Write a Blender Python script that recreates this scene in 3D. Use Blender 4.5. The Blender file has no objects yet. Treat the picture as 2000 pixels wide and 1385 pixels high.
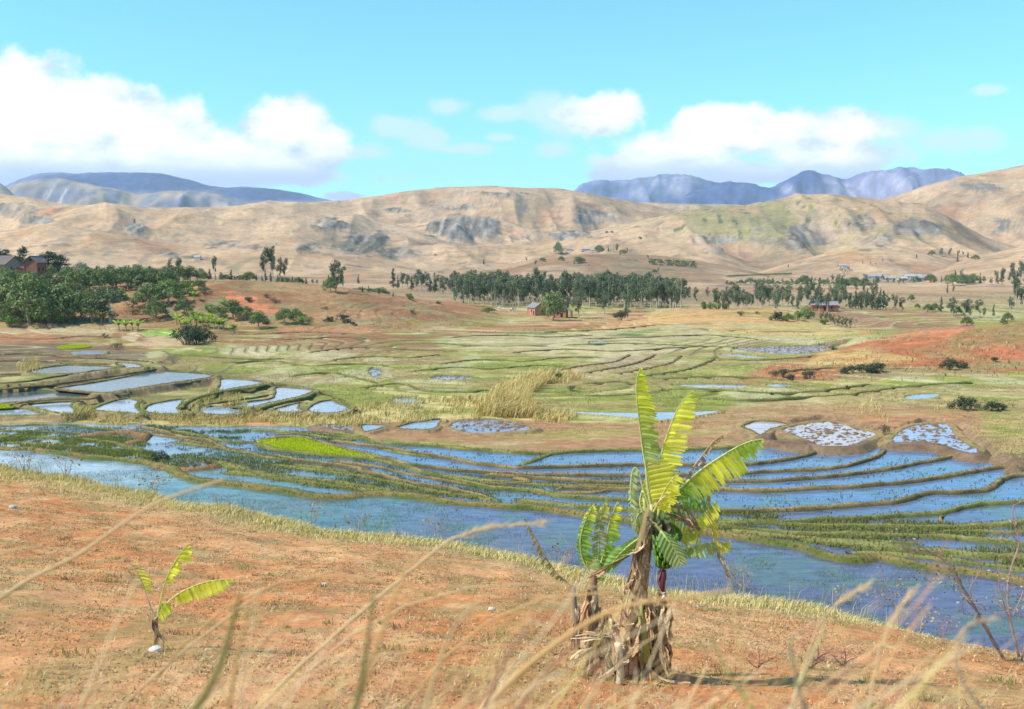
import bpy, math, random
import numpy as np
from mathutils import Vector, Matrix

random.seed(7)
rng = np.random.default_rng(11)
S = bpy.context.scene
COL = S.collection
R = math.radians

# ------------------------------------------------------------------ camera geometry
CZ = 21.0                       # camera height above the paddy water
F = 1900.0                      # focal length in photo pixels (2000 wide)
CX, CY = 1000.0, 692.5
PITCH = math.atan((692.5 - 520.0) / F)
cp, sp = math.cos(PITCH), math.sin(PITCH)
CAM = np.array([0.0, 0.0, CZ])

def ray(px, py):
    x = (np.asarray(px, float) - CX) / F
    y = -(np.asarray(py, float) - CY) / F
    X = x; Y = cp + y * sp; Z = -sp + y * cp
    return X / Y, Z / Y         # X and Z per metre of forward distance

def P(px, py, Y):
    a, b = ray(px, py)
    return np.array([float(a) * Y, Y, CZ + float(b) * Y])

def on_plane(px, py, z=0.0):
    a, b = ray(px, py)
    Y = (z - CZ) / b
    return np.stack([a * Y, Y, np.full_like(Y, z)], -1)

def project(X, Y, Z):
    dz = Z - CZ
    d = Y * cp - dz * sp
    u = Y * sp + dz * cp
    d = np.maximum(d, 0.05)
    return CX + F * X / d, CY - F * u / d

# ------------------------------------------------------------------ noise
def _hash(ix, iy, seed):
    h = (ix.astype(np.int64) * 374761393 + iy.astype(np.int64) * 668265263 + seed * 1442695041) & 0xffffffff
    h = ((h ^ (h >> 13)) * 1274126177) & 0xffffffff
    h = (h ^ (h >> 16)) & 0xffffffff
    return h / 4294967295.0

def vnoise(x, y, seed=0):
    x = np.asarray(x, float); y = np.asarray(y, float)
    ix = np.floor(x); iy = np.floor(y)
    fx = x - ix; fy = y - iy
    fx = fx * fx * fx * (fx * (fx * 6 - 15) + 10); fy = fy * fy * fy * (fy * (fy * 6 - 15) + 10)
    a = _hash(ix, iy, seed); b = _hash(ix + 1, iy, seed)
    c = _hash(ix, iy + 1, seed); d = _hash(ix + 1, iy + 1, seed)
    return (a * (1 - fx) + b * fx) * (1 - fy) + (c * (1 - fx) + d * fx) * fy

def fbm(x, y, o=4, seed=0, g=0.5):
    s = 0.0; a = 1.0; t = 0.0
    for i in range(o):
        s = s + a * vnoise(x * 2 ** i, y * 2 ** i, seed + i * 17); t += a; a *= g
    return s / t

def ridged(x, y, o=4, seed=0):
    s = 0.0; a = 1.0; t = 0.0
    for i in range(o):
        n = 1 - np.abs(2 * vnoise(x * 2 ** i, y * 2 ** i, seed + i * 31) - 1)
        s = s + a * n * n; t += a; a *= 0.5
    return s / t

def sstep(a, b, x):
    t = np.clip((x - a) / (b - a), 0, 1)
    return t * t * (3 - 2 * t)

def sdf(px, py, poly):
    """signed distance to a polygon, negative inside"""
    poly = np.asarray(poly, float)
    d = np.full(px.shape, 1e18); ins = np.zeros(px.shape, bool)
    n = len(poly)
    for i in range(n):
        ax, ay = poly[i]; bx, by = poly[(i + 1) % n]
        ex, ey = bx - ax, by - ay
        L = ex * ex + ey * ey + 1e-12
        t = np.clip(((px - ax) * ex + (py - ay) * ey) / L, 0, 1)
        d = np.minimum(d, (px - ax - ex * t) ** 2 + (py - ay - ey * t) ** 2)
        if ay != by:
            c = ((ay > py) != (by > py)) & (px < (bx - ax) * (py - ay) / (by - ay) + ax)
            ins ^= c
    d = np.sqrt(d)
    return np.where(ins, -d, d)

def lsdf(X, Y, poly, margin):
    """signed distance computed only near the polygon; 99 elsewhere"""
    poly = np.asarray(poly)
    d = np.full(X.shape, 99.0)
    m = (X > poly[:, 0].min() - margin) & (X < poly[:, 0].max() + margin) & (Y > poly[:, 1].min() - margin) & (Y < poly[:, 1].max() + margin)
    if m.any(): d[m] = sdf(X[m], Y[m], poly)
    return d

def crom(pts, per=8, closed=False):
    pts = np.asarray(pts, float)
    n = len(pts); out = []
    rngi = range(n if closed else n - 1)
    for i in rngi:
        if closed:
            p0, p1, p2, p3 = pts[(i - 1) % n], pts[i], pts[(i + 1) % n], pts[(i + 2) % n]
        else:
            p0, p1, p2, p3 = pts[max(i - 1, 0)], pts[i], pts[i + 1], pts[min(i + 2, n - 1)]
        for k in range(per):
            t = k / per
            out.append(0.5 * ((2 * p1) + (-p0 + p2) * t + (2 * p0 - 5 * p1 + 4 * p2 - p3) * t * t + (-p0 + 3 * p1 - 3 * p2 + p3) * t ** 3))
    if not closed: out.append(pts[-1])
    return np.array(out)

# ------------------------------------------------------------------ mesh helpers
def mesh_np(name, verts, faces, col=None, mat=None, smooth=False):
    verts = np.ascontiguousarray(verts, dtype=np.float32).reshape(-1, 3)
    faces = np.ascontiguousarray(faces, dtype=np.int32)
    me = bpy.data.meshes.new(name)
    k = faces.shape[1]; nf = len(faces)
    me.vertices.add(len(verts)); me.vertices.foreach_set('co', verts.ravel())
    me.loops.add(nf * k); me.loops.foreach_set('vertex_index', faces.ravel())
    me.polygons.add(nf)
    me.polygons.foreach_set('loop_start', np.arange(0, nf * k, k, dtype=np.int32))
    me.polygons.foreach_set('loop_total', np.full(nf, k, dtype=np.int32))
    if smooth: me.polygons.foreach_set('use_smooth', np.ones(nf, dtype=bool))
    me.update(calc_edges=True)
    if col is not None:
        col = np.asarray(col, float)
        if col.ndim == 1: col = np.tile(col, (len(verts), 1))
        c4 = np.ones((len(verts), 4), dtype=np.float32); c4[:, :3] = np.clip(col, 0, 1)
        at = me.color_attributes.new('Col', 'FLOAT_COLOR', 'POINT')
        at.data.foreach_set('color', c4.ravel())
    if mat is not None: me.materials.append(mat)
    return me

def link(name, data, parent=None, **props):
    o = bpy.data.objects.new(name, data); COL.objects.link(o)
    if parent is not None: o.parent = parent
    for k, v in props.items(): o[k] = v
    return o

def tag(o, label=None, cat=None, group=None, kind=None):
    if label: o['label'] = label
    if cat: o['category'] = cat
    if group: o['group'] = group
    if kind: o['kind'] = kind
    return o

def empty(name, loc, label, cat, group=None, rz=0.0):
    o = bpy.data.objects.new(name, None); COL.objects.link(o)
    o.location = [float(v) for v in loc]; o.rotation_euler = (0, 0, rz); o.empty_display_size = 0.1
    return tag(o, label, cat, group)

class MB:
    """collects shapes into one mesh (world or local coordinates)"""
    def __init__(s): s.v = []; s.f = []; s.c = []; s.n = 0
    def add(s, v, f, c):
        v = np.asarray(v, float).reshape(-1, 3); s.v.append(v)
        for q in f: s.f.append([int(i) + s.n for i in q])
        c = np.asarray(c, float)
        s.c.append(np.tile(c, (len(v), 1)) if c.ndim == 1 else c)
        s.n += len(v)
    def tube(s, pts, rad, c, sides=6, cap=True):
        pts = np.asarray(pts, float); n = len(pts)
        rad = np.full(n, rad) if np.isscalar(rad) else np.asarray(rad, float)
        vs = []; prev = None
        for i in range(n):
            t = pts[min(i + 1, n - 1)] - pts[max(i - 1, 0)]
            t = t / (np.linalg.norm(t) + 1e-9)
            if prev is None:
                a = np.cross(t, [0.13, 0.97, 0.2]); 
            else:
                a = prev - t * np.dot(prev, t)
            a /= np.linalg.norm(a) + 1e-9; prev = a
            b = np.cross(t, a)
            for k in range(sides):
                w = 2 * math.pi * k / sides
                vs.append(pts[i] + rad[i] * (math.cos(w) * a + math.sin(w) * b))
        fs = []
        for i in range(n - 1):
            for k in range(sides):
                k2 = (k + 1) % sides
                fs.append([i * sides + k, i * sides + k2, (i + 1) * sides + k2, (i + 1) * sides + k])
        if cap:
            fs.append([k for k in range(sides)][::-1]); fs.append([(n - 1) * sides + k for k in range(sides)])
        cc = np.asarray(c, float)
        if cc.ndim == 2: cc = np.repeat(cc, sides, axis=0)
        s.add(vs, fs, cc)
    def box(s, lo, hi, c):
        x0, y0, z0 = lo; x1, y1, z1 = hi
        v = [(x0, y0, z0), (x1, y0, z0), (x1, y1, z0), (x0, y1, z0), (x0, y0, z1), (x1, y0, z1), (x1, y1, z1), (x0, y1, z1)]
        s.add(v, [(0, 3, 2, 1), (4, 5, 6, 7), (0, 1, 5, 4), (1, 2, 6, 5), (2, 3, 7, 6), (3, 0, 4, 7)], c)
    def mesh(s, name, mat, smooth=False):
        me = bpy.data.meshes.new(name)
        v = np.concatenate(s.v)
        me.from_pydata(v.tolist(), [], s.f)
        if smooth: me.polygons.foreach_set('use_smooth', np.ones(len(me.polygons), bool))
        at = me.color_attributes.new('Col', 'FLOAT_COLOR', 'POINT')
        c4 = np.ones((len(v), 4), dtype=np.float32); c4[:, :3] = np.clip(np.concatenate(s.c), 0, 1)
        at.data.foreach_set('color', c4.ravel())
        me.materials.append(mat); me.update()
        return me
    def build(s, name, mat, parent=None, smooth=False, **kw):
        return link(name, s.mesh(name, mat, smooth), parent, **kw)

def blades(base, h, w, az, lean, col, tipcol=None, bend=0.5):
    """grass blades as bent triangles strips: arrays of N"""
    N = len(base)
    base = np.asarray(base, float)
    h = np.broadcast_to(h, N); w = np.broadcast_to(w, N); lean = np.broadcast_to(lean, N)
    d = np.stack([np.cos(az), np.sin(az), np.zeros(N)], -1)
    fa = rng.uniform(0, 2 * np.pi, N)
    s = np.stack([np.cos(fa), np.sin(fa), np.zeros(N)], -1) * (w / 2)[:, None]
    up = np.array([0, 0, 1.0])
    mid = base + up * (h * 0.55)[:, None] + d * (lean * h * 0.3)[:, None]
    tip = base + up * (h * (1 - 0.35 * np.clip(lean, 0, 1.5)))[:, None] + d * (lean * h)[:, None]
    v = np.stack([base - s, base + s, mid + s * 0.8, mid - s * 0.8, tip], 1).reshape(-1, 3)
    i = (np.arange(N) * 5)[:, None]
    f = np.concatenate([i + [0, 1, 2], i + [0, 2, 3], i + [3, 2, 4]], 0)
    col = np.asarray(col, float)
    if col.ndim == 1: col = np.tile(col, (N, 1))
    tc = col if tipcol is None else tipcol
    c = np.stack([col * 0.85, col * 0.85, col, col, tc], 1).reshape(-1, 3)
    return v, f, c

# ------------------------------------------------------------------ materials
def nodes(m):
    m.use_nodes = True; nt = m.node_tree; nt.nodes.clear(); return nt, nt.nodes, nt.links

def mat_col(name, rough=0.85, detail=None, spec=0.2, transl=0.0, bump=0.0, objvar=0.0, tcol=(1, 1, 0.6)):
    """vertex-colour material; detail = (scale, strength) of world-space noise"""
    m = bpy.data.materials.new(name); nt, N, L = nodes(m)
    out = N.new('ShaderNodeOutputMaterial'); b = N.new('ShaderNodeBsdfPrincipled')
    a = N.new('ShaderNodeAttribute'); a.attribute_name = 'Col'
    src = a.outputs['Color']
    b.inputs['Roughness'].default_value = rough
    b.inputs['Specular IOR Level'].default_value = spec
    if detail:
        g = N.new('ShaderNodeNewGeometry')
        last = None
        for (sc, st) in detail:
            mp = N.new('ShaderNodeMapping'); mp.inputs['Scale'].default_value = (sc[0], sc[1], sc[2]) if isinstance(sc, tuple) else (sc, sc, sc)
            n = N.new('ShaderNodeTexNoise'); n.inputs['Scale'].default_value = 1.0; n.inputs['Detail'].default_value = 5; n.inputs['Roughness'].default_value = 0.62
            L.new(g.outputs['Position'], mp.inputs['Vector']); L.new(mp.outputs[0], n.inputs['Vector'])
            mr = N.new('ShaderNodeMapRange'); mr.inputs['From Min'].default_value = 0.28; mr.inputs['From Max'].default_value = 0.72
            mr.inputs['To Min'].default_value = 1 - st; mr.inputs['To Max'].default_value = 1 + st; mr.clamp = False
            L.new(n.outputs['Fac'], mr.inputs['Value'])
            vm = N.new('ShaderNodeVectorMath'); vm.operation = 'SCALE'
            L.new(src, vm.inputs[0]); L.new(mr.outputs[0], vm.inputs['Scale']); src = vm.outputs[0]; last = n
        if bump:
            bp = N.new('ShaderNodeBump'); bp.inputs['Strength'].default_value = bump; bp.inputs['Distance'].default_value = 0.05 if bump < 1 else 2.0
            L.new(last.outputs['Fac'], bp.inputs['Height']); L.new(bp.outputs[0], b.inputs['Normal'])
    if objvar:
        oi = N.new('ShaderNodeObjectInfo'); mr = N.new('ShaderNodeMapRange')
        mr.inputs['To Min'].default_value = 1 - objvar; mr.inputs['To Max'].default_value = 1 + objvar
        L.new(oi.outputs['Random'], mr.inputs['Value'])
        vm = N.new('ShaderNodeVectorMath'); vm.operation = 'SCALE'
        L.new(src, vm.inputs[0]); L.new(mr.outputs[0], vm.inputs['Scale']); src = vm.outputs[0]
    L.new(src, b.inputs['Base Color'])
    if transl:
        t = N.new('ShaderNodeBsdfTranslucent'); mx = N.new('ShaderNodeMixShader'); mx.inputs[0].default_value = transl
        mu = N.new('ShaderNodeVectorMath'); mu.operation = 'MULTIPLY'; mu.inputs[1].default_value = tcol
        L.new(src, mu.inputs[0]); L.new(mu.outputs[0], t.inputs['Color'])
        L.new(b.outputs[0], mx.inputs[1]); L.new(t.outputs[0], mx.inputs[2]); L.new(mx.outputs[0], out.inputs[0])
    else:
        L.new(b.outputs[0], out.inputs[0])
    return m

M = {}
M['soil'] = mat_col('red_soil', 0.95, [(0.9, 0.18), (7.0, 0.30), (38.0, 0.30)], 0.1, bump=0.5)
M['valley'] = mat_col('valley_fields', 0.95, [((0.05, 0.12, 0.1), 0.12), ((0.5, 0.8, 1.0), 0.30), ((2.2, 3.0, 3.0), 0.25)], 0.05)
M['hills'] = mat_col('hill_grass', 1.0, [((0.004, 0.006, 0.02), 0.10), ((0.02, 0.035, 0.08), 0.20), ((0.11, 0.16, 0.3), 0.26)], 0.0)
M['mountain'] = mat_col('mountain_rock', 1.0, [((0.003, 0.003, 0.003), 0.2), ((0.016, 0.016, 0.004), 0.35)], 0.0, bump=1.0)
M['bank'] = mat_col('bank_earth', 0.95, [(0.7, 0.25), (5.0, 0.35)], 0.05)
M['grass'] = mat_col('dry_grass', 0.8, None, 0.1, transl=0.25)
M['leaf'] = mat_col('tree_leaves', 0.6, None, 0.25, transl=0.18, objvar=0.16)
M['bark'] = mat_col('tree_bark', 0.9, [(2.0, 0.25)], 0.1)
M['banana_leaf'] = mat_col('banana_leaf', 0.42, [(9.0, 0.10), (60.0, 0.08)], 0.4, transl=0.42, tcol=(1.1, 1.15, 0.35))
M['dead_leaf'] = mat_col('dead_banana_leaf', 0.85, [(18.0, 0.25)], 0.1, transl=0.15)
M['stem'] = mat_col('banana_stem', 0.6, [((14.0, 14.0, 2.5), 0.35), (60.0, 0.15)], 0.3)
M['paint'] = mat_col('house_surface', 0.9, [(0.9, 0.15), (6.0, 0.12)], 0.1)
M['hide'] = mat_col('cattle_hide', 0.8, [(2.0, 0.1)], 0.2)
M['stone'] = mat_col('pale_stone', 0.9, [(10.0, 0.2)], 0.2)

def water_mat(name, rough=0.09, rip=(1.6, 3.2, 1.0), bump=0.25):
    m = bpy.data.materials.new(name); nt, N, L = nodes(m)
    out = N.new('ShaderNodeOutputMaterial'); b = N.new('ShaderNodeBsdfPrincipled')
    a = N.new('ShaderNodeAttribute'); a.attribute_name = 'Col'
    g = N.new('ShaderNodeNewGeometry')
    mp = N.new('ShaderNodeMapping'); mp.inputs['Scale'].default_value = (0.55, 1.5, 1)
    n1 = N.new('ShaderNodeTexNoise'); n1.inputs['Scale'].default_value = 1; n1.inputs['Detail'].default_value = 6; n1.inputs['Roughness'].default_value = 0.65
    L.new(g.outputs['Position'], mp.inputs['Vector']); L.new(mp.outputs[0], n1.inputs['Vector'])
    mr = N.new('ShaderNodeMapRange'); mr.inputs['From Min'].default_value = 0.3; mr.inputs['From Max'].default_value = 0.7
    mr.inputs['To Min'].default_value = 0.60; mr.inputs['To Max'].default_value = 1.35
    L.new(n1.outputs['Fac'], mr.inputs['Value'])
    vm = N.new('ShaderNodeVectorMath'); vm.operation = 'SCALE'
    L.new(a.outputs['Color'], vm.inputs[0]); L.new(mr.outputs[0], vm.inputs['Scale']); L.new(vm.outputs[0], b.inputs['Base Color'])
    mp2 = N.new('ShaderNodeMapping'); mp2.inputs['Scale'].default_value = rip
    n2 = N.new('ShaderNodeTexNoise'); n2.inputs['Scale'].default_value = 1; n2.inputs['Detail'].default_value = 4
    L.new(g.outputs['Position'], mp2.inputs['Vector']); L.new(mp2.outputs[0], n2.inputs['Vector'])
    bp = N.new('ShaderNodeBump'); bp.inputs['Strength'].default_value = bump; bp.inputs['Distance'].default_value = 0.06
    L.new(n2.outputs['Fac'], bp.inputs['Height']); L.new(bp.outputs[0], b.inputs['Normal'])
    b.inputs['Roughness'].default_value = rough; b.inputs['IOR'].default_value = 1.33
    b.inputs['Specular IOR Level'].default_value = 0.5
    L.new(b.outputs[0], out.inputs[0])
    return m
M['water'] = water_mat('paddy_water')

# ------------------------------------------------------------------ terrain definition
def layer(pts, D, Wf, Wb, seed, rough=1.0, relief=1.0, wob=0.0, du=0.006):
    p = np.array(pts, float)
    a, _ = ray(p[:, 0], np.full(len(p), 520.0))
    return dict(u=a, y=p[:, 1], D=D, Wf=Wf, Wb=Wb, seed=seed, rough=rough, relief=relief, wob=wob, du=du)

def layer_h(L, X, Y, base):
    u = X / np.maximum(Y, 1.0)
    yc = np.interp(u, L['u'], L['y'], left=L['y'][0], right=L['y'][-1])
    # smooth the crest line a little
    du = L.get('du', 0.006)
    yc = (yc + np.interp(u - du, L['u'], L['y']) + np.interp(u + du, L['u'], L['y']) + np.interp(u - 2 * du, L['u'], L['y']) + np.interp(u + 2 * du, L['u'], L['y'])) / 5
    D = L['D'] * (1 + L['wob'] * (fbm(u * 7 + L['seed'], u * 0 + 3.3, 3, L['seed']) - 0.5))
    yc = yc + L['rough'] * (fbm(u * 70, u * 0 + 0.5, 4, L['seed'] + 5) - 0.5) * 5
    _, b = ray(1000.0, yc)
    zs = CZ + b * D
    t = Y - D
    s = np.where(t < 0, 1 + t / L['Wf'], 1 - t / L['Wb'])
    s = np.clip(s, 0, 1) ** L.get('pw', 1.0)
    if L['relief'] > 0:
        g = fbm(X / (L['Wf'] * 0.35), Y / (L['Wf'] * 0.55), 4, L['seed'] + 40)
        s2 = np.clip(s + (g - 0.5) * 0.75 * L['relief'] * s * (1 - s) * 4 * 0.6, 0, 1)
    else:
        s2 = s
    sh = s2 * s2 * (3 - 2 * s2)
    up = np.maximum(zs - base, 0)
    h = up * sh
    if L['relief'] > 0:
        r = ridged(X / (L['Wf'] * 0.42) + 0.3 * Y / L['Wf'], Y / (L['Wf'] * 0.8), 3, L['seed'] + 80) - 0.55
        h = h + r * np.minimum(up, 220) * 0.34 * L['relief'] * np.clip(s * (1 - s) * 4, 0, 1)
    return h

MIDL = [
    layer([(-600, 480), (-200, 512), (0, 530), (80, 541), (200, 551), (400, 547), (550, 552), (640, 560), (700, 568), (800, 585), (900, 605), (1000, 622), (1060, 632), (1120, 655)], 400, 95, 160, 1, 0.3, 0.15),
    layer([(1150, 655), (1180, 645), (1250, 625), (1330, 613), (1450, 608), (1550, 612), (1620, 625), (1700, 645), (1760, 668)], 385, 85, 120, 2, 0.3, 0.1),
    layer([(1340, 790), (1400, 745), (1450, 722), (1550, 692), (1650, 674), (1720, 662), (1800, 650), (1900, 638), (2000, 628), (2600, 590)], 240, 62, 80, 3, 0.5, 0.2),
]
FARL = [
    layer([(640, 560), (700, 549), (800, 548), (900, 538), (960, 525), (1030, 508), (1090, 498), (1200, 496), (1300, 500), (1380, 512), (1450, 526), (1520, 541), (1600, 556)], 1350, 480, 350, 11, 0.4, 0.5),
    layer([(1400, 556), (1460, 538), (1520, 520), (1600, 497), (1700, 477), (1760, 480), (1830, 500), (1880, 522), (1950, 545)], 1500, 330, 400, 12, 0.3, 0.3),
    layer([(1740, 560), (1790, 546), (1830, 527), (1900, 503), (2000, 480), (2600, 400)], 1280, 430, 400, 13, 0.3, 0.4),
    layer([(1000, 480), (1050, 470), (1150, 452), (1200, 445), (1300, 430), (1400, 408), (1500, 394), (1580, 385), (1640, 390), (1700, 395), (1800, 408), (1850, 425), (1900, 455), (1960, 478), (2100, 500)], 2100, 700, 500, 14, 1.0, 1.25, 0.1),
    layer([(-700, 340), (-300, 370), (0, 386), (60, 390), (130, 400), (200, 404), (300, 409), (420, 413), (500, 406), (560, 399), (620, 402), (700, 418), (800, 445), (870, 470), (950, 492), (1050, 510)], 2350, 800, 600, 15, 0.5, 1.1, 0.1),
    layer([(-700, 480), (-300, 470), (0, 452), (100, 440), (200, 452), (300, 470), (380, 480), (480, 470), (560, 468), (640, 482), (760, 506), (850, 527), (900, 540)], 1800, 560, 350, 16, 0.4, 0.8, 0.1),
    layer([(450, 415), (560, 397), (640, 393), (700, 389), (760, 378), (850, 367), (950, 364), (1050, 368), (1120, 376), (1200, 387), (1280, 402), (1400, 430), (1600, 465)], 3100, 950, 700, 17, 0.6, 1.1, 0.08),
    layer([(560, 500), (640, 468), (700, 446), (760, 440), (820, 431), (880, 420), (950, 424), (1010, 444), (1060, 455), (1150, 460), (1250, 470), (1350, 495)], 2550, 420, 300, 18, 0.8, 1.3),
    layer([(1080, 405), (1150, 398), (1250, 395), (1330, 398), (1450, 400), (1550, 410), (1700, 425)], 3500, 500, 500, 19, 0.5, 0.6),
    layer([(1560, 440), (1640, 415), (1700, 395), (1760, 378), (1850, 350), (1950, 330), (2000, 320), (2600, 250)], 2950, 1050, 700, 20, 0.4, 1.0, 0.05),
]
MTL = [
    layer([(-60, 395), (20, 362), (60, 345), (95, 337), (140, 339), (220, 338), (290, 337), (340, 342), (400, 358), (420, 368), (450, 365), (520, 366), (570, 373), (620, 385), (680, 398), (760, 420)], 7600, 1500, 1000, 31, 0.8, 0.6),
    layer([(-40, 400), (20, 366), (60, 352), (100, 346), (130, 346), (170, 360), (210, 367), (250, 376), (285, 380), (320, 372), (380, 373), (450, 382), (520, 402), (580, 420)], 5200, 700, 800, 32, 1.0, 1.0),
    layer([(-600, 300), (-100, 335), (0, 345), (12, 354), (25, 374), (45, 395), (80, 420)], 4300, 500, 500, 33, 1.0, 0.8),
    layer([(1060, 420), (1110, 376), (1150, 352), (1200, 353), (1250, 346), (1310, 340), (1350, 343), (1400, 355), (1460, 378), (1540, 420)], 8800, 900, 900, 34, 2.6, 1.5, 0.0, 0.003),
    layer([(1240, 420), (1300, 390), (1350, 378), (1400, 356), (1410, 350), (1440, 356), (1480, 362), (1500, 371), (1540, 346), (1570, 331), (1600, 338), (1640, 352), (1660, 344), (1700, 338), (1740, 332), (1760, 328), (1800, 335), (1860, 347), (1950, 365), (2300, 380)], 6600, 900, 900, 35, 2.4, 1.9, 0.0, 0.0035),
]

# near slope: the brink of the red field, in world metres
BR = []
for (px, py, Y) in [(-700, 850, 66), (-300, 880, 58), (0, 908, 50), (130, 937, 47), (300, 968, 43.5), (420, 992, 41), (560, 1022, 38), (700, 1042, 36), (850, 1064, 34),
                    (1000, 1086, 32), (1150, 1120, 30), (1300, 1152, 28), (1450, 1168, 27), (1600, 1198, 26), (1750, 1238, 24.5), (1900, 1284, 23), (2000, 1335, 21.5), (2300, 1400, 19), (2700, 1500, 17)]:
    BR.append(P(px, py, Y))
BR = np.array(BR)

def near_h(X, Y):
    Yb = np.interp(X, BR[:, 0], BR[:, 1]); zb = np.interp(X, BR[:, 0], BR[:, 2])
    Yb = Yb + (fbm(X / 3.0, X * 0 + 9, 3, 77) - 0.5) * 1.6
    t = Y / Yb
    z0 = 19.2
    zin = z0 + (zb - z0) * np.clip(t, 0, 1) ** 0.93
    zin = np.where(Y < 0, z0 + 0.0 * Y, zin)
    over = np.maximum(Y - Yb, 0)
    z = zin - over * 0.52 - 0.25 * (1 - np.exp(-over / 2.0))
    z = z + (fbm(X / 5, Y / 5, 4, 5) - 0.5) * 0.5 * np.clip(Y / 8, 0, 1) * (Y < Yb + 3)
    z = z + (fbm(X / 0.7, Y / 0.7, 3, 6) - 0.5) * 0.10
    return z

# ---- paddies: pools (photo outline, level, kind)
POOLS = [
    ('A', 1.5, [(110, 759), (200, 745), (280, 729), (310, 725), (400, 730), (414, 737), (340, 748), (280, 757), (240, 763), (205, 769), (150, 764)], 'w'),
    ('B', 2.3, [(60, 724), (120, 714), (170, 714), (215, 716), (228, 719), (215, 722), (160, 729), (120, 731), (70, 731)], 'w'),
    ('C', 2.3, [(226, 709), (262, 710), (280, 717), (262, 719), (240, 719)], 'w'),
    ('D', 1.05, [(-60, 772), (60, 764), (120, 764), (188, 769), (172, 775), (100, 779), (40, 786), (-60, 790)], 'w'),
    ('E', 0.85, [(55, 791), (85, 787), (150, 784), (140, 791), (143, 800), (146, 809), (118, 809), (90, 803), (64, 796)], 'w'),
    ('F', 0.6, [(-60, 801), (45, 799), (74, 806), (98, 811), (60, 812), (-60, 811)], 'w'),
    ('G', 0.8, [(182, 800), (212, 787), (248, 779), (268, 783), (266, 795), (279, 809), (232, 806), (196, 804)], 'w'),
    ('H', 0.7, [(285, 797), (300, 789), (358, 780), (350, 791), (347, 800), (366, 808), (304, 809), (284, 803)], 'w'),
    ('I', 1.2, [(432, 741), (470, 741), (510, 746), (520, 749), (494, 753), (450, 760), (424, 765), (430, 752)], 'w'),
    ('J', 0.9, [(541, 757), (600, 760), (613, 764), (588, 774), (530, 787), (490, 795), (452, 794), (484, 786), (530, 779), (538, 768)], 'w'),
    ('K', 0.6, [(388, 799), (400, 794), (470, 798), (476, 805), (440, 811), (400, 809)], 'w'),
    ('L', 0.65, [(601, 800), (620, 787), (650, 782), (660, 788), (684, 799), (652, 808), (612, 806)], 'w'),
    ('M', 0.65, [(536, 800), (586, 787), (583, 797), (596, 805), (545, 806)], 'w'),
    ('N', 0.3, [(620, 831), (655, 829), (692, 837), (680, 841), (650, 838)], 'm'),
    ('O', 0.3, [(702, 832), (730, 829), (762, 833), (735, 840), (714, 844)], 'w'),
    ('Q', 0.35, [(776, 836), (800, 827), (830, 823), (862, 820), (846, 838), (805, 840)], 'w'),
    ('S', 0.35, [(880, 830), (905, 821), (960, 818), (1000, 826), (1040, 838), (990, 844), (920, 846), (885, 838)], 'm'),
    ('T', 0.65, [(1450, 834), (1480, 823), (1542, 829), (1503, 840), (1487, 851), (1470, 843)], 'w'),
    ('U', 0.6, [(1528, 841), (1570, 829), (1620, 824), (1680, 839), (1712, 848), (1684, 861), (1660, 871), (1604, 871), (1574, 858)], 'm'),
    ('V', 0.6, [(1742, 862), (1762, 841), (1800, 829), (1850, 829), (1862, 846), (1888, 868), (1908, 877), (1904, 886), (1872, 880), (1830, 867), (1765, 865)], 'm'),
    ('W', 0.3, [(1060, 798), (1130, 804), (1240, 806), (1395, 803), (1380, 809), (1290, 821), (1270, 819), (1180, 811), (1100, 805)], 's'),
    ('X', 0.3, [(720, 724), (733, 718), (745, 724), (742, 736), (728, 737)], 'm'),
    ('Y', 0.3, [(762, 781), (790, 778), (826, 780), (818, 785), (775, 786)], 's'),
    ('Z', 0.3, [(1150, 669), (1168, 667), (1186, 668), (1182, 673), (1160, 673)], 's'),
    ('AA', 0.3, [(1310, 673), (1328, 672), (1342, 674), (1328, 677)], 's'),
    ('AB', 0.3, [(1430, 681), (1500, 677), (1560, 675), (1640, 674), (1664, 678), (1630, 688), (1560, 693), (1484, 689)], 'm'),
    ('AC', 0.3, [(1408, 692), (1450, 693), (1505, 699), (1470, 700), (1420, 696)], 's'),
    ('AD', 0.3, [(1312, 753), (1380, 751), (1460, 753), (1440, 759), (1350, 757)], 's'),
    ('AE', 0.5, [(1766, 777), (1790, 771), (1832, 770), (1822, 777), (1786, 780)], 's'),
    ('AF', 0.3, [(840, 739), (868, 734), (925, 737), (900, 743), (858, 742)], 'm'),
    ('AG', 1.7, [(135, 689), (170, 685), (205, 687), (196, 692), (160, 693)], 's'),
    ('AH', 0.5, [(1498, 752), (1530, 750), (1540, 754), (1515, 756)], 's'),
]
for i, p in enumerate(POOLS):
    w = on_plane(np.array([q[0] for q in p[2]], float), np.array([q[1] for q in p[2]], float), p[1])
    POOLS[i] = (p[0], p[1], p[2], p[3], crom(w[:, :2], 5, True))
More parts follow.
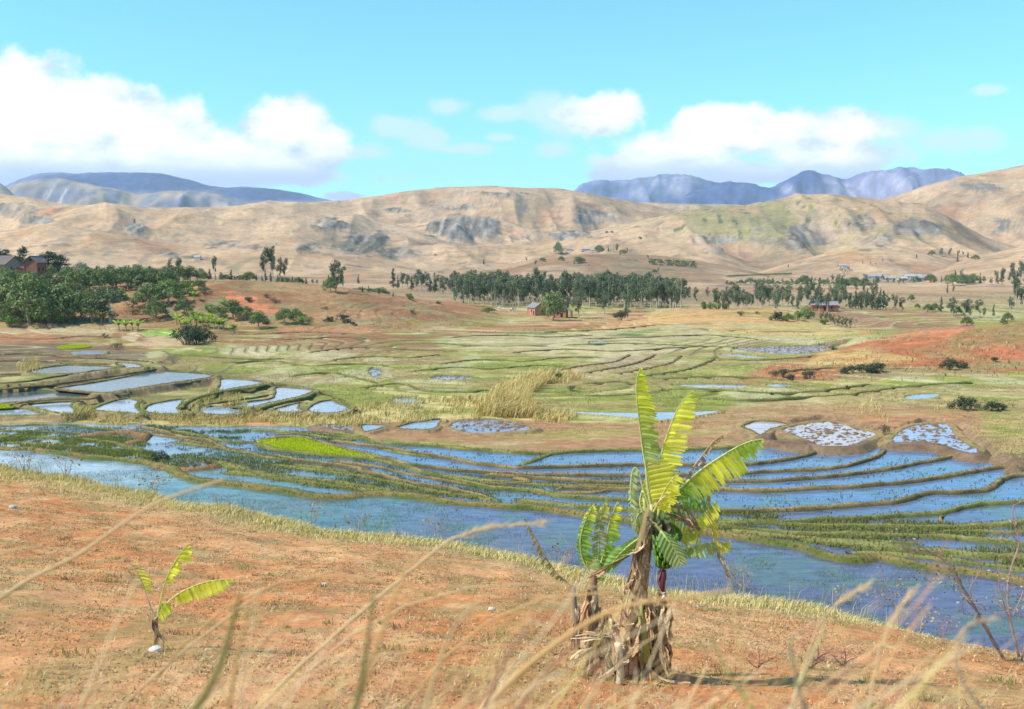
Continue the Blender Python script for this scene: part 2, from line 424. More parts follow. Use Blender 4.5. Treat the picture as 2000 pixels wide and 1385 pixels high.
# dry terraces standing above the water
PLATS = [
    (2.2, [(-60, 738), (0, 737), (60, 728), (120, 707), (230, 704), (300, 709), (314, 717), (235, 722), (170, 731), (90, 745), (0, 757), (-60, 760)], 0.55),
    (1.5, [(-400, 650), (0, 662), (120, 665), (280, 680), (330, 690), (310, 706), (230, 704), (120, 708), (60, 728), (-400, 735)], 0.4),
    (1.15, [(1893, 826), (1922, 812), (2010, 800), (2500, 780), (2500, 905), (2010, 899), (1992, 905), (1950, 880), (1938, 868), (1900, 845)], 1.1),
    (0.75, [(1455, 838), (1500, 815), (1600, 808), (1800, 805), (1900, 815), (1935, 850), (1945, 872), (1925, 872), (1905, 850), (1860, 820), (1790, 818), (1740, 845), (1720, 838), (1650, 812), (1560, 818), (1500, 846), (1512, 862), (1580, 872), (1560, 860), (1490, 858)], 0.8),
]
for i, p in enumerate(PLATS):
    w = on_plane(np.array([q[0] for q in p[1]], float), np.array([q[1] for q in p[1]], float), p[0])
    PLATS[i] = (p[0], crom(w[:, :2], 4, True), p[2])
FRONT_PX = [(-900, 822), (0, 829), (120, 826), (240, 831), (270, 828), (330, 832), (450, 834), (560, 834), (620, 838), (680, 846), (730, 860), (800, 867), (860, 870), (950, 878), (1050, 884), (1110, 881), (1240, 877), (1440, 873),
            (1480, 862), (1510, 858), (1560, 868), (1600, 877), (1660, 874), (1700, 871), (1728, 877), (1760, 868), (1830, 873), (1870, 886), (1905, 890), (1940, 902), (1990, 907), (2010, 901), (2900, 860),
            (2900, 1500), (2000, 1420), (1000, 1200), (0, 1000), (-900, 930)]
w_ = on_plane(np.array([q[0] for q in FRONT_PX], float), np.array([q[1] for q in FRONT_PX], float), 0.0)
FRONT = w_[:, :2]

def band_f(X, Y):
    return fbm(X / 85 + 3, Y / 60 + 1, 2, 51) * 20 + Y / 13.0 + X / 120.0

def valley_h(X, Y, want=False):
    base = 0.12 + 0.05 * (fbm(X / 4, Y / 4, 3, 8) - 0.5)
    # contour fields, one small step per band
    f = band_f(X, Y)
    fl = np.floor(f); fr = f - fl
    amp = sstep(128, 150, Y)
    base = base + amp * (0.30 * sstep(0.0, 0.14, fr) - 0.30 * sstep(0.72, 1.0, fr) + 0.12)
    base = base + 3.0 * sstep(330, 700, Y) + 4.0 * sstep(700, 1500, Y)
    plain = 0.12 + 3.0 * sstep(330, 700, Y) + 4.0 * sstep(700, 1500, Y)
    z = base
    add = np.zeros_like(z)
    for L in MIDL: add = np.maximum(add, layer_h(L, X, Y, plain))
    z = z + add
    terr = add * 0
    # small terraces on the low slopes
    k = sstep(2.0, 4.5, add)
    zt = z / 1.1; zf = np.floor(zt); zr = zt - zf
    z = z * (1 - 0.4 * k) + 0.4 * k * (zf + sstep(0.3, 0.8, zr)) * 1.1
    wet = np.full(z.shape, 9.0)
    near = (Y < 340) & (np.abs(X) < Y * 1.2)
    if near.any():
        Xn = X[near]; Yn = Y[near]; zn = z[near]; wn = wet[near]
        d = sdf(Xn, Yn, FRONT)
        zn = np.where(d < 0, np.minimum(zn, -0.35 + 0.1 * fbm(Xn, Yn, 2, 3)), zn)
        zn = np.where((d >= 0) & (d < 1.2), np.minimum(zn, 0.3 * d - 0.05), zn)
        wn = np.minimum(wn, d)
        rough1 = 0.14 * (fbm(Xn / 4, Yn / 4, 3, 4) - 0.5)
        wob = 1.6 * (fbm(Xn / 2.2, Yn / 2.2, 3, 14) - 0.5)
        dc = {}; clods = fbm(Xn / 0.45, Yn / 0.7, 3, 91)
        for (zz, poly, sl) in PLATS:
            d = lsdf(Xn, Yn, poly, 12)
            zn = np.where(d < 90, np.maximum(zn, zz + rough1 - np.maximum(d + 0.2 + wob, 0) * sl), zn)
        for (nm, zz, px, kd, poly) in POOLS:
            d = lsdf(Xn, Yn, poly, 9); dc[nm] = d
            sl = {'w': 0.95, 'm': 0.6, 's': 0.3}[kd]
            if kd != 's': zn = np.where(d < 90, np.maximum(zn, zz + 0.12 - np.maximum(d - 0.8 + wob * 0.5, 0) * sl), zn)
        for (nm, zz, px, kd, poly) in POOLS:
            d = dc[nm]
            if not (d < 1).any(): continue
            if kd == 'm':
                c = clods
                bed = zz + (c - 0.56) * 0.55
            else:
                bed = zz - 0.3
            zn = np.where(d < 0, bed, zn)
            zn = np.where((d >= 0) & (d < 0.8) & (zn < zz + 0.1), zz + 0.1, zn)
            wn = np.minimum(wn, d)
        z[near] = zn; wet[near] = wn
    return (z, add, wet, fr, fl) if want else z

def ground_h(X, Y):
    X = np.asarray(X, float); Y = np.asarray(Y, float)
    z = valley_h(X, Y)
    far = Y > 600
    if far.any():
        z[far] = np.maximum(z[far], far_h(X[far], Y[far]))
    n = near_h(X, Y)
    return np.where(Y < 75, np.maximum(z, n), z)

def far_h(X, Y, want=False):
    base = 0.12 + 3.0 * sstep(330, 700, Y) + 4.0 * sstep(700, 1500, Y) + (fbm(X / 40, Y / 60, 3, 61) - 0.5) * 1.5 * sstep(600, 800, Y)
    add = np.zeros_like(base)
    who = np.zeros(base.shape, int); gap = np.full(base.shape, 1e3)
    for i, L in enumerate(FARL):
        h = layer_h(L, X, Y, base)
        gap = np.where(h > add, h - add, np.minimum(gap, add - h))
        who = np.where(h > add, i, who); add = np.maximum(add, h)
    return (base + add, who, gap, add) if want else base + add

def hit(px, py, y0=3.0, y1=4200.0, n=2600):
    a, b = ray(px, py)
    Y = np.exp(np.linspace(math.log(y0), math.log(y1), n))
    X = float(a) * Y; Z = CZ + float(b) * Y
    G = gz_at(X, Y)
    k = np.nonzero(Z <= G)[0]
    if len(k) == 0: return None
    i = k[0]
    return np.array([X[i], Y[i], G[i]])

# ------------------------------------------------------------------ terrain meshes
def polar(rows, ucols, hfun):
    U, Yg = np.meshgrid(ucols, rows)
    X = U * Yg
    return X, Yg

def grid_faces(nr, nc):
    i = np.arange(nr - 1)[:, None] * nc + np.arange(nc - 1)[None, :]
    i = i.ravel()
    return np.stack([i, i + 1, i + nc + 1, i + nc], -1)

def mix(a, b, t):
    t = np.asarray(t)[..., None]
    return np.asarray(a) * (1 - t) + np.asarray(b) * t

GRIDS = {}
def grid_z(g, X, Y):
    rows, cols, Zg = g
    u = X / np.maximum(Y, 1e-3)
    fi = np.clip(np.interp(Y, rows, np.arange(len(rows))), 0, len(rows) - 1.001)
    fj = np.clip((u - cols[0]) / (cols[1] - cols[0]), 0, len(cols) - 1.001)
    i = fi.astype(int); j = fj.astype(int); a = fi - i; b = fj - j
    return (Zg[i, j] * (1 - b) + Zg[i, j + 1] * b) * (1 - a) + (Zg[i + 1, j] * (1 - b) + Zg[i + 1, j + 1] * b) * a
def gz_at(X, Y):
    X = np.asarray(X, float); Y = np.asarray(Y, float)
    n = np.where(Y < 64, near_h(X, Y), -50.0)
    v = np.where((Y > 46) & (Y < 655), grid_z(VALG, X, Y), -50.0)
    h = np.where(Y >= 650, grid_z(HILLG, X, Y), -50.0)
    return np.maximum(np.maximum(n, v), h)
# --- far hills
rows = np.exp(np.arange(math.log(640), math.log(4400), 0.0040))
cols = np.linspace(-0.95, 0.95, 1500)
X, Y = polar(rows, cols, None)
Z, WHO, GAP, ADDF = far_h(X, Y, True)
HILLG = (rows, cols, Z)
gy = np.gradient(Z, axis=0) / np.gradient(Y, axis=0)
gx = np.gradient(Z, axis=1) / np.maximum(np.gradient(X, axis=1), 1e-3)
slope = np.sqrt(gx ** 2 + gy ** 2)
PX, PY = project(X, Y, Z)
TAN = np.array([0.43, 0.27, 0.15]); PALE = np.array([0.52, 0.345, 0.215]); ROCK = np.array([0.155, 0.14, 0.118]); OLIVE = np.array([0.29, 0.245, 0.11])
REDS = np.array([0.44, 0.20, 0.10]); BRN = np.array([0.25, 0.155, 0.095])
n1 = fbm(X / 260, Y / 330, 5, 71); n2 = fbm(X / 45, Y / 60, 4, 72); n3 = fbm(X / 900, Y / 900, 3, 73)
C = mix(TAN, PALE, np.clip((n1 - 0.35) * 2.5, 0, 1))
C = mix(C, BRN, np.clip((n2 - 0.55) * 3.0, 0, 0.4))
C = mix(C, REDS, np.clip((fbm(X / 120, Y / 160, 4, 74) - 0.62) * 4, 0, 0.6))
def blob(cx, cy, rx, ry):
    return np.clip(1.4 - np.sqrt(((PX - cx) / rx) ** 2 + ((PY - cy) / ry) ** 2) * 1.4, 0, 1)
og = np.maximum.reduce([blob(1500, 430, 260, 60), blob(1660, 450, 220, 55), blob(1350, 450, 150, 40)])
C = mix(C, OLIVE, np.clip(og * 1.3 * np.clip((fbm(X / 90, Y / 120, 4, 75) - 0.36) * 4, 0, 1), 0, 0.85))
C = mix(C, BRN * 1.25, 0.55 * np.clip(blob(1250, 540, 480, 45) + blob(1750, 528, 200, 30) + blob(1500, 510, 120, 20), 0, 1) * np.clip(n1 * 1.6, 0, 1))
C = mix(C, REDS * 1.05, 0.8 * np.clip(blob(1290, 525, 70, 14) + blob(1470, 500, 45, 12) + blob(1170, 512, 60, 9) + blob(1255, 455, 45, 10) + blob(905, 413, 45, 8) + blob(1340, 540, 60, 8) + blob(205, 470, 50, 16) * 0.4, 0, 1) * np.clip((n2 - 0.25) * 2.5, 0, 1))
rk = np.maximum.reduce([blob(905, 445, 100, 30) * 1.6, blob(700, 480, 75, 28), blob(780, 495, 60, 18), blob(640, 440, 55, 20), blob(740, 470, 30, 30), blob(450, 480, 110, 12) * 0.8, blob(600, 485, 50, 16) * 0.7,
                        blob(1590, 455, 70, 30) * 1.2, blob(1540, 475, 60, 18), blob(1790, 447, 70, 20) * 1.3, blob(1670, 440, 60, 25), blob(1720, 470, 60, 16), blob(1390, 468, 80, 10) * 1.2, blob(1920, 366, 75, 9) * 1.5,
                        blob(775, 410, 35, 7) * 1.3, blob(900, 405, 55, 8) * 1.2, blob(30, 410, 60, 20), blob(70, 430, 50, 14), blob(265, 450, 35, 18) * 0.8, blob(1160, 425, 90, 22) * 0.8, blob(1110, 460, 70, 14),
                        blob(960, 380, 100, 8) * 0.7, blob(1390, 490, 40, 8), blob(1960, 440, 30, 30) * 0.7, blob(330, 500, 70, 10) * 0.6])
rn = fbm(X / 38, Z / 9 + Y / 110, 5, 76)
rkm = np.clip((rk * 0.9 + rn - 0.88) * 11, 0, 1)
rkm = np.maximum(rkm, np.clip((slope - 0.75) * 3, 0, 0.6) * np.clip((rn - 0.35) * 4, 0, 1))
rkm = np.maximum(rkm, np.clip((fbm(X / 30, Y / 60 + Z / 10, 5, 79) - 0.70) * 12, 0, 0.7))
strk = fbm(X / 9, Z / 60, 4, 77)
C = mix(C, np.array([0.22, 0.19, 0.17]), np.clip((fbm(X / 11, Y / 26 + Z / 5, 4, 84) - 0.60) * 9, 0, 0.40) * np.clip((fbm(X / 170, Y / 220, 3, 85) - 0.36) * 5, 0, 1))
RC = mix(ROCK * np.array([.8, .72, .7]), ROCK * np.array([2.1, 1.95, 1.9]), np.clip((strk - 0.3) * 2.2, 0, 1))
C = mix(C, RC, rkm)
ltone = np.array([0.78, 1.02, 0.95, 0.88, 1.0, 1.08, 0.94, 0.98, 0.9, 0.93])[WHO]
C = C * ltone[..., None]
C = C * (0.80 + 0.40 * fbm(X / 420, Y / 500, 3, 86))[..., None]
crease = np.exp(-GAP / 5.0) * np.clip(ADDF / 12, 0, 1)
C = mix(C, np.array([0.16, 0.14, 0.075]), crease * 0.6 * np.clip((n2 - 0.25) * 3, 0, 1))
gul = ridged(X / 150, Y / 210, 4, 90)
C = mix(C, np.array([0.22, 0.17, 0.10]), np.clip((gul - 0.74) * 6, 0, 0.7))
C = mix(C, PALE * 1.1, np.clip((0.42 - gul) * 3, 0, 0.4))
# scrub dots
C = mix(C, np.array([0.07, 0.09, 0.045]), np.clip((fbm(X / 14, Y / 20, 3, 78) - 0.70) * 12, 0, 0.8) * np.clip(og + 0.3, 0, 1))
Z = Z + rkm * (fbm(X / 22, Y / 30, 4, 80) - 0.4) * 14 * np.clip(rk * 1.5, 0.25, 1)
# skirt so that no gap shows where the sheet starts
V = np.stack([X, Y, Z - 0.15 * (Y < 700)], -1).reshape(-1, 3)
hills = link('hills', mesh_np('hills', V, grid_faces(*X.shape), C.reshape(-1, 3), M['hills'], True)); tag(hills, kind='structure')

# --- mountains
rows = np.exp(np.arange(math.log(3600), math.log(10500), 0.0055))
cols = np.linspace(-0.95, 0.95, 1100)
X, Y = polar(rows, cols, None)
Z = np.zeros_like(X) + 4
ad = np.zeros_like(Z)
WM = np.zeros(Z.shape, int)
for i, L in enumerate(MTL):
    h_ = layer_h(L, X, Y, 4.0); WM = np.where(h_ > ad, i, WM); ad = np.maximum(ad, h_)
Z = Z + ad
PX, PY = project(X, Y, Z)
C = mix(np.array([0.13, 0.145, 0.27]), np.array([0.27, 0.25, 0.36]), np.clip((fbm(X / 300, Y / 300, 5, 81) - 0.35) * 3, 0, 1))  # blue of distant haze is put into the rock colours
dark = (blob(1430, 375, 140, 40) + blob(1330, 390, 80, 14) + blob(1560, 350, 60, 26) * 0.8 + blob(300, 355, 280, 26) + blob(520, 380, 120, 16) + blob(1180, 372, 60, 22) * 0.6)  # patches on the right ridges imitate cloud shadow, painted into the rock
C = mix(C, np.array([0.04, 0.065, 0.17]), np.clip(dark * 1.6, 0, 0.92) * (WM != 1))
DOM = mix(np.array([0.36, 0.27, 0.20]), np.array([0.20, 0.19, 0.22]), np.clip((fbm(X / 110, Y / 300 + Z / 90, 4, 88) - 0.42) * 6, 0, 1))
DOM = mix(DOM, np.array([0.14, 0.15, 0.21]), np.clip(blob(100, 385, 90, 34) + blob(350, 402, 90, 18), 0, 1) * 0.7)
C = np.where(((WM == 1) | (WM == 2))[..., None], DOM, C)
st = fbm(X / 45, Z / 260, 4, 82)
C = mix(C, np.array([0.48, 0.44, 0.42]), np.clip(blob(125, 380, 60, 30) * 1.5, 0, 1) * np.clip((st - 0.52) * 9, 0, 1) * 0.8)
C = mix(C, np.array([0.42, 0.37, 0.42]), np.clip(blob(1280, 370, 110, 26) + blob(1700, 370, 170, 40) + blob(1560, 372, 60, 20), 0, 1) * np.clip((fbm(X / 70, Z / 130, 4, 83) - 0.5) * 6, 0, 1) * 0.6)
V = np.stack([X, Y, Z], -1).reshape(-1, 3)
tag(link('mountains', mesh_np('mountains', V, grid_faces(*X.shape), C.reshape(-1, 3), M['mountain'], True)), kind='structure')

# --- valley floor with its low slopes
ys = [46.0]
while ys[-1] < 660:
    y = ys[-1]; st = y * y / 20433 * 0.62
    st = min(st, 0.95 if y < 460 else 2.2); ys.append(y + st)
rows = np.array(ys); cols = np.linspace(-0.95, 0.95, 1700)
X, Y = polar(rows, cols, None)
Z, ADD, WET, FR, FL = valley_h(X, Y, True)
VALG = (rows, cols, Z)
PX, PY = project(X, Y, Z)
sh = X.shape
wx = PX + (fbm(X / 6, Y / 9, 3, 21) - 0.5) * 26; wy = PY + (fbm(X / 6, Y / 9, 3, 22) - 0.5) * 9
GREEN = np.array([0.19, 0.20, 0.042]); GREEN2 = np.array([0.32, 0.30, 0.09]); STUB = np.array([0.47, 0.41, 0.24])
bid = _hash(FL.ravel().astype(np.int64), np.floor(fbm(X / 30, Y / 18, 2, 24) * 7).ravel().astype(np.int64), 5).reshape(sh)
FPAL = np.array([(0.15, 0.165, 0.04), (0.20, 0.21, 0.05), (0.28, 0.255, 0.08), (0.22, 0.17, 0.075), (0.40, 0.33, 0.17), (0.17, 0.18, 0.045), (0.30, 0.20, 0.11)])
C = FPAL[np.minimum((bid * 7).astype(int), 6)] * np.array([1.22, 1.18, 1.05])
C = mix(C, mix(GREEN, GREEN2, np.clip(0.5 + (fbm(X / 14, Y / 14, 4, 25) - 0.5) * 2, 0, 1)), np.full(sh, 0.45))
C = mix(C, np.array([0.30, 0.19, 0.10]), np.clip((fbm(X / 22, Y / 9, 4, 23) - 0.48) * 3.5, 0, 0.7))
C = mix(C, STUB, np.clip((fbm(X / 9, Y / 30, 4, 29) - 0.60) * 5, 0, 0.6))
def paint(poly, col, soft=6, amt=1.0, rnd=0.0, rs=(8, 8), seed=30):
    global C
    pl = np.array(poly, float)
    box = (wx > pl[:, 0].min() - soft * 2) & (wx < pl[:, 0].max() + soft * 2) & (wy > pl[:, 1].min() - soft) & (wy < pl[:, 1].max() + soft)
    if not box.any(): return
    d = sdf(wx[box], wy[box] * 1.0, pl)
    m = np.clip(0.5 - d / soft, 0, 1) * amt
    if rnd: m = m * np.clip(0.5 + rnd * 4 * (fbm(X[box] / rs[0], Y[box] / rs[1], 4, seed) - 0.42), 0, 1)
    C[box] = mix(C[box], np.array(col), m)
RB = (0.27, 0.125, 0.065)
paint([(-900, 640), (0, 636), (420, 640), (560, 636), (760, 632), (900, 636), (1100, 632), (1250, 620), (1310, 634), (1100, 650), (900, 654), (800, 666), (640, 680), (420, 674), (300, 682), (200, 700), (-900, 740)], RB, 8, 0.95, 0.9)
paint([(-100, 655), (80, 652), (150, 660), (60, 672), (-100, 672)], (0.40, 0.15, 0.08), 5, 0.8)
paint([(540, 640), (720, 636), (728, 650), (640, 652), (540, 650)], (0.46, 0.19, 0.10), 4, 0.8)
paint([(850, 668), (650, 672), (600, 680), (700, 692), (880, 690)], (0.25, 0.13, 0.07), 8, 0.8)
paint([(-300, 690), (60, 668), (280, 684), (300, 702), (120, 710), (0, 730), (-300, 740)], (0.17, 0.115, 0.075), 8, 0.85)
paint([(-300, 640), (230, 636), (220, 655), (100, 652), (-300, 650)], (0.42, 0.30, 0.17), 6, 0.8)
for pl in ([(420, 684), (480, 676), (520, 677), (545, 690), (530, 696), (440, 692)], [(550, 692), (600, 687), (680, 686), (705, 690), (645, 704), (575, 701)], [(705, 700), (750, 697), (790, 703), (760, 712), (715, 709)],
           [(860, 656), (960, 651), (1100, 653), (1180, 646), (1250, 640), (1330, 633), (1420, 644), (1500, 650), (1600, 656), (1690, 660), (1640, 667), (1500, 667), (1340, 684), (1260, 706), (1120, 702), (1000, 690), (880, 676)],
           [(770, 745), (840, 740), (930, 752), (900, 764), (800, 766)], [(330, 650), (280, 646), (275, 660), (320, 668), (420, 664)]):
    paint(pl, (0.46, 0.37, 0.21), 5, 0.8, 0.8, (12, 4))
paint([(235, 664), (260, 646), (275, 648), (262, 668)], (0.50, 0.36, 0.22), 3, 0.9)
paint([(250, 672), (300, 660), (365, 664), (360, 676), (300, 680)], (0.52, 0.34, 0.20), 3, 0.8)
paint([(275, 656), (290, 645), (350, 646), (345, 660)], (0.20, 0.33, 0.05), 3, 0.9)
paint([(1180, 655), (1225, 648), (1285, 638), (1290, 646), (1240, 656)], (0.15, 0.20, 0.06), 4, 0.9)
paint([(980, 650), (1060, 648), (1100, 652), (1040, 658), (980, 656)], (0.16, 0.20, 0.07), 4, 0.8)
paint([(1180, 700), (1300, 690), (1260, 716), (1180, 714)], (0.36, 0.24, 0.16), 6, 0.7)
paint([(1050, 742), (1120, 712), (1200, 712), (1260, 720), (1240, 735)], (0.38, 0.27, 0.14), 6, 0.6)
paint([(1150, 648), (1180, 632), (1330, 596), (1450, 596), (1600, 612), (1700, 645), (1710, 656), (1600, 658), (1500, 656), (1330, 636)], (0.50, 0.28, 0.12), 6, 0.95, 1.2, (30, 5))
paint([(1450, 640), (1600, 630), (1690, 650), (1640, 656), (1500, 652)], (0.46, 0.36, 0.14), 6, 0.6)
paint([(-300, 735), (0, 728), (120, 705), (420, 722), (640, 760), (700, 812), (-300, 812)], (0.17, 0.145, 0.06), 8, 0.75, 0.8, (6, 4), 49)
# dry banks through the middle
paint([(-300, 812), (0, 811), (300, 813), (480, 810), (560, 811), (700, 812), (700, 836), (560, 834), (330, 832), (0, 829), (-300, 826)], (0.42, 0.28, 0.12), 4, 0.95, 1.0, (4, 4))
paint([(360, 815), (700, 812), (700, 826), (520, 828), (360, 824)], (0.46, 0.19, 0.10), 4, 0.9, 1.1, (7, 5), 33)
paint([(500, 806), (620, 806), (800, 776), (950, 770), (1000, 750), (1050, 795), (1120, 806), (1100, 822), (900, 826), (700, 832), (560, 830)], (0.56, 0.43, 0.18), 8, 0.9, 1.0, (4, 6), 34)
paint([(620, 832), (800, 822), (900, 818), (1100, 822), (1230, 830), (1400, 812), (1450, 800), (1700, 790), (1900, 800), (1930, 860), (1500, 872), (1250, 880), (1050, 886), (900, 878), (800, 870), (700, 852)], (0.32, 0.15, 0.085), 6, 0.95, 1.2, (9, 6), 35)
paint([(925, 852), (1000, 846), (1060, 832), (1240, 838), (1245, 852), (1100, 858)], (0.26, 0.27, 0.06), 5, 0.9, 1.0, (5, 5))
paint([(1400, 800), (1500, 778), (1700, 762), (1900, 775), (1890, 800), (1700, 808), (1500, 812), (1400, 820)], (0.40, 0.28, 0.13), 8, 0.8, 0.8, (9, 6), 36)
paint([(1660, 815), (1860, 806), (1890, 812), (1840, 822), (1680, 824)], (0.50, 0.20, 0.09), 4, 0.8)
paint([(1885, 826), (1922, 810), (2500, 770), (2500, 905), (1950, 885)], (0.40, 0.27, 0.12), 4, 0.95, 0.7, (3, 3), 37)
# right-hand slope
paint([(1440, 742), (1500, 712), (1600, 692), (1720, 662), (1900, 640), (2600, 600), (2600, 742), (2000, 726), (1760, 736), (1640, 740), (1520, 742)], (0.34, 0.17, 0.08), 8, 0.85)
paint([(700, 838), (800, 826), (1100, 826), (1230, 834), (1400, 806), (1500, 785), (1900, 800), (1930, 860), (1500, 872), (1250, 880), (1050, 886), (800, 868)], (0.36, 0.20, 0.10), 8, 0.55)
paint([(1440, 745), (1500, 715), (1600, 690), (1720, 662), (1900, 640), (2600, 600), (2600, 745), (2000, 728), (1760, 738), (1640, 742), (1520, 745)], (0.37, 0.13, 0.06), 8, 0.98, 1.8, (9, 6), 38)
paint([(1850, 655), (1960, 636), (2600, 600), (2600, 670), (1950, 668), (1860, 672)], (0.27, 0.19, 0.075), 8, 0.85, 0.9, (7, 5), 39)
paint([(1745, 656), (1800, 645), (1895, 639), (1880, 650), (1850, 662), (1790, 672), (1740, 668)], (0.54, 0.20, 0.09), 3, 0.85, 1.2)
paint([(1900, 680), (2600, 660), (2600, 705), (1950, 698)], (0.46, 0.14, 0.07), 6, 0.8, 0.8)
paint([(1640, 722), (1780, 716), (2000, 706), (2600, 700), (2600, 735), (2000, 728), (1760, 738), (1640, 740)], (0.26, 0.20, 0.09), 6, 0.8, 0.8)
paint([(1600, 690), (1700, 680), (1800, 700), (1700, 712), (1560, 716)], (0.50, 0.36, 0.13), 6, 0.7, 0.8, (4, 4), 44)
# left spur
lm = np.clip(ADD / 2.0, 0, 1) * (PX < 1160)
CL = mix(np.array([0.25, 0.12, 0.06]), np.array([0.37, 0.21, 0.105]), np.clip((fbm(X / 18, Y / 14, 4, 41) - 0.35) * 3, 0, 1))
CL = mix(CL, np.array([0.22, 0.20, 0.10]), np.clip((fbm(X / 9, Y / 9, 4, 42) - 0.52) * 4, 0, 0.7))
C = mix(C, CL, lm * 0.95)
paint([(425, 572), (455, 570), (500, 582), (545, 600), (548, 614), (505, 606), (450, 590)], (0.52, 0.18, 0.09), 3, 0.9, 1.0, (6, 5))
paint([(640, 556), (800, 570), (960, 602), (1100, 612), (1260, 605), (1240, 622), (1120, 630), (960, 612), (800, 592), (660, 566)], (0.38, 0.16, 0.085), 6, 0.92, 1.2, (8, 8))
paint([(850, 640), (950, 634), (1100, 628), (1260, 612), (1260, 625), (1100, 640), (900, 648)], (0.45, 0.20, 0.11), 5, 0.85, 0.8)
paint([(1200, 575), (1350, 570), (1600, 565), (1900, 560), (1900, 600), (1600, 600), (1300, 602)], (0.42, 0.28, 0.16), 8, 0.85, 0.9, (12, 30))
paint([(1550, 600), (1620, 596), (1900, 612), (1900, 640), (1760, 652), (1640, 640)], (0.31, 0.145, 0.09), 6, 0.9, 1.2)
# plain beyond
pm = sstep(430, 560, Y) * (1 - np.clip(ADD, 0, 1))
C = mix(C, mix(np.array([0.36, 0.23, 0.135]), BRN * .9, np.clip((fbm(X / 60, Y / 90, 4, 43) - 0.4) * 3, 0, 1)), pm * 0.9)
# field-edge lines and dark banks
edge = np.exp(-((FR - 0.90) / (0.07 + 0.07 * sstep(150, 260, Y))) ** 2) * sstep(135, 160, Y) * (1 - np.clip(ADD, 0, 1)) * np.clip((fbm(X / 30, Y / 30, 3, 46) - 0.3) * 3, 0, 1)
C = mix(C, np.array([0.13, 0.12, 0.045]), edge * 0.85)
lip = np.exp(-((FR - 0.08) / 0.05) ** 2) * sstep(135, 160, Y) * (1 - np.clip(ADD, 0, 1))
C = mix(C, np.array([0.46, 0.40, 0.19]), lip * 0.75)
gz = np.hypot(np.gradient(Z, axis=0) / np.gradient(Y, axis=0), np.gradient(Z, axis=1) / np.gradient(X, axis=1))
bk = np.clip((gz - 0.26) * 4, 0, 1) * (Y < 330) * (WET > -0.3)
C = mix(C, mix(np.array([0.15, 0.10, 0.06]), np.array([0.29, 0.185, 0.11]), fbm(X / 1.2, Y / 1.2, 3, 47)), bk * 0.9)
wetm = (WET < 0)
C = mix(C, np.array([0.17, 0.105, 0.07]), wetm * 0.9)
C = C * (0.86 + 0.28 * fbm(X / 3.0, Y / 2.0, 4, 48))[..., None]
C = mix(C, np.array([0.20, 0.22, 0.06]), (np.exp(-((WET - 0.3) / 0.3) ** 2) * (WET >= 0) * 0.5))
V = np.stack([X, Y, Z], -1).reshape(-1, 3)
tag(link('ground', mesh_np('ground', V, grid_faces(*sh), C.reshape(-1, 3), M['valley'], True)), kind='structure')

# --- near red slope
rows = np.concatenate([np.arange(-14, 1.5, 0.5), np.exp(np.arange(math.log(1.6), math.log(62), 0.0085))])
xs = np.linspace(-1.05, 1.05, 900)
U, Y = np.meshgrid(xs, rows)
X = U * np.maximum(Y, 0) + U * 14 * np.clip(1 - Y / 40, 0.15, 1)
Z = near_h(X, Y)
Z = np.where(Z < -0.5, -0.5 - 0.0 * Z, Z)
SOIL = np.array([0.55, 0.215, 0.08]); SOIL2 = np.array([0.63, 0.30, 0.13]); STRAW = np.array([0.62, 0.41, 0.20]); OLV = np.array([0.27, 0.23, 0.09])
a1 = fbm(X / 2.6, Y / 3.4, 5, 101); a2 = fbm(X / 0.5, Y / 0.6, 4, 102); a3 = fbm(X / 7, Y / 7, 3, 103)
C = mix(SOIL, SOIL2, np.clip((a1 - 0.35) * 3, 0, 1))
C = mix(C, STRAW, np.clip((a2 - 0.48) * 3.0, 0, 0.6) * np.clip((a3 - 0.2) * 2.0, 0, 1))
C = mix(C, OLV, np.clip((fbm(X / 1.1, Y / 1.3, 4, 104) - 0.56) * 5, 0, 0.5))
Yb = np.interp(X, BR[:, 0], BR[:, 1])
eb = sstep(-7, -0.5, Y - Yb)
C = mix(C, mix(STRAW, OLV, np.clip((a1 - 0.3) * 2, 0, 0.7)), eb * 0.85)
V = np.stack([X, Y, Z], -1).reshape(-1, 3)
tag(link('red_field', mesh_np('red_field', V, grid_faces(*X.shape), C.reshape(-1, 3), M['soil'], True)), kind='structure')
# ground behind and beside the camera so that the sheet does not end under other viewpoints
mb = MB(); mb.add([(-9000, -2500, -3), (9000, -2500, -3), (9000, 12000, -3), (-9000, 12000, -3)], [(0, 1, 2, 3)], (0.40, 0.28, 0.16))
tag(mb.build('plain', M['hills']), kind='structure')

# ------------------------------------------------------------------ water
def water_poly(name, pts, z, colf):
    """triangle fan grid of a polygon: uses a fine enough mesh for colour variation"""
    import mathutils.geometry as mg
    tris = mg.tessellate_polygon([[Vector((p[0], p[1], 0)) for p in pts]])
    v = np.array([(p[0], p[1], z) for p in pts]); t = np.array(tris)
    # orient upwards
    a, b, c = v[t[:, 0]], v[t[:, 1]], v[t[:, 2]]
    n = np.cross(b - a, c - a)[:, 2] < 0
    t[n] = t[n][:, ::-1]
    return link(name, mesh_np(name, v, t, np.array([colf(p[0], p[1]) for p in pts]), M['water']), kind='structure')
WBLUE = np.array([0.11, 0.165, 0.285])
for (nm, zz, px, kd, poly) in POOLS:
    c = {'A': (0.11, 0.16, 0.18), 'B': (0.11, 0.14, 0.12), 'D': (0.10, 0.12, 0.12)}.get(nm)  # dark tones of A and D imitate the bank's reflection in colour
    if c is None: c = (0.27, 0.31, 0.37) if kd != 'm' else (0.22, 0.22, 0.32)  # pale pool default has the clouds' reflection painted into the colour
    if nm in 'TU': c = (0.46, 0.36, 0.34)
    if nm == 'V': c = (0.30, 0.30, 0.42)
    water_poly('water', poly, zz, lambda x, y: c)
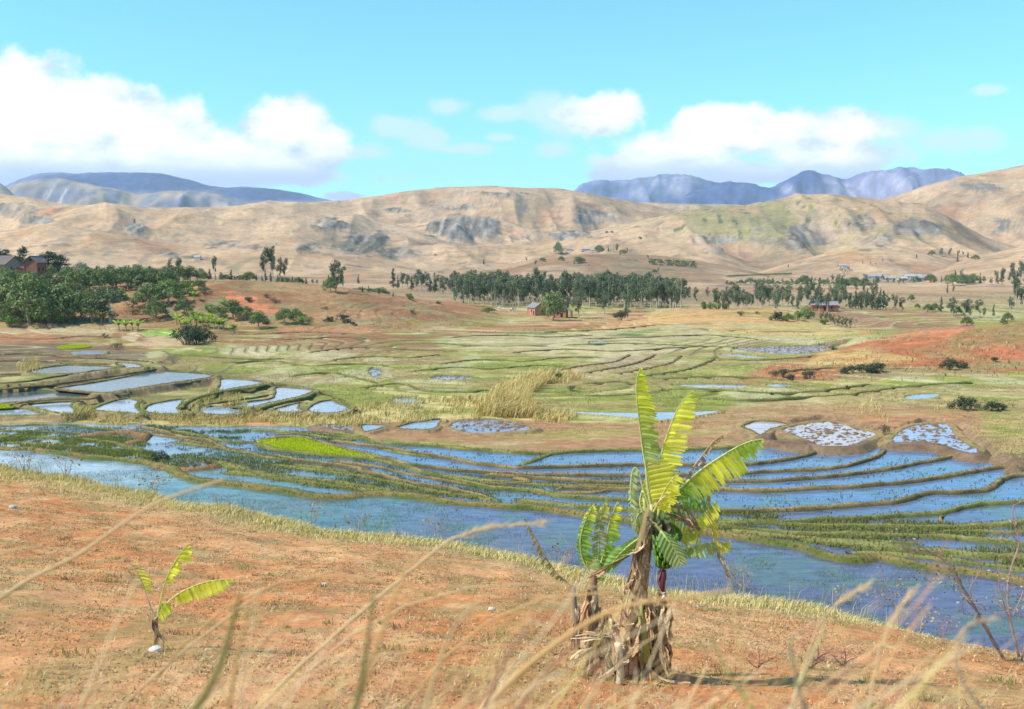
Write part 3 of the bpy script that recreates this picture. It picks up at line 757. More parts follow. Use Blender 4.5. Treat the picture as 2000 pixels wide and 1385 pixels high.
# front sheet as a grid clipped by terrain that rises above it
rows = np.concatenate([np.arange(44, 90, 0.45), np.arange(90, 140, 0.9)]); cols = np.linspace(-0.9, 0.9, 700)
X, Y = polar(rows, cols, None)
PX, PY = project(X, Y, X * 0)
n = fbm(X / 12, Y / 9, 4, 111)
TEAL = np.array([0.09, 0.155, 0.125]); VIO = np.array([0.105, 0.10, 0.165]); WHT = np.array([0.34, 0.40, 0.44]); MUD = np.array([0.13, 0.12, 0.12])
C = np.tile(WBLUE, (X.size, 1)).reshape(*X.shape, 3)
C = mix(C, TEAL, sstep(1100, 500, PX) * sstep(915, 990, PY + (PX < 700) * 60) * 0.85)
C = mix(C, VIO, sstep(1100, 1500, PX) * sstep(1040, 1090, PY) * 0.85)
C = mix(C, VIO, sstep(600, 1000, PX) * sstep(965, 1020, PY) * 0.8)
C = mix(C, WHT, sstep(560, 120, PX) * 0.9 * np.clip((fbm(X / 6, Y / 4, 4, 113) - 0.25) * 3, 0.2, 1))  # whitish cloud reflection painted into the left-hand water colour
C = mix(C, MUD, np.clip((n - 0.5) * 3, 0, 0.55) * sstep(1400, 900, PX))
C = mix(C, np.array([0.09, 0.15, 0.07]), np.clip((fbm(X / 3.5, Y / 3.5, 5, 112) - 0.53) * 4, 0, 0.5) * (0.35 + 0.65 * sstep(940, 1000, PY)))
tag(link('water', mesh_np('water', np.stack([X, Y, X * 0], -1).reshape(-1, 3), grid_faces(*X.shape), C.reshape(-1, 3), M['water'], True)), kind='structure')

# ------------------------------------------------------------------ earth banks
BUNDS = [
    ([(640, 840), (700, 852), (730, 861), (780, 866), (860, 870), (920, 876), (980, 880), (1040, 884), (1080, 884), (1110, 881), (1180, 879), (1250, 877), (1330, 876), (1400, 874), (1450, 872)], 0.9, 0.35, 'g'),
    ([(1010, 907), (1032, 901), (1060, 891), (1088, 882)], 0.8, 0.25, 'g'),
    ([(640, 858), (700, 866), (760, 874), (800, 881), (850, 889), (890, 895), (930, 903), (990, 910), (1050, 911), (1150, 908), (1240, 906), (1380, 906), (1440, 906), (1500, 901), (1550, 893), (1580, 886), (1597, 876)], 0.8, 0.38, 'b'),
    ([(495, 860), (560, 852), (600, 855), (650, 869), (690, 880), (740, 890), (800, 905), (860, 913), (940, 920), (1040, 925), (1100, 925), (1240, 927), (1400, 925), (1500, 919), (1590, 915), (1650, 908), (1700, 894), (1724, 882), (1728, 875)], 0.8, 0.36, 'b'),
    ([(495, 862), (540, 877), (600, 884), (650, 889), (720, 894), (780, 906), (830, 920), (900, 937), (960, 950), (1050, 957), (1110, 967), (1180, 972), (1250, 975), (1330, 977)], 1.0, 0.36, 'g'),
    ([(1872, 887), (1800, 902), (1720, 916), (1640, 926), (1560, 933), (1480, 937), (1400, 938), (1240, 941), (1120, 936), (1040, 931), (940, 926)], 0.8, 0.38, 'b'),
    ([(2030, 899), (1960, 910), (1880, 922), (1800, 935), (1700, 945), (1600, 951), (1500, 956), (1400, 954), (1300, 955), (1200, 953), (1110, 950), (1080, 953)], 0.85, 0.40, 'b'),
    ([(2060, 912), (2000, 925), (1960, 933), (1930, 952), (1900, 957), (1860, 959), (1810, 960), (1770, 972), (1720, 980), (1640, 986), (1560, 992), (1480, 995), (1400, 994), (1330, 990), (1230, 982)], 0.85, 0.42, 'b'),
    ([(2060, 974), (2000, 978), (1930, 982), (1880, 989), (1830, 1000), (1780, 1003), (1700, 1008), (1640, 1010), (1580, 1014), (1500, 1017), (1420, 1021), (1340, 1018)], 0.8, 0.38, 'g'),
    ([(1846, 1002), (1836, 1013), (1846, 1024)], 0.5, 0.3, 'b'),
    ([(2060, 1014), (2000, 1017), (1930, 1023), (1880, 1027), (1800, 1027), (1700, 1025), (1600, 1024), (1500, 1018), (1400, 1012), (1300, 1000)], 1.1, 0.34, 'g'),
    ([(2060, 1066), (2000, 1060), (1940, 1053), (1850, 1047), (1750, 1044), (1680, 1040), (1600, 1041), (1500, 1035), (1400, 1024), (1340, 1014)], 1.4, 0.32, 'g'),
    ([(-300, 860), (0, 873), (60, 875), (150, 887), (220, 894), (280, 900), (330, 911), (370, 930), (420, 939), (500, 947), (560, 956), (620, 966), (680, 967), (720, 961), (780, 963), (840, 971), (900, 979), (980, 986), (1060, 991), (1140, 1001), (1230, 1013), (1320, 1031), (1420, 1041), (1500, 1053), (1560, 1062), (1600, 1076), (1660, 1087), (1720, 1086), (1800, 1103), (1880, 1111), (1960, 1122), (2060, 1145)], 1.55, 0.42, 'o'),
    ([(1560, 1046), (1620, 1054), (1700, 1062), (1780, 1071), (1900, 1080), (2060, 1090)], 2.2, 0.35, 'g'),
    ([(-300, 848), (0, 850), (80, 853), (150, 856), (210, 862), (250, 872), (290, 884)], 1.6, 0.3, 'g'),
    ([(140, 850), (200, 846), (240, 842), (280, 848), (270, 860), (230, 865)], 2.2, 0.45, 'r'),
    ([(270, 831), (310, 839), (350, 851), (400, 858), (428, 868), (445, 875), (500, 885), (560, 893), (620, 902), (690, 911), (740, 925), (800, 940), (860, 949), (920, 962), (965, 971)], 1.0, 0.34, 'b'),
    ([(330, 838), (380, 848), (450, 862), (495, 862)], 1.3, 0.25, 'g'),
    ([(400, 896), (440, 905), (500, 922), (560, 932), (640, 938), (700, 947), (760, 957), (840, 965)], 2.2, 0.28, 'g'),
    ([(480, 838), (540, 841), (600, 848), (640, 853), (690, 858)], 0.9, 0.25, 'g'),
    ([(300, 905), (350, 915), (400, 912), (440, 905)], 1.8, 0.3, 'r'),
    ([(-300, 830), (0, 831), (60, 829), (130, 829), (180, 835), (236, 841)], 0.6, 0.25, 'g'),
    ([(740, 875), (800, 886), (850, 893)], 0.6, 0.2, 'g'),
    ([(940, 922), (1000, 929), (1030, 940), (980, 944), (920, 941)], 0.9, 0.25, 'b'),
    ([(520, 905), (600, 915), (680, 925), (740, 930)], 1.0, 0.2, 'g'),
    ([(1040, 962), (1100, 962), (1160, 960), (1210, 955)], 0.8, 0.25, 'b'),
    ([(-300, 838), (0, 840), (100, 843), (180, 848), (240, 852)], 1.0, 0.2, 'g'),
    ([(0, 862), (80, 866), (160, 872), (230, 880), (290, 890), (330, 900)], 1.2, 0.2, 'g'),
    ([(330, 862), (400, 870), (470, 882), (520, 892), (580, 898)], 1.3, 0.2, 'g'),
    ([(440, 918), (520, 926), (600, 940), (680, 950), (760, 960), (860, 972)], 2.6, 0.2, 'g'),
    ([(560, 905), (640, 915), (720, 932), (800, 948), (880, 962), (980, 976)], 1.3, 0.22, 'g'),
    ([(640, 898), (720, 908), (800, 925), (870, 938), (930, 948)], 0.9, 0.2, 'b'),
    ([(860, 925), (940, 936), (1040, 945), (1140, 947), (1240, 948)], 0.9, 0.22, 'g'),
    ([(1000, 972), (1100, 985), (1200, 992), (1300, 1002), (1380, 1010)], 1.6, 0.25, 'g'),
    ([(1400, 1030), (1500, 1042), (1600, 1052), (1700, 1056), (1800, 1060)], 1.3, 0.22, 'g'),
    ([(1650, 1075), (1760, 1082), (1860, 1094), (1960, 1106), (2060, 1120)], 1.2, 0.22, 'g'),
    ([(260, 842), (330, 852), (380, 862), (420, 872)], 0.8, 0.2, 'b'),
    ([(520, 848), (600, 846), (660, 850), (720, 860)], 0.6, 0.2, 'g'),
    ([(2100, 1035), (1980, 1038), (1900, 1037), (1820, 1036)], 0.7, 0.25, 'g'),
]
tuftP = []; tuftC = []
BCOL = {'g': ((0.09, 0.10, 0.03), (0.23, 0.205, 0.07)), 'b': ((0.09, 0.075, 0.035), (0.29, 0.20, 0.09)), 'o': ((0.085, 0.105, 0.028), (0.19, 0.15, 0.055)), 'r': ((0.17, 0.10, 0.05), (0.28, 0.16, 0.075))}
def bank(world, w, h, kind, z0=0.0, closed=False, name='earth_bank'):
    d = np.concatenate([[0], np.cumsum(np.linalg.norm(np.diff(world, axis=0), axis=1))])
    n = max(4, int(d[-1] / 0.35)); s = np.linspace(0, d[-1], n)
    p = np.stack([np.interp(s, d, world[:, 0]), np.interp(s, d, world[:, 1])], -1)
    p = p + (np.stack([fbm(s / 2.5, s * 0 + w, 3, 7), fbm(s / 2.5, s * 0 + w + 5, 3, 8)], -1) - 0.5) * 0.5
    t = np.gradient(p, axis=0); t /= np.linalg.norm(t, axis=1)[:, None] + 1e-9
    nrm = np.stack([-t[:, 1], t[:, 0]], -1)
    prof = np.array([(-0.62, -0.35), (-0.5, 0.25), (-0.34, 0.80), (-0.12, 1.0), (0.12, 1.0), (0.34, 0.8), (0.5, 0.25), (0.62, -0.35)])
    ww = w * (0.45 + 1.1 * fbm(s / 3.2, s * 0 + w * 7, 4, 9)); hh = h * (0.75 + 0.55 * fbm(s / 1.1, s * 0, 3, 10))
    if not closed:
        tp = np.clip(np.minimum(s, d[-1] - s) / 1.3, 0, 1) ** 0.5; hh = hh * tp - (1 - tp) * 0.25; ww = ww * (0.35 + 0.65 * tp)
    v = []; c = []
    lo, hi = [np.array(q) for q in BCOL[kind]]
    for (a, b) in prof:
        q = p + nrm * (a * ww)[:, None]
        zz = z0 + b * hh + (vnoise(s / 0.4, s * 0 + a * 9, 4) - 0.5) * 0.07
        v.append(np.stack([q[:, 0], q[:, 1], zz], -1))
        m = np.clip(fbm(s / 3.0, s * 0 + a * 2, 4, 12) * 1.9 - 0.45 + (0.3 if abs(a) < 0.2 else -0.1), 0, 1)
        if b < 0.3: m = m * 0.4
        cc = mix(lo, hi, m)
        if kind == 'o' and a > 0: cc = mix(cc, np.array([0.15, 0.18, 0.05]), m * 0 + 0.5)
        if kind == 'o' and a < 0: cc = mix(cc, np.array([0.27, 0.16, 0.07]), m * 0.7)
        c.append(cc)
    v = np.stack(v, 1); c = np.stack(c, 1)
    nr, nc = v.shape[:2]
    o = link(name, mesh_np(name, v.reshape(-1, 3), grid_faces(nr, nc), c.reshape(-1, 3), M['bank'], True)); tag(o, kind='structure')
    k = int(d[-1] * 14 * min(w, 2.0))
    ii = rng.integers(0, n, k); off = rng.uniform(-0.5, 0.5, k)
    q = p[ii] + nrm[ii] * (off * ww[ii])[:, None]
    tuftP.append(np.stack([q[:, 0], q[:, 1], z0 + hh[ii] * (1 - np.abs(off) * 1.1)], -1))
    tuftC.append(mix(lo, hi, rng.uniform(0, 1, k)) * rng.uniform(0.8, 1.4, k)[:, None])
for (px, w, h, kd) in BUNDS:
    q = crom(np.array(px, float), 6)
    wd = on_plane(q[:, 0], q[:, 1], h * 0.6)
    bank(wd[:, :2], w * 0.78, h * 0.82, kd)
for (px, z_, w_b) in [([(-60, 748), (40, 746), (90, 738), (170, 726), (235, 718), (238, 713), (215, 711), (160, 710), (118, 709)], 2.25, .6), ([(-60, 766), (0, 760), (90, 752), (200, 737), (300, 722), (315, 717)], 1.7, .7), ([(20, 789), (60, 783), (120, 779), (175, 778), (192, 771), (205, 768), (300, 756), (380, 745), (416, 738)], 1.3, .8),
                     ([(105, 758), (150, 764), (190, 767), (250, 769)], 1.45, .5), ([(524, 750), (490, 757), (430, 765), (380, 778), (350, 795)], 1.15, .8), ([(617, 766), (590, 777), (530, 790), (500, 800)], .85, .8), ([(395, 790), (440, 784), (500, 776), (530, 770)], 1.0, .5), ([(246, 775), (275, 782), (268, 796), (284, 810)], .8, .6), ([(-60, 731), (60, 731), (120, 733)], 1.9, .5),
                     ([(0, 692), (60, 690), (130, 697), (210, 700), (300, 706)], 1.62, .5), ([(110, 703), (180, 706), (250, 707)], 1.62, .4), ([(-60, 705), (40, 704), (100, 706)], 1.62, .5), ([(360, 728), (410, 731), (470, 739), (530, 748), (620, 762), (660, 778), (700, 800)], .75, .5), ([(320, 722), (380, 725), (420, 733)], 1.2, .4)]:
    q = crom(np.array(px, float), 6); wd = on_plane(q[:, 0], q[:, 1], z_ + .1); bank(wd[:, :2], w_b * .85, .22, 'b' if z_ > 1.2 else 'g', z_)
# low walls between the stepped fields of the valley floor
for (px, k) in [([(240, 690), (330, 694), (420, 700), (500, 704), (560, 702)], 'g'), ([(430, 712), (520, 706), (600, 716), (680, 712), (760, 716)], 'g'), ([(560, 738), (640, 730), (700, 742), (740, 752)], 'g'), ([(700, 760), (780, 752), (830, 766), (900, 768), (960, 764)], 'g'), ([(640, 706), (720, 698), (800, 700), (860, 694)], 'g'),
                ([(860, 712), (940, 704), (1020, 708), (1100, 700), (1180, 700)], 'g'), ([(800, 728), (880, 720), (960, 722), (1040, 716), (1110, 718)], 'g'), ([(1000, 690), (1100, 684), (1200, 688), (1300, 682), (1380, 678)], 'b'), ([(1100, 676), (1220, 672), (1320, 676), (1440, 680)], 'g'), ([(1130, 664), (1260, 660), (1380, 656), (1480, 664)], 'b'),
                ([(1080, 726), (1140, 716), (1200, 708), (1230, 694)], 'b'), ([(1140, 730), (1200, 720), (1250, 708), (1280, 694)], 'b'), ([(1200, 732), (1260, 722), (1310, 710), (1330, 696)], 'b'), ([(1250, 736), (1330, 726), (1380, 710), (1400, 698)], 'g'), ([(1280, 742), (1400, 738), (1500, 742), (1560, 750)], 'g'), ([(1290, 762), (1400, 764), (1500, 770), (1600, 766), (1700, 752)], 'g'),
                ([(1360, 780), (1460, 784), (1560, 778), (1660, 772), (1760, 758), (1900, 748)], 'g'), ([(1130, 752), (1200, 748), (1260, 752)], 'g'), ([(1080, 770), (1160, 776), (1240, 772)], 'g'), ([(1500, 730), (1620, 722), (1760, 724), (1900, 728)], 'b'), ([(880, 660), (980, 656), (1080, 660), (1160, 656)], 'b'), ([(760, 676), (860, 672), (960, 678), (1060, 676)], 'g'),
                ([(460, 660), (560, 664), (660, 660), (760, 664)], 'b'), ([(380, 650), (480, 654), (600, 650), (700, 654)], 'b'), ([(0, 660), (90, 664), (160, 658), (240, 662)], 'b'), ([(1060, 650), (1200, 644), (1300, 634), (1340, 630)], 'b'), ([(1380, 700), (1460, 706), (1540, 702), (1600, 696)], 'g'), ([(600, 690), (700, 680), (800, 684), (900, 688)], 'g')]:
    q = crom(np.array(px, float), 6); wd = on_plane(q[:, 0], q[:, 1], .4); zc = grid_z(VALG, wd[:, 0], wd[:, 1]); bank(wd[:, :2], 0.85, .26, k, float(np.median(zc)) - .04)
for (nm, zz, px, kd, poly) in POOLS:
    if kd == 'w':
        pl = np.concatenate([poly, poly[:1]])
        bank(pl, 0.36, 0.17, 'b' if nm in 'TQOABCIJKLM' else 'g', zz, True)
tuftP = np.concatenate(tuftP); tuftC = np.concatenate(tuftC)
N = len(tuftP)
v, f, c = blades(tuftP - [0, 0, 0.03], rng.uniform(0.10, 0.32, N), 0.07, rng.uniform(0, 6.28, N), rng.uniform(0.1, 0.8, N), tuftC)
tag(link('bank_grass', mesh_np('bank_grass', v, f, c, M['grass'])), kind='stuff')

# ------------------------------------------------------------------ seedlings and weeds standing in the water
def inpoly_scatter(poly_px, n, z=0.0):
    pl = np.array(poly_px, float)
    w = on_plane(pl[:, 0], pl[:, 1], z)[:, :2]
    lo = w.min(0); hi = w.max(0)
    q = rng.uniform(lo, hi, (n * 4, 2))
    d = sdf(q[:, 0], q[:, 1], w)
    return q[d < 0][:n], w
def stuff_patch(name, poly, dens, h, w, cols, z=0.0, clump=0.5, cs=3.0, lean=0.6):
    pl = np.array(poly, float); ww = on_plane(pl[:, 0], pl[:, 1], z)[:, :2]
    lo = ww.min(0); hi = ww.max(0)
    n = int((hi - lo).prod() * dens)
    q = rng.uniform(lo, hi, (n, 2))
    d = sdf(q[:, 0], q[:, 1], ww)
    m = (d < 0) & (fbm(q[:, 0] / cs, q[:, 1] / cs, 4, 121) > clump + rng.uniform(-0.08, 0.08, n))
    q = q[m]; n = len(q)
    if n == 0: return [], [], []
    zz = np.full(n, z)
    cols = np.array(cols); cc = cols[rng.integers(0, len(cols), n)] * rng.uniform(0.75, 1.25, n)[:, None]
    return blades(np.stack([q[:, 0], q[:, 1], zz], -1), rng.uniform(h[0], h[1], n), rng.uniform(w * 0.6, w * 1.4, n), rng.uniform(0, 6.28, n), rng.uniform(0, lean, n), cc)
def join(parts):
    V = []; Fc = []; Cc = []; k = 0
    for (v, f, c) in parts:
        if len(v) == 0: continue
        V.append(v); Fc.append(f + k); Cc.append(c); k += len(v)
    return np.concatenate(V), np.concatenate(Fc), np.concatenate(Cc)
G1 = [(0.10, 0.16, 0.04), (0.14, 0.20, 0.05), (0.09, 0.12, 0.05), (0.20, 0.22, 0.08)]
parts = [
    stuff_patch('g', [(300, 890), (420, 885), (560, 900), (760, 935), (960, 965), (960, 980), (800, 965), (640, 955), (450, 930), (330, 908)], 34, (0.12, 0.35), 0.09, [(0.17, 0.20, 0.05), (0.27, 0.26, 0.08), (0.25, 0.2, 0.1)], 0, 0.46, 3.0),
    stuff_patch('h', [(0, 842), (240, 848), (330, 880), (330, 905), (0, 872)], 34, (0.12, 0.4), 0.09, [(0.17, 0.20, 0.05), (0.27, 0.26, 0.08)], 0, 0.53, 3.0),
    stuff_patch('i', [(270, 830), (640, 845), (700, 868), (480, 860), (330, 850)], 40, (0.1, 0.3), 0.08, [(0.12, 0.16, 0.04), (0.2, 0.22, 0.06)], 0, 0.52, 2.5),
    stuff_patch('a', [(0, 880), (300, 905), (700, 975), (1100, 1005), (1500, 1065), (2000, 1140), (2000, 1330), (1500, 1180), (1000, 1095), (500, 1010), (0, 920)], 46, (0.05, 0.14), 0.02, G1, 0, 0.54, 2.5),
    stuff_patch('b', [(0, 850), (300, 870), (520, 910), (760, 950), (1000, 975), (1000, 940), (700, 890), (480, 865), (300, 835), (0, 832)], 40, (0.06, 0.22), 0.05, G1, 0, 0.50, 2.0),
    stuff_patch('c', [(300, 835), (640, 850), (1040, 885), (1250, 880), (1900, 880), (2000, 905), (2000, 1050), (1500, 1040), (1100, 985), (700, 930)], 9, (0.06, 0.18), 0.08, G1, 0, 0.56, 1.6),
    stuff_patch('d', [(1000, 930), (1240, 930), (1260, 985), (1000, 960)], 18, (0.08, 0.2), 0.08, G1, 0, 0.48, 2.0),
    stuff_patch('e', [(1400, 1000), (2000, 1030), (2000, 1110), (1700, 1080), (1400, 1035)], 60, (0.15, 0.4), 0.08, [(0.15, 0.19, 0.045), (0.22, 0.24, 0.07), (0.25, 0.2, 0.08)], 0, 0.47, 3.0),
    stuff_patch('f', [(0, 848), (270, 862), (330, 905), (200, 888), (0, 868)], 70, (0.15, 0.45), 0.09, [(0.18, 0.21, 0.05), (0.28, 0.27, 0.08)], 0, 0.50, 3.0),
]
v, f, c = join(parts)
tag(link('rice_seedlings', mesh_np('rice_seedlings', v, f, c, M['grass'])), kind='stuff')
LIME = [(0.50, 0.54, 0.02), (0.57, 0.60, 0.03), (0.45, 0.51, 0.02)]
for poly, z, lab in (([(502, 860), (560, 855), (590, 855), (640, 869), (690, 881), (738, 892), (640, 887), (560, 880), (525, 873)], 0.16, ''),
                ([(113, 677), (145, 673), (176, 674), (172, 678), (135, 681), (115, 681)], 1.68, ''),
                ([(-60, 788), (0, 785), (24, 790), (20, 796), (-60, 797)], 1.0, ''),
                ([(768, 665), (780, 660), (795, 660), (785, 666), (772, 667)], 0.35, '')):
    pl = np.array(poly, float); w = on_plane(pl[:, 0], pl[:, 1], z)
    pts = crom(w[:, :2], 4, True)
    lo = pts.min(0); hi = pts.max(0); n = int((hi - lo).prod() * 70)
    q = rng.uniform(lo, hi, (n, 2)); q = q[sdf(q[:, 0], q[:, 1], pts) < 0]; n = len(q)
    cc = np.array(LIME)[rng.integers(0, 3, n)] * rng.uniform(0.9, 1.1, n)[:, None]
    v, f, c = blades(np.stack([q[:, 0], q[:, 1], np.full(n, z - 0.12)], -1), rng.uniform(0.16, 0.26, n), 0.10, rng.uniform(0, 6.28, n), rng.uniform(0, 0.5, n), cc)
    import mathutils.geometry as mg
    tris = np.array(mg.tessellate_polygon([[Vector((p[0], p[1], 0)) for p in pts]]))
    vv = np.array([(p[0], p[1], z - 0.06) for p in pts])
    v, f, c = join([(v, f, c), (vv, tris, np.tile([0.42, 0.46, 0.02], (len(vv), 1)))])
    tag(link('seedling_bed', mesh_np('seedling_bed', v, f, c, M['grass'])), kind='stuff')

#PART2
# ------------------------------------------------------------------ foliage
def leafcards(cents, rads, n, size, cols, seed, shell=0.55, droop=0.0, drop=0.0):
    """n small quads spread through ellipsoidal clumps; irregular, with gaps"""
    r = np.random.default_rng(seed)
    cents = np.array(cents, float); rads = np.array(rads, float)
    wgt = rads.prod(1) ** (2 / 3); wgt /= wgt.sum()
    ci = r.choice(len(cents), n, p=wgt)
    d = r.normal(size=(n, 3)); d /= np.linalg.norm(d, axis=1)[:, None]
    rr = r.uniform(shell, 1.0, n) ** 0.7 * (0.82 + 0.36 * vnoise(d[:, 0] * 2.2 + ci * 3.1, d[:, 1] * 2.2 + d[:, 2] * 1.7, seed))
    p = cents[ci] + d * rads[ci] * rr[:, None]
    keep = vnoise(p[:, 0] / (size * 3.2) + 9, p[:, 2] / (size * 2.6) + p[:, 1] / (size * 3.2), seed + 3) > drop
    p = p[keep]; d = d[keep]; ci = ci[keep]; n = len(p)
    nrm = d * 0.9 + r.normal(size=(n, 3)) * 0.55 + [0, 0, 0.35]; nrm /= np.linalg.norm(nrm, axis=1)[:, None]
    t = np.cross(nrm, r.normal(size=(n, 3))); t /= np.linalg.norm(t, axis=1)[:, None] + 1e-9
    if droop: t = t * (1 - droop) + np.array([0, 0, -1.0]) * droop; t /= np.linalg.norm(t, axis=1)[:, None]
    b = np.cross(nrm, t); b /= np.linalg.norm(b, axis=1)[:, None] + 1e-9
    sz = size * r.uniform(0.6, 1.3, n); 
    a = t * sz[:, None]; c = b * (sz * 0.45)[:, None]
    v = np.stack([p - a * 0.5, p + c * 0.8, p + a * 0.55, p - c * 0.8], 1).reshape(-1, 3)
    f = np.arange(n * 4).reshape(-1, 4)
    cols = np.array(cols, float)
    k = np.clip(r.uniform(0, 1, len(cents))[ci] * 0.6 + r.uniform(0, 0.6, n), 0, 0.999) * (len(cols) - 1)
    i = k.astype(int); fr = (k - i)[:, None]
    cc = cols[i] * (1 - fr) + cols[np.minimum(i + 1, len(cols) - 1)] * fr
    return v, f, np.repeat(cc * r.uniform(0.85, 1.15, n)[:, None], 4, axis=0)

TREES = {}
def reg(kind, height, trunk, crown):
    TREES.setdefault(kind, []).append((height, trunk, crown))
EUC = [(0.085, 0.11, 0.06), (0.125, 0.15, 0.08), (0.19, 0.21, 0.105)]
for s_ in range(6):
    r = random.Random(s_ + 50); H = 12.0
    mb = MB(); lean = r.uniform(-0.5, 0.5)
    pts = [(lean * (i / 6) ** 2 + r.uniform(-.06, .06), r.uniform(-.06, .06), H * 0.93 * i / 6) for i in range(7)]
    mb.tube(pts, [0.22, 0.18, 0.15, 0.12, 0.09, 0.06, 0.03], (0.42, 0.36, 0.28), 6)
    cents = []; rads = []
    k = r.randint(8, 11); z0 = H * r.uniform(0.14, 0.34)
    for i in range(k):
        z = z0 + (H * 0.93 - z0) * (i + r.uniform(0.1, 0.8)) / k; a = r.uniform(0, 6.28)
        w = (0.95 + 1.15 * math.sin(math.pi * min(1, (z - z0) / (H - z0) * 0.9 + 0.12))) * r.uniform(0.45, 0.9)
        o = w * 0.75; c_ = (lean * (z / H) ** 2 + math.cos(a) * o, math.sin(a) * o, z)
        cents.append(c_); rads.append((w * 0.85, w * 0.85, w * r.uniform(0.8, 1.35)))
        mb.tube([(lean * (z / H) ** 2 * .9, 0, z - 0.9), c_], [0.05, 0.02], (0.36, 0.30, 0.24), 4)
    v, f, c = leafcards(cents, rads, 1250, 0.42, EUC, s_, 0.2, 0.5, 0.2)
    reg('euc', H, mb.mesh('trunk', M['bark']), mesh_np('crown', v, f, c, M['leaf']))
MAN = [(0.085, 0.12, 0.042), (0.14, 0.185, 0.06), (0.26, 0.30, 0.09)]
for s_ in range(5):
    r = random.Random(s_ + 90); H = 8.0
    mb = MB()
    mb.tube([(0, 0, 0), (0.1, 0.05, 1.2), (0.05, 0.1, 2.6), (0.1, 0, 4.5)], [0.32, 0.26, 0.22, 0.12], (0.33, 0.26, 0.19), 7)
    cents = []; rads = []
    for i in range(19):
        a = i * 2.4 + r.uniform(-.4, .4); q = math.sqrt((i + 0.5) / 19)
        R_ = 3.7 * q * r.uniform(0.85, 1.1); z = 2.2 + 4.5 * (1 - q ** 1.8) * r.uniform(0.8, 1.05) + r.uniform(-.5, .3)
        c_ = (math.cos(a) * R_, math.sin(a) * R_, z); cents.append(c_); w = r.uniform(0.95, 1.55); rads.append((w * 1.12, w * 1.12, w * 0.85))
        if i % 2 == 0: mb.tube([(0.05, 0.05, 2.2 + r.uniform(-.3, .4)), (c_[0] * .5, c_[1] * .5, (z + 2.5) / 2 + .3), c_], [0.11, 0.08, 0.03], (0.28, 0.22, 0.17), 5)
    v, f, c = leafcards(cents, rads, 3000, 0.42, MAN, s_ + 20, 0.45, 0.1, 0.14)
    reg('dome', H, mb.mesh('trunk', M['bark']), mesh_np('crown', v, f, c, M['leaf']))
for s_ in range(3):          # cedar-like dark wide conifers
    r = random.Random(s_ + 130); H = 10.0
    mb = MB(); mb.tube([(0, 0, 0), (0, 0, 5), (0, 0, 9.2)], [0.3, 0.2, 0.05], (0.2, 0.16, 0.13), 6)
    cents = []; rads = []
    for i in range(44):
        q = r.uniform(0, 1); z = 2 + 7.6 * q; R_ = (1 - q) ** 0.6 * r.uniform(1.2, 3.6); a = r.uniform(0, 6.28)
        c_ = (math.cos(a) * R_, math.sin(a) * R_, z); cents.append(c_); w = r.uniform(0.8, 1.4); rads.append((w * 1.35, w * 1.35, w * 0.5))
        mb.tube([(0, 0, z - .5), c_], [0.07, 0.02], (0.2, 0.16, 0.13), 4)
    v, f, c = leafcards(cents, rads, 3600, 0.40, [(0.035, 0.06, 0.038), (0.055, 0.085, 0.05), (0.08, 0.11, 0.06)], s_ + 40, 0.2, 0.2, 0.2)
    reg('cedar', H, mb.mesh('trunk', M['bark']), mesh_np('crown', v, f, c, M['leaf']))
for s_ in range(3):          # slim cypress / pine
    r = random.Random(s_ + 170); H = 9.0
    mb = MB(); mb.tube([(0, 0, 0), (0, 0, 4.5), (0, 0, 8.6)], [0.17, 0.12, 0.03], (0.24, 0.19, 0.15), 6)
    cents = []; rads = []
    for i in range(12):
        q = i / 12; z = 1.4 + 7.2 * q; w = 1.25 * (1 - q) ** 0.7 * r.uniform(0.7, 1.1) + 0.18; a = r.uniform(0, 6.28)
        cents.append((math.cos(a) * w * .35, math.sin(a) * w * .35, z)); rads.append((w * .8, w * .8, 0.75))
    v, f, c = leafcards(cents, rads, 900, 0.36, [(0.04, 0.065, 0.038), (0.065, 0.095, 0.05), (0.09, 0.12, 0.06)], s_ + 60, 0.2, 0.3, 0.15)
    reg('pine', H, mb.mesh('trunk', M['bark']), mesh_np('crown', v, f, c, M['leaf']))
def bushset(kind, cols, n0, sz, flat=0.8, drop=0.15, cnt=4):
    for s_ in range(cnt):
        r = random.Random(s_ + len(kind) * 31); H = 2.0
        mb = MB(); cents = []; rads = []
        for i in range(11):
            a = r.uniform(0, 6.28); q = r.uniform(0, 1.25); z = 0.45 + r.uniform(0, 1.05) * (1 - q * .4)
            c_ = (math.cos(a) * q, math.sin(a) * q, z); cents.append(c_); w = r.uniform(0.3, 0.62); rads.append((w, w, w * flat))
            mb.tube([(math.cos(a) * .1, math.sin(a) * .1, -0.1), (c_[0] * .6, c_[1] * .6, z * .6), c_], [0.05, 0.035, 0.012], (0.22, 0.16, 0.12), 4)
        v, f, c = leafcards(cents, rads, n0, sz, cols, s_ + 77, 0.25, 0.1, drop)
        reg(kind, H, mb.mesh('stems', M['bark']), mesh_np('foliage', v, f, c, M['leaf']))
bushset('bush', MAN, 1100, 0.17)
bushset('dark_bush', [(0.035, 0.052, 0.03), (0.065, 0.085, 0.045), (0.10, 0.11, 0.055)], 1100, 0.17)
bushset('dry_bush', [(0.10, 0.08, 0.045), (0.17, 0.13, 0.07), (0.16, 0.17, 0.06)], 600, 0.15, 0.8, 0.3)
bushset('lime_bush', [(0.10, 0.17, 0.03), (0.17, 0.25, 0.045), (0.26, 0.32, 0.06)], 1000, 0.19)
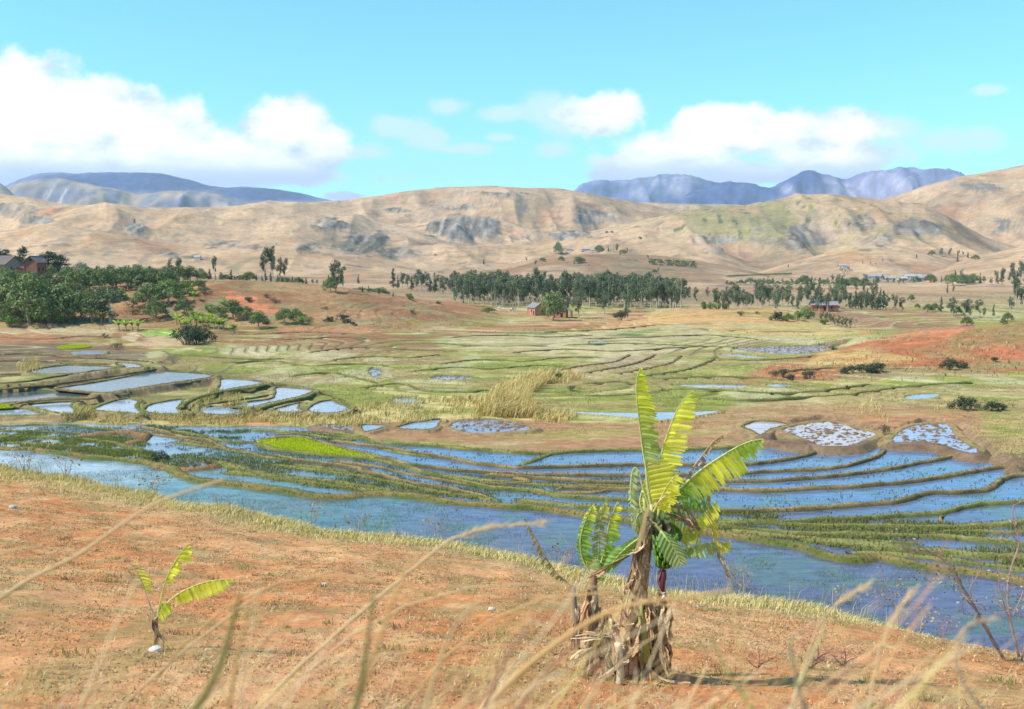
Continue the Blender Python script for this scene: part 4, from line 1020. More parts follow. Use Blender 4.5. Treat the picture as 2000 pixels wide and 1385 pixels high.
for s_ in range(4):          # leafless or nearly leafless tree
    r = random.Random(s_ + 300); H = 6.0; mb = MB(); tips = []
    def br(p, d, L_, rad, dep):
        q = p + d * L_; mb.tube([p, (p + q) / 2 + np.array([r.uniform(-.06, .06) * L_ for _ in range(3)]), q], [rad, rad * .8, rad * .6], (0.30, 0.23, 0.20), 5, False)
        if dep == 0: tips.append(q); return
        for _ in range(3):
            e = d + np.array([r.uniform(-.75, .75), r.uniform(-.75, .75), r.uniform(-.15, .5)]); e /= np.linalg.norm(e)
            br(q, e, L_ * r.uniform(0.6, 0.8), rad * .6, dep - 1)
    br(np.array([0, 0, 0.]), np.array([0, 0, 1.0]), 2.0, 0.16, 4)
    v, f, c = leafcards(tips[::3], [(0.3, 0.3, 0.25)] * len(tips[::3]), 260, 0.2, [(0.12, 0.09, 0.07), (0.2, 0.16, 0.1)], s_ + 90, 0.1)
    reg('bare', H, mb.mesh('trunk', M['bark']), mesh_np('crown', v, f, c, M['leaf']))
# far banana clumps: broad ribbons
for s_ in range(4):
    r = random.Random(s_ + 400); H = 4.0; mb = MB(); ml = MB()
    mb.tube([(0, 0, 0), (0.03, 0, 1.0), (0, 0.02, 2.0)], [0.17, 0.14, 0.09], (0.30, 0.26, 0.13), 7)
    for i in range(10):
        a = i * 2.4 + r.uniform(-.3, .3); L_ = r.uniform(1.6, 2.4); e = r.uniform(1.0, 1.52); w_ = r.uniform(0.30, 0.42)
        P_ = []
        for k in range(8):
            t = k / 7; P_.append((math.cos(a) * L_ * t * math.cos(e * (1 - .6 * t)), math.sin(a) * L_ * t * math.cos(e * (1 - .6 * t)), 1.8 + L_ * (math.sin(e) * t - 0.75 * t * t * (1.0 - e * 0.5))))
        P_ = np.array(P_); sd = np.array([-math.sin(a), math.cos(a), 0]); vv = []; cc = []
        g = np.array([(0.30, 0.38, 0.06), (0.24, 0.36, 0.06), (0.50, 0.52, 0.12)][r.randint(0, 2)])
        for k in range(8):
            t = k / 7; ww_ = w_ * math.sin(math.pi * min(1, 0.12 + t * 0.86)) ** 0.6 * r.uniform(.7, 1.1)
            for sg in (-1, 0, 1):
                vv.append(P_[k] + sd * sg * ww_ - np.array([0, 0, 0.16 * abs(sg)])); cc.append(g * r.uniform(.8, 1.2))
        ff = []
        for k in range(7):
            for j in range(2): ff.append((k * 3 + j, k * 3 + j + 1, k * 3 + j + 4, k * 3 + j + 3))
        ml.add(vv, ff, np.array(cc))
    reg('banana', H, mb.mesh('stem', M['stem']), ml.mesh('foliage', M['banana_leaf']))
CAT = {'euc': ('eucalyptus_tree', 'tree', 'trunk', 'crown'), 'dome': ('mango_tree', 'tree', 'trunk', 'crown'), 'cedar': ('conifer_tree', 'tree', 'trunk', 'crown'), 'pine': ('pine_tree', 'tree', 'trunk', 'crown'),
       'bush': ('bush', 'bush', 'stems', 'foliage'), 'dark_bush': ('bush', 'bush', 'stems', 'foliage'), 'dry_bush': ('bush', 'bush', 'stems', 'foliage'), 'lime_bush': ('bush', 'bush', 'stems', 'foliage'),
       'bare': ('bare_tree', 'tree', 'trunk', 'crown'), 'banana': ('banana_clump', 'banana plant', 'stem', 'foliage')}
prnd = random.Random(5)
def plant(kind, px, py, hpx, label, group=None, wide=1.0, var=None, Yfix=None):
    if Yfix is not None:
        a, b = ray(px, py); X_ = float(a) * Yfix; p = np.array([X_, Yfix, float(gz_at(X_, Yfix))])
    else:
        p = hit(px, py)
        if p is None: return None
    L_ = TREES[kind]; H, tm, cm = L_[prnd.randrange(len(L_)) if var is None else var % len(L_)]
    h = hpx / F * p[1] * 1.03
    s = h / H
    nm, cat, n1_, n2_ = CAT[kind]
    r_ = empty(nm, p - np.array([0, 0, 0.12 * s]), label, cat, group, prnd.uniform(0, 6.28))
    r_.scale = (s * wide, s * wide, s)
    link(n1_, tm, r_); link(n2_, cm, r_)
    return r_

for (x, y, h) in [(62, 572, 38), (92, 568, 34), (40, 566, 34), (5, 560, 40)]: plant('dome', x, y, h, 'round tree standing close in front of the left brick houses', 'round trees in front of the left brick houses', 1.1, Yfix=368)
for (x, y, h, k) in [(108, 560, 30, 'dry_bush'), (120, 570, 26, 'dry_bush'), (330, 565, 24, 'dry_bush'), (400, 575, 20, 'dry_bush'), (440, 600, 18, 'lime_bush'), (590, 634, 22, 'lime_bush'), (260, 615, 22, 'dry_bush'), (410, 610, 20, 'lime_bush'), (520, 634, 14, 'dry_bush')]: plant(k, x, y, h, 'pale scrubby bush on the open part of the village slope', 'pale scrub on the village slope', 1.1)
# --- village slope on the left: broad round trees
G_ = 'broad green trees below the left village'
plant('dome', 58, 634, 104, 'big round mango tree with a forked pale trunk at the foot of the left slope', None, 1.0)
plant('dome', 20, 626, 80, 'broad mango tree at the left edge of the picture, left of the forked pale trunk', None, 1.0)
for (x, y, h, w) in [(95, 630, 88, .95), (125, 628, 82, .95), (158, 628, 66, .9), (180, 630, 58, .9), (-25, 618, 95, 1), (-60, 622, 90, 1), (60, 585, 55, 1), (20, 575, 55, 1.1)]:
    plant('dome', x, y, h, 'dense mango tree in the dark row at the foot of the left slope', 'mango trees at the foot of the left slope', w)
plant('euc', 216, 630, 76, 'dense grey-green tree at the right end of the dark mango row', None, 2.3)
for (x, y, h, w) in [(130, 560, 40, 1.2), (150, 575, 52, 1.1), (175, 566, 50, 1.2), (200, 572, 55, 1.2), (226, 562, 52, 1.2), (250, 566, 50, 1.1), (275, 566, 55, 1.1), (300, 560, 48, 1.2), (326, 560, 44, 1.2), (350, 552, 36, 1.2), (372, 552, 32, 1.2), (392, 545, 26, 1.2), (100, 548, 34, 1.1), (160, 545, 34, 1.2), (190, 545, 32, 1.2), (215, 542, 30, 1.2), (240, 545, 30, 1.2), (268, 542, 28, 1.2), (295, 542, 28, 1.3), (325, 540, 24, 1.3)]:
    plant('dome', x, y, h * prnd.uniform(.8, 1.1), 'broad green tree in the thicket right of the brick house', G_, w * prnd.uniform(.72, 1.0))
for (x, y, h) in [(20, 640, 34), (40, 632, 36), (75, 630, 36), (105, 632, 36), (140, 632, 34), (165, 634, 36), (190, 634, 30), (120, 590, 36), (150, 600, 30), (180, 590, 30), (210, 590, 34), (235, 585, 30), (140, 565, 34), (165, 555, 34), (200, 552, 34), (245, 552, 34), (280, 552, 34), (310, 548, 30), (345, 545, 26), (375, 543, 22), (15, 600, 34), (40, 585, 34), (300, 575, 28), (340, 582, 28), (275, 590, 26), (255, 600, 22)]:
    if (x * 7 + y) % 5 > 2: continue
    plant(prnd.choice(['bush', 'lime_bush', 'lime_bush', 'dry_bush']), x, y, h, 'leafy shrub filling the gaps between the village trees', 'shrubs between the village trees', 0.9)
plant('euc', 272, 570, 40, 'dark blue-green tree in the middle of the thicket', None, 2.0)
for (x, y, h, w, lab) in [(290, 598, 50, 1.1, 'flat-topped mango tree left of a pair on the open slope, below the thicket'), (330, 596, 52, 1.1, 'flat-topped mango tree right of a pair on the open slope, below the thicket'), (305, 624, 44, 1.1, 'low round mango tree below the flat-topped pair'),
                          (360, 616, 36, 1.1, 'small round mango tree above the banana garden'), (455, 624, 42, 1.1, 'large mango tree above the red cutting, tallest of the row'), (428, 624, 30, 1.0, 'slim-stemmed small tree left of the large mango tree'),
                          (480, 626, 30, 1.1, 'small mango tree just right of the large one'), (505, 642, 38, 1.0, 'umbrella-shaped mango tree standing lowest beside the red field'), (556, 632, 34, 1.1, 'dark round tree right of the umbrella-shaped one'), (578, 628, 28, 1.0, 'pale green round tree at the right end of the slope row'),
                          (388, 566, 22, 1.2, 'small dark round tree by the slope path')]:
    plant('dome', x, y, h, lab, None, w)
for (x, y, h) in [(335, 575, 38), (318, 572, 34), (362, 575, 38), (372, 580, 30)]:
    plant('lime_bush', x, y, h, 'light green shrub on the slope right of the thicket', 'light green shrubs right of the thicket', 0.7)
for (x, y, h) in [(205, 628, 34), (198, 632, 28)]: plant('banana', x, y, h * 1.0, 'yellow-green banana clump at the right end of the mango row', 'yellow-green bananas beside the mango row', 1.0)
for i, x in enumerate((232, 246, 258, 270)): plant('banana', x, 646 + (i % 2) * 2, 28, 'banana plant in the clump in front of the slope path', 'banana clump in front of the slope path', 1.2)
for i, (x, y) in enumerate([(352, 640), (362, 646), (372, 640), (384, 638), (396, 642), (408, 640), (418, 644), (428, 646), (436, 644), (345, 634), (380, 630), (395, 632), (412, 634)]):
    plant('banana', x, y, 28, 'yellow-green banana plant in the garden at the foot of the slope', 'bananas in the garden', 1.2)
plant('banana', 458, 650, 22, 'lone banana plant between the garden and the red field', None, 1.4); plant('banana', 450, 650, 16, 'short banana plant left of the lone one', None, 1.4)
plant('banana', 380, 588, 22, 'yellow-green banana plant high on the slope', None, 1.1)
for (x, y, h, w) in [(365, 674, 52, .8), (385, 672, 50, .8), (400, 668, 42, .8)]: plant('dark_bush', x, y, h, 'tall grey-green bush in front of the banana garden', 'tall bushes in front of the garden', w)
plant('dry_bush', 228, 684, 24, 'olive bush beside the two bare garden plots', None, 1.0); plant('dry_bush', 205, 660, 14, 'small dark bush left of the bare garden plots')
for (x, y, h, k) in [(640, 628, 14, 'dark_bush'), (668, 625, 16, 'dark_bush'), (676, 632, 12, 'dark_bush'), (690, 636, 10, 'dark_bush'), (808, 585, 0, ''), (635, 605, 10, 'dry_bush'), (600, 626, 16, 'dry_bush'), (602, 630, 10, 'dry_bush'), (485, 590, 12, 'dark_bush'), (520, 582, 12, 'dry_bush'), (540, 592, 14, 'dry_bush')]:
    if h: plant(k, x, y, h, 'small dark bush low on the bare brown slope', 'small bushes on the bare brown slope', 1.3)
# skyline of the spur
for (x, y, h, w, lab) in [(95, 512, 52, 1.25, 'wide dark conifer behind the brick house'), (118, 512, 46, 1.1, 'dark conifer with feathered edge right of the widest one'), (46, 520, 56, .6, 'narrow dark conifer left of the brick house'), (14, 512, 44, 0.9, 'dark conifer behind the thatched roof at the left edge'), (-8, 512, 50, 1, 'dark conifer cut by the left edge of the picture')]:
    plant('cedar', x, y, h, lab, None, w * 1.15, Yfix=397)
for x in range(132, 330, 11):
    plant('pine', x + prnd.uniform(-4, 4), 535, prnd.uniform(24, 40), 'slim dark conifer on the ridge above the thicket', 'slim conifers on the ridge above the thicket', 1.0, Yfix=440)
for (x, h, w, lab) in [(334, 46, .85, 'left of a pair of tall dark eucalypts on the left ridge'), (350, 44, .9, 'right of a pair of tall dark eucalypts on the left ridge'), (420, 48, .6, 'slender pale eucalyptus standing alone on the left ridge'), (517, 68, .85, 'tallest dark eucalyptus of the ridge group of four'), (533, 72, .85, 'open-crowned tall eucalyptus second in the ridge group of four'),
                       (548, 50, .7, 'thin eucalyptus third in the ridge group of four'), (557, 48, .8, 'dark eucalyptus at the right end of the ridge group of four')]:
    plant('euc', x, 555, h, lab, None, w, Yfix=410)
for x in range(400, 760, 10):
    k = prnd.choice(['dome', 'pine', 'euc', 'pine', 'dome']); 
    plant(k, x + prnd.uniform(-3, 3), 555, prnd.uniform(12, 26) * (1 if x < 640 else 1.1), 'small dark tree in the row along the brown ridge', 'small trees along the brown ridge', 1.2 if k != 'dome' else 1.4, Yfix=425 if x < 660 else 520)
plant('dome', 645, 572, 34, 'dark low crown of the leaning pair below the ridge', None, 0.9); plant('euc', 656, 570, 64, 'tall open-crowned eucalyptus below the ridge', None, 1.0); plant('euc', 670, 568, 50, 'shorter open eucalyptus right of the tall one', None, 1.0)
for (x, y, h) in [(708, 572, 14), (720, 572, 14), (740, 575, 13), (768, 581, 12), (820, 578, 0), (700, 555, 20)]:
    if h: plant('pine', x, y, h, 'small dark tree on the slope path', 'small dark trees on the slope path', 1.2)
plant('bush', 800, 586, 18, 'larger round dark shrub alone on the brown slope', None, 0.9); plant('bush', 855, 594, 10, 'smaller round dark shrub alone on the brown slope')
plant('dry_bush', 806, 612, 12, 'pale green shrub on the brown slope')
# eucalyptus grove
GL = 'slender grey-green eucalyptus in the grove behind the central brick houses'; GG = 'eucalyptus grove behind the central houses'
for (y0, x0, x1, hh) in [(600, 960, 1318, 50), (597, 905, 1330, 52), (592, 890, 1310, 50), (586, 885, 1300, 46)]:
    x = x0
    while x < x1:
        if not (1025 < x < 1125 and y0 > 595): plant('euc', x, y0 + prnd.uniform(-3, 3) + (x - 1100) * 0.012, hh * prnd.uniform(0.9, 1.3), GL, GG, prnd.uniform(0.95, 1.4))
        x += prnd.uniform(8.5, 13)
for x in range(768, 905, 9):
    plant(prnd.choice(['euc', 'pine', 'euc']), x, 563 + (x - 768) * 0.12, prnd.uniform(24, 42) + (x - 768) * 0.08, 'dark eucalyptus in the far left arm of the grove', 'far left arm of the grove', 1.3)
plant('euc', 1052, 592, 72, 'tallest dark eucalyptus rising above the grove', None, 1.0); plant('pine', 1100, 590, 62, 'pointed conifer rising above the grove')
plant('euc', 1193, 596, 66, 'tall dark eucalyptus above the right part of the grove', None, 1.0)
plant('dome', 1080, 632, 66, 'large grey-green tree with a pale trunk between the two brick houses', None, 0.75, Yfix=365); 
plant('euc', 1130, 622, 58, 'eucalyptus in front of the grove right of the brick houses', None, 1.2); plant('euc', 1108, 616, 40, 'short eucalyptus right behind the porch house', None, 1.2)
plant('euc', 1180, 614, 50, 'eucalyptus standing forward of the grove with a bare lower trunk', None, 1.1); plant('euc', 1226, 610, 60, 'eucalyptus at the front right of the grove above the dark bush', None, 1.2)
plant('dark_bush', 1212, 626, 26, 'dark round bush on the orange slope under the grove', None, 0.8); plant('euc', 1225, 624, 30, 'small tree leaning over the dark round bush', None, 1.2)
for x in (1296, 1312, 1345, 1359): plant('euc', x, 600 if x < 1320 else 592, 44 if x < 1320 else 34, 'slim eucalyptus with bare lower trunk right of the grove', 'slim eucalypts right of the grove', 0.9)
plant('lime_bush', 952, 610, 14, 'flat-topped light green tree beside the cattle', None, 1.8); plant('bare', 982, 606, 30, 'bare purple-brown tree beside the cattle', None, 1.1)
# right half
RL = 'grey-green eucalyptus in the loose right-hand wood'; RG = 'loose right-hand wood'
for i in range(42):
    x = 1400 + i * 5.9 + prnd.uniform(-6, 6); y = prnd.uniform(596, 610); plant('euc', x, y, prnd.uniform(30, 52), RL, RG, prnd.uniform(0.9, 1.3))
plant('euc', 1382, 583, 24, 'tiny slim tree standing on the pale strip'); 
for x in (1374, 1388, 1402, 1416): plant('bush', x, 604, 22, 'bright green shrub of the low hedge on the pale bank', 'low bright hedge on the pale bank', 0.7)
plant('dry_bush', 1447, 616, 14, 'dry grey bush below the low hedge', None, 1.2); plant('dry_bush', 1478, 614, 10, 'small dry bush right of the grey one')
for (x, y, h, k, lab) in [(1514, 626, 27, 'dark_bush', 'very dark round tree at the left end of the second hedge'), (1538, 628, 24, 'bush', 'mid-green bush second in the second hedge'), (1558, 626, 28, 'lime_bush', 'light green bush third in the second hedge'), (1577, 622, 34, 'bush', 'tall bush at the right end of the second hedge')]:
    plant(k, x, y, h, lab, None, 0.75)
for i, x in enumerate(range(1605, 1662, 8)): plant('euc', x, 632 + i * 1.6, 24, 'small roadside tree in the line running down to the river field', 'roadside trees below the long red house', 1.2)
plant('lime_bush', 1609, 634, 18, 'yellow leafed shrub at the start of the roadside line'); plant('bare', 1670, 644, 22, 'thin bare tree at the end of the roadside line')
for i in range(26):
    x = prnd.uniform(1575, 1720); y = prnd.uniform(560, 592); plant(prnd.choice(['euc', 'dome', 'pine']), x, y, prnd.uniform(16, 34), 'scattered tree on the plain above the long red house', 'scattered trees above the long red house', 1.1)
for i in range(15): plant('pine' if i % 2 else 'euc', 1655 + i * 5.4, 604 + prnd.uniform(-2, 2), prnd.uniform(30, 42), 'dark tree in the dense belt right of the long red house', 'dense belt right of the long red house', 1.3)
plant('bare', 1648, 552, 34, 'purple-grey leafless tree behind the right-hand wood')
for (x, y, h, k, w) in [(1746, 608, 36, 'euc', 1.2), (1762, 608, 30, 'euc', 1.3), (1780, 589, 15, 'dome', 1), (1792, 603, 11, 'dome', 1), (1812, 610, 18, 'dome', 1.1), (1826, 608, 18, 'dome', 1.1), (1838, 610, 32, 'pine', 1), (1860, 618, 38, 'euc', 1.3), (1868, 616, 22, 'dome', 1), (1884, 622, 40, 'euc', 1.6), (1893, 620, 38, 'euc', 1.3),
                         (1888, 637, 22, 'dome', 1), (1912, 616, 34, 'euc', 1.4), (1922, 622, 22, 'euc', 1.2), (1940, 618, 26, 'pine', 1), (1850, 574, 24, 'pine', .6), (1862, 574, 16, 'euc', 1), (1973, 612, 34, 'euc', 1), (1968, 628, 20, 'dome', 1), (1984, 600, 60, 'euc', .9), (1996, 600, 44, 'euc', 1), (1960, 634, 14, 'dome', 1), (2010, 606, 50, 'euc', 1), (2040, 610, 40, 'dome', 1)]:
    plant(k, x, y, h, 'scattered tree on the plain at the right below the far village', 'scattered trees below the far village', w)
for i in range(42):
    x = 1560 + i * 11 + prnd.uniform(-4, 4); plant(prnd.choice(['euc', 'dome', 'pine', 'euc']), x, prnd.uniform(551, 558), prnd.uniform(8, 20) * (1.4 if x > 1850 else 1), 'distant tree in the belt around the far village', 'tree belt around the far village', 1.3)
for (x, h) in [(1877, 32), (1945, 30), (1958, 34), (1978, 46), (1992, 48), (2005, 40)]: plant('euc', x, 556, h, 'tall thin distant eucalyptus right of the far village', 'tall thin eucalypts right of the far village', 0.9)
for x in range(1420, 1700, 9): plant('dome' if x % 2 else 'euc', x, 557 + prnd.uniform(-2, 2), prnd.uniform(7, 16), 'distant small tree at the foot of the low dome hill', 'distant small trees at the foot of the dome hill', 1.4)
# far hills
plant('dome', 1090, 499, 28, 'large lone dark tree on the low central hill', None, 0.7)
for (x, y, h) in [(945, 518, 14), (1028, 512, 10), (1046, 520, 12), (1060, 512, 10), (1096, 510, 10), (1130, 515, 16), (1137, 513, 10), (1122, 520, 8), (1170, 492, 14), (1188, 492, 12), (1205, 495, 18), (1218, 498, 12), (1225, 494, 10), (1150, 520, 6), (1250, 468, 6), (1262, 466, 6), (1185, 456, 5), (1195, 456, 5), (1278, 534, 9), (1286, 532, 10), (1265, 508, 10), (1645, 522, 9), (1637, 522, 6),
                  (1685, 516, 6), (1700, 518, 6), (1710, 518, 5), (1724, 510, 6), (1540, 524, 8), (262, 440, 12), (1790, 505, 10), (1820, 500, 12), (1838, 502, 18), (1872, 502, 14), (1855, 503, 18), (1880, 500, 10), (1890, 505, 14), (1905, 508, 12), (1870, 512, 14), (700, 506, 5), (650, 470, 5), (540, 480, 5), (850, 500, 4), (1450, 540, 5), (1500, 545, 6)]:
    plant(prnd.choice(['euc', 'dome', 'pine']), x, y, h, 'tiny distant tree on the dry hills', 'tiny distant trees on the dry hills', 1.3)
for i in range(54): plant('bush' if i % 3 else 'pine', 1268 + (i % 18) * 5.2 + prnd.uniform(-2, 2), 509 + (i // 18) * 4 + (i % 18) * 0.3, prnd.uniform(4, 7), 'tiny conifer of the square plantation on the low central hill', 'conifer plantation on the low central hill', 1.4)
for i in range(30): plant('dome', 1422 + i * 4.2, 541 - i * 0.17, 4.0, 'tiny shrub of the long straight hedge across the far field', 'long straight hedge across the far field', 1.6)
# near-right slope bushes
for (x, y, h, w) in [(1530, 738, 24, .8), (1545, 742, 16, .9), (1582, 740, 24, .9)]: plant('dark_bush', x, y, h, 'grey-green bush at the foot of the right slope', 'bushes at the foot of the right slope', w)
for (x, y, h, w) in [(1650, 730, 18, .9), (1664, 729, 22, .9), (1682, 729, 26, .9), (1700, 729, 26, .9), (1716, 728, 30, .9)]: plant('dark_bush', x, y, h, 'very dark bush of the clump on the right slope', 'very dark clump on the right slope', w)
plant('dark_bush', 1852, 722, 34, 'large dark bush on the red slope', None, .75); plant('dark_bush', 1875, 720, 20, 'smaller dark bush touching the large one on the red slope', None, 1.1); plant('dark_bush', 1943, 708, 14, 'small dark bush alone on the red slope')
plant('dry_bush', 1512, 735, 20, 'dry grass-like bush left of the slope-foot bushes'); plant('bush', 1627, 684, 12, 'single small tree standing in the silver field'); 
for (x, y, h, k) in [(1878, 800, 40, 'dark_bush'), (1905, 797, 22, 'dry_bush'), (1935, 804, 30, 'dark_bush'), (1950, 802, 22, 'dark_bush')]: plant(k, x, y, h, 'scraggy olive bush above the raised right field', 'scraggy bushes above the raised right field', .95)
plant('dry_bush', 1115, 765, 20, 'small brown bush right of the tall golden grass', None, .8); plant('bush', 1090, 742, 22, 'green bush in the golden grass', None, .9); plant('dry_bush', 1726, 848, 34, 'dry bush between the two glittering mud ponds', None, .6)
plant('dry_bush', 1405, 768, 0.1, 'x') if False else None
plant('dark_bush', 1506, 772, 7, 'tiny dark bush in the right-hand green field'); plant('dark_bush', 1655, 762, 12, 'small dark post-like bush in the right-hand green field', None, .5)
plant('dark_bush', 310, 905, 34, 'olive reed bush standing in the front paddies', None, .9); plant('dry_bush', 412, 912, 34, 'brown twiggy bush standing in the front paddies', None, .8); plant('dry_bush', 385, 915, 20, 'low brown bush between the two paddy bushes')
plant('dry_bush', 720, 965, 0.1, 'x') if False else None

# ------------------------------------------------------------------ grass masses
def scatter_px(poly, n, hrange, w, cols, lean=(0.1, 0.9), az=None, noisecut=None, per_m=False, hard=False):
    pl = np.array(poly, float)
    out = []; lo = pl.min(0); hi = pl.max(0)
    q = rng.uniform(lo, hi, (n, 2)); m = sdf(q[:, 0], q[:, 1], pl) < 0; q = q[m]
    a, b = ray(q[:, 0], q[:, 1])
    # depth on the terrain by marching
    Y = np.full(len(q), 3.0); done = np.zeros(len(q), bool)
    grid = np.exp(np.linspace(math.log(4), math.log(640), 420))
    prev = np.full(len(q), 3.0)
    for y in grid:
        gzv = gz_at(a * y, np.full(len(q), y)); hitm = (~done) & (CZ + b * y <= gzv)
        Y[hitm] = (y + prev[hitm]) / 2; done |= hitm; prev[~done] = y
    Y = Y * rng.uniform(0.992, 1.008, len(Y))
    X_ = a * Y; Z_ = gz_at(X_, Y); ok = done
    X_, Y, Z_ = X_[ok], Y[ok], Z_[ok]; n = len(Y)
    if noisecut is not None:
        k = fbm(X_ / noisecut[0], Y / noisecut[0], 3, 131) > noisecut[1] + rng.uniform(-.06, .06, n); X_, Y, Z_ = X_[k], Y[k], Z_[k]; n = len(Y)
    cols = np.array(cols); cc = cols[rng.integers(0, len(cols), n)] * rng.uniform(0.75, 1.2, n)[:, None]
    h = rng.uniform(hrange[0], hrange[1], n); A = rng.uniform(0, 6.28, n) if az is None else rng.normal(az, 0.7, n)
    return blades(np.stack([X_, Y, Z_ - 0.02], -1), h, w * rng.uniform(0.6, 1.4, n), A, rng.uniform(lean[0], lean[1], n), cc)
GOLD = [(0.62, 0.46, 0.18), (0.55, 0.38, 0.14), (0.70, 0.55, 0.26), (0.45, 0.34, 0.12)]
MIXG = GOLD + [(0.26, 0.26, 0.07), (0.20, 0.22, 0.06)]
parts = [scatter_px([(925, 812), (945, 785), (975, 762), (1010, 748), (1050, 735), (1095, 735), (1060, 755), (1030, 775), (1040, 800), (1060, 815), (1000, 818)], 8500, (0.9, 3.1), 0.09, GOLD, (0.1, 1.3), 0.3),
         scatter_px([(1050, 735), (1110, 728), (1140, 738), (1100, 748), (1060, 748)], 1500, (0.6, 1.4), 0.10, GOLD, (0.2, 0.8), 0.4)]
v, f, c = join(parts); tag(link('tall_grass', mesh_np('tall_grass', v, f, c, M['grass'])), kind='stuff')
parts = [scatter_px([(480, 812), (640, 806), (780, 780), (950, 775), (940, 822), (700, 832), (480, 830)], 9000, (0.3, 1.1), 0.08, MIXG, (0.2, 0.9), 0.5, (4, 0.44)),
         scatter_px([(1040, 800), (1130, 812), (1100, 826), (1040, 822)], 1500, (0.4, 1.4), 0.09, GOLD, (0.2, 0.9), 0.5),
         scatter_px([(0, 812), (480, 812), (480, 832), (0, 828)], 6000, (0.2, 0.7), 0.07, MIXG, (0.2, 0.9), 0.5, (3, 0.42)),
         scatter_px([(430, 775), (470, 770), (485, 800), (500, 812), (470, 812), (420, 790)], 900, (0.4, 1.3), 0.08, MIXG, (0.2, 0.8), 0.5),
         scatter_px([(370, 800), (400, 772), (430, 768), (410, 790), (395, 808)], 900, (0.4, 1.3), 0.08, MIXG, (0.2, 0.8), 0.5),
         scatter_px([(140, 800), (175, 795), (190, 812), (145, 812)], 500, (0.4, 1.1), 0.08, MIXG, (0.2, 0.8), 0.5),
         scatter_px([(30, 715), (75, 700), (85, 722), (40, 730)], 600, (0.5, 1.6), 0.08, GOLD, (0.2, 0.8), 0.5),
         scatter_px([(1670, 800), (1700, 780), (1720, 800), (1740, 830), (1700, 812)], 300, (0.4, 1.2), 0.08, GOLD, (0.2, 0.8), 0.5),
         scatter_px([(700, 838), (1050, 846), (1240, 850), (1460, 830), (1900, 810), (1990, 800), (1990, 780), (1500, 790), (1250, 830), (900, 820), (700, 830)], 9000, (0.12, 0.4), 0.06, MIXG + [(0.35, 0.2, 0.1)] * 2, (0.2, 1.0), None, (5, 0.46)),
         scatter_px([(240, 690), (700, 700), (1000, 710), (1400, 720), (1650, 765), (1990, 740), (1990, 800), (1500, 790), (1100, 800), (940, 765), (700, 800), (440, 735), (300, 710)], 26000, (0.12, 0.38), 0.09, [(0.20, 0.22, 0.05), (0.30, 0.29, 0.09), (0.16, 0.18, 0.05), (0.42, 0.36, 0.18)], (0.2, 1.0), None, (6, 0.47)),
         scatter_px([(400, 560), (640, 560), (900, 605), (1050, 640), (1990, 640), (1990, 740), (1500, 745), (1400, 660), (400, 645), (240, 650), (0, 640)], 16000, (0.3, 0.9), 0.16, [(0.48, 0.34, 0.17), (0.30, 0.24, 0.11), (0.20, 0.20, 0.08), (0.5, 0.4, 0.2)], (0.2, 0.8), None, (9, 0.47)),
         scatter_px([(1890, 826), (1925, 812), (1999, 800), (1999, 900), (1950, 885), (1900, 848)], 2500, (0.1, 0.3), 0.05, MIXG, (0.2, 0.8))]
v, f, c = join(parts); tag(link('field_grass', mesh_np('field_grass', v, f, c, M['grass'])), kind='stuff')
# clods standing out of the mud ponds are part of the ground sheet

# near slope: litter, low tufts and stones
n = 150000
u = rng.uniform(-0.72, 0.72, n); Yv = 52 * rng.uniform(0.015, 1, n) ** 0.75
X_ = u * Yv; Yb = np.interp(X_, BR[:, 0], BR[:, 1]); k = Yv < Yb + 1; X_, Yv, Yb = X_[k], Yv[k], Yb[k]
dn = fbm(X_ / 1.1, Yv / 1.3, 4, 141); k = dn + rng.uniform(-.16, .16, len(dn)) > 0.45; X_, Yv, Yb = X_[k], Yv[k], Yb[k]; n = len(X_)
B = 3
X_ = np.repeat(X_, B) + rng.normal(0, .05, n * B); Yv = np.repeat(Yv, B) + rng.normal(0, .05, n * B); n = n * B
Zv = near_h(X_, Yv)
cols = np.array([(0.66, 0.44, 0.22), (0.56, 0.33, 0.16), (0.72, 0.52, 0.31), (0.30, 0.24, 0.10), (0.24, 0.26, 0.08), (0.42, 0.22, 0.11), (0.32, 0.16, 0.09)])
cc = cols[rng.choice(7, n, p=[.16, .14, .10, .12, .09, .22, .17])] * rng.uniform(.8, 1.2, n)[:, None]
v, f, c = blades(np.stack([X_, Yv, Zv - 0.01], -1), rng.uniform(0.015, 0.065, n), rng.uniform(0.005, 0.015, n) * (1 + Yv / 22), rng.normal(0.3, 1.6, n), rng.uniform(0.5, 2.2, n), cc)
tag(link('dry_litter', mesh_np('dry_litter', v, f, c, M['grass'])), kind='stuff')
# golden fringe along the brink
n = 46000
X_ = rng.uniform(-34, 14, n); Yb = np.interp(X_, BR[:, 0], BR[:, 1]) + (fbm(X_ / 3.0, X_ * 0 + 9, 3, 77) - 0.5) * 1.6
off = -np.abs(rng.normal(0, 1.7, n)) + 0.5
wv = 0.6 + 0.9 * fbm(X_ / 2.0, X_ * 0, 3, 143)
Yv = Yb + off * wv * (Yb / 30)
k = fbm(X_ / 0.8, Yv / 0.8, 3, 144) + rng.uniform(-.2, .2, n) > 0.40 - 0.10 * (off > -1)
X_, Yv, off = X_[k], Yv[k], off[k]; n = len(X_); Zv = near_h(X_, Yv)
cols = np.array([(0.74, 0.58, 0.27), (0.82, 0.68, 0.38), (0.60, 0.46, 0.18), (0.40, 0.37, 0.12), (0.27, 0.30, 0.08)])
cc = cols[rng.choice(5, n, p=[.3, .24, .2, .16, .1])] * rng.uniform(.8, 1.15, n)[:, None]
v, f, c = blades(np.stack([X_, Yv, Zv - 0.02], -1), rng.uniform(0.10, 0.34, n) * np.clip(1.2 + off * .2, .35, 1.2), 0.022, rng.normal(0.2, 0.9, n), rng.uniform(0.1, 1.1, n), cc)
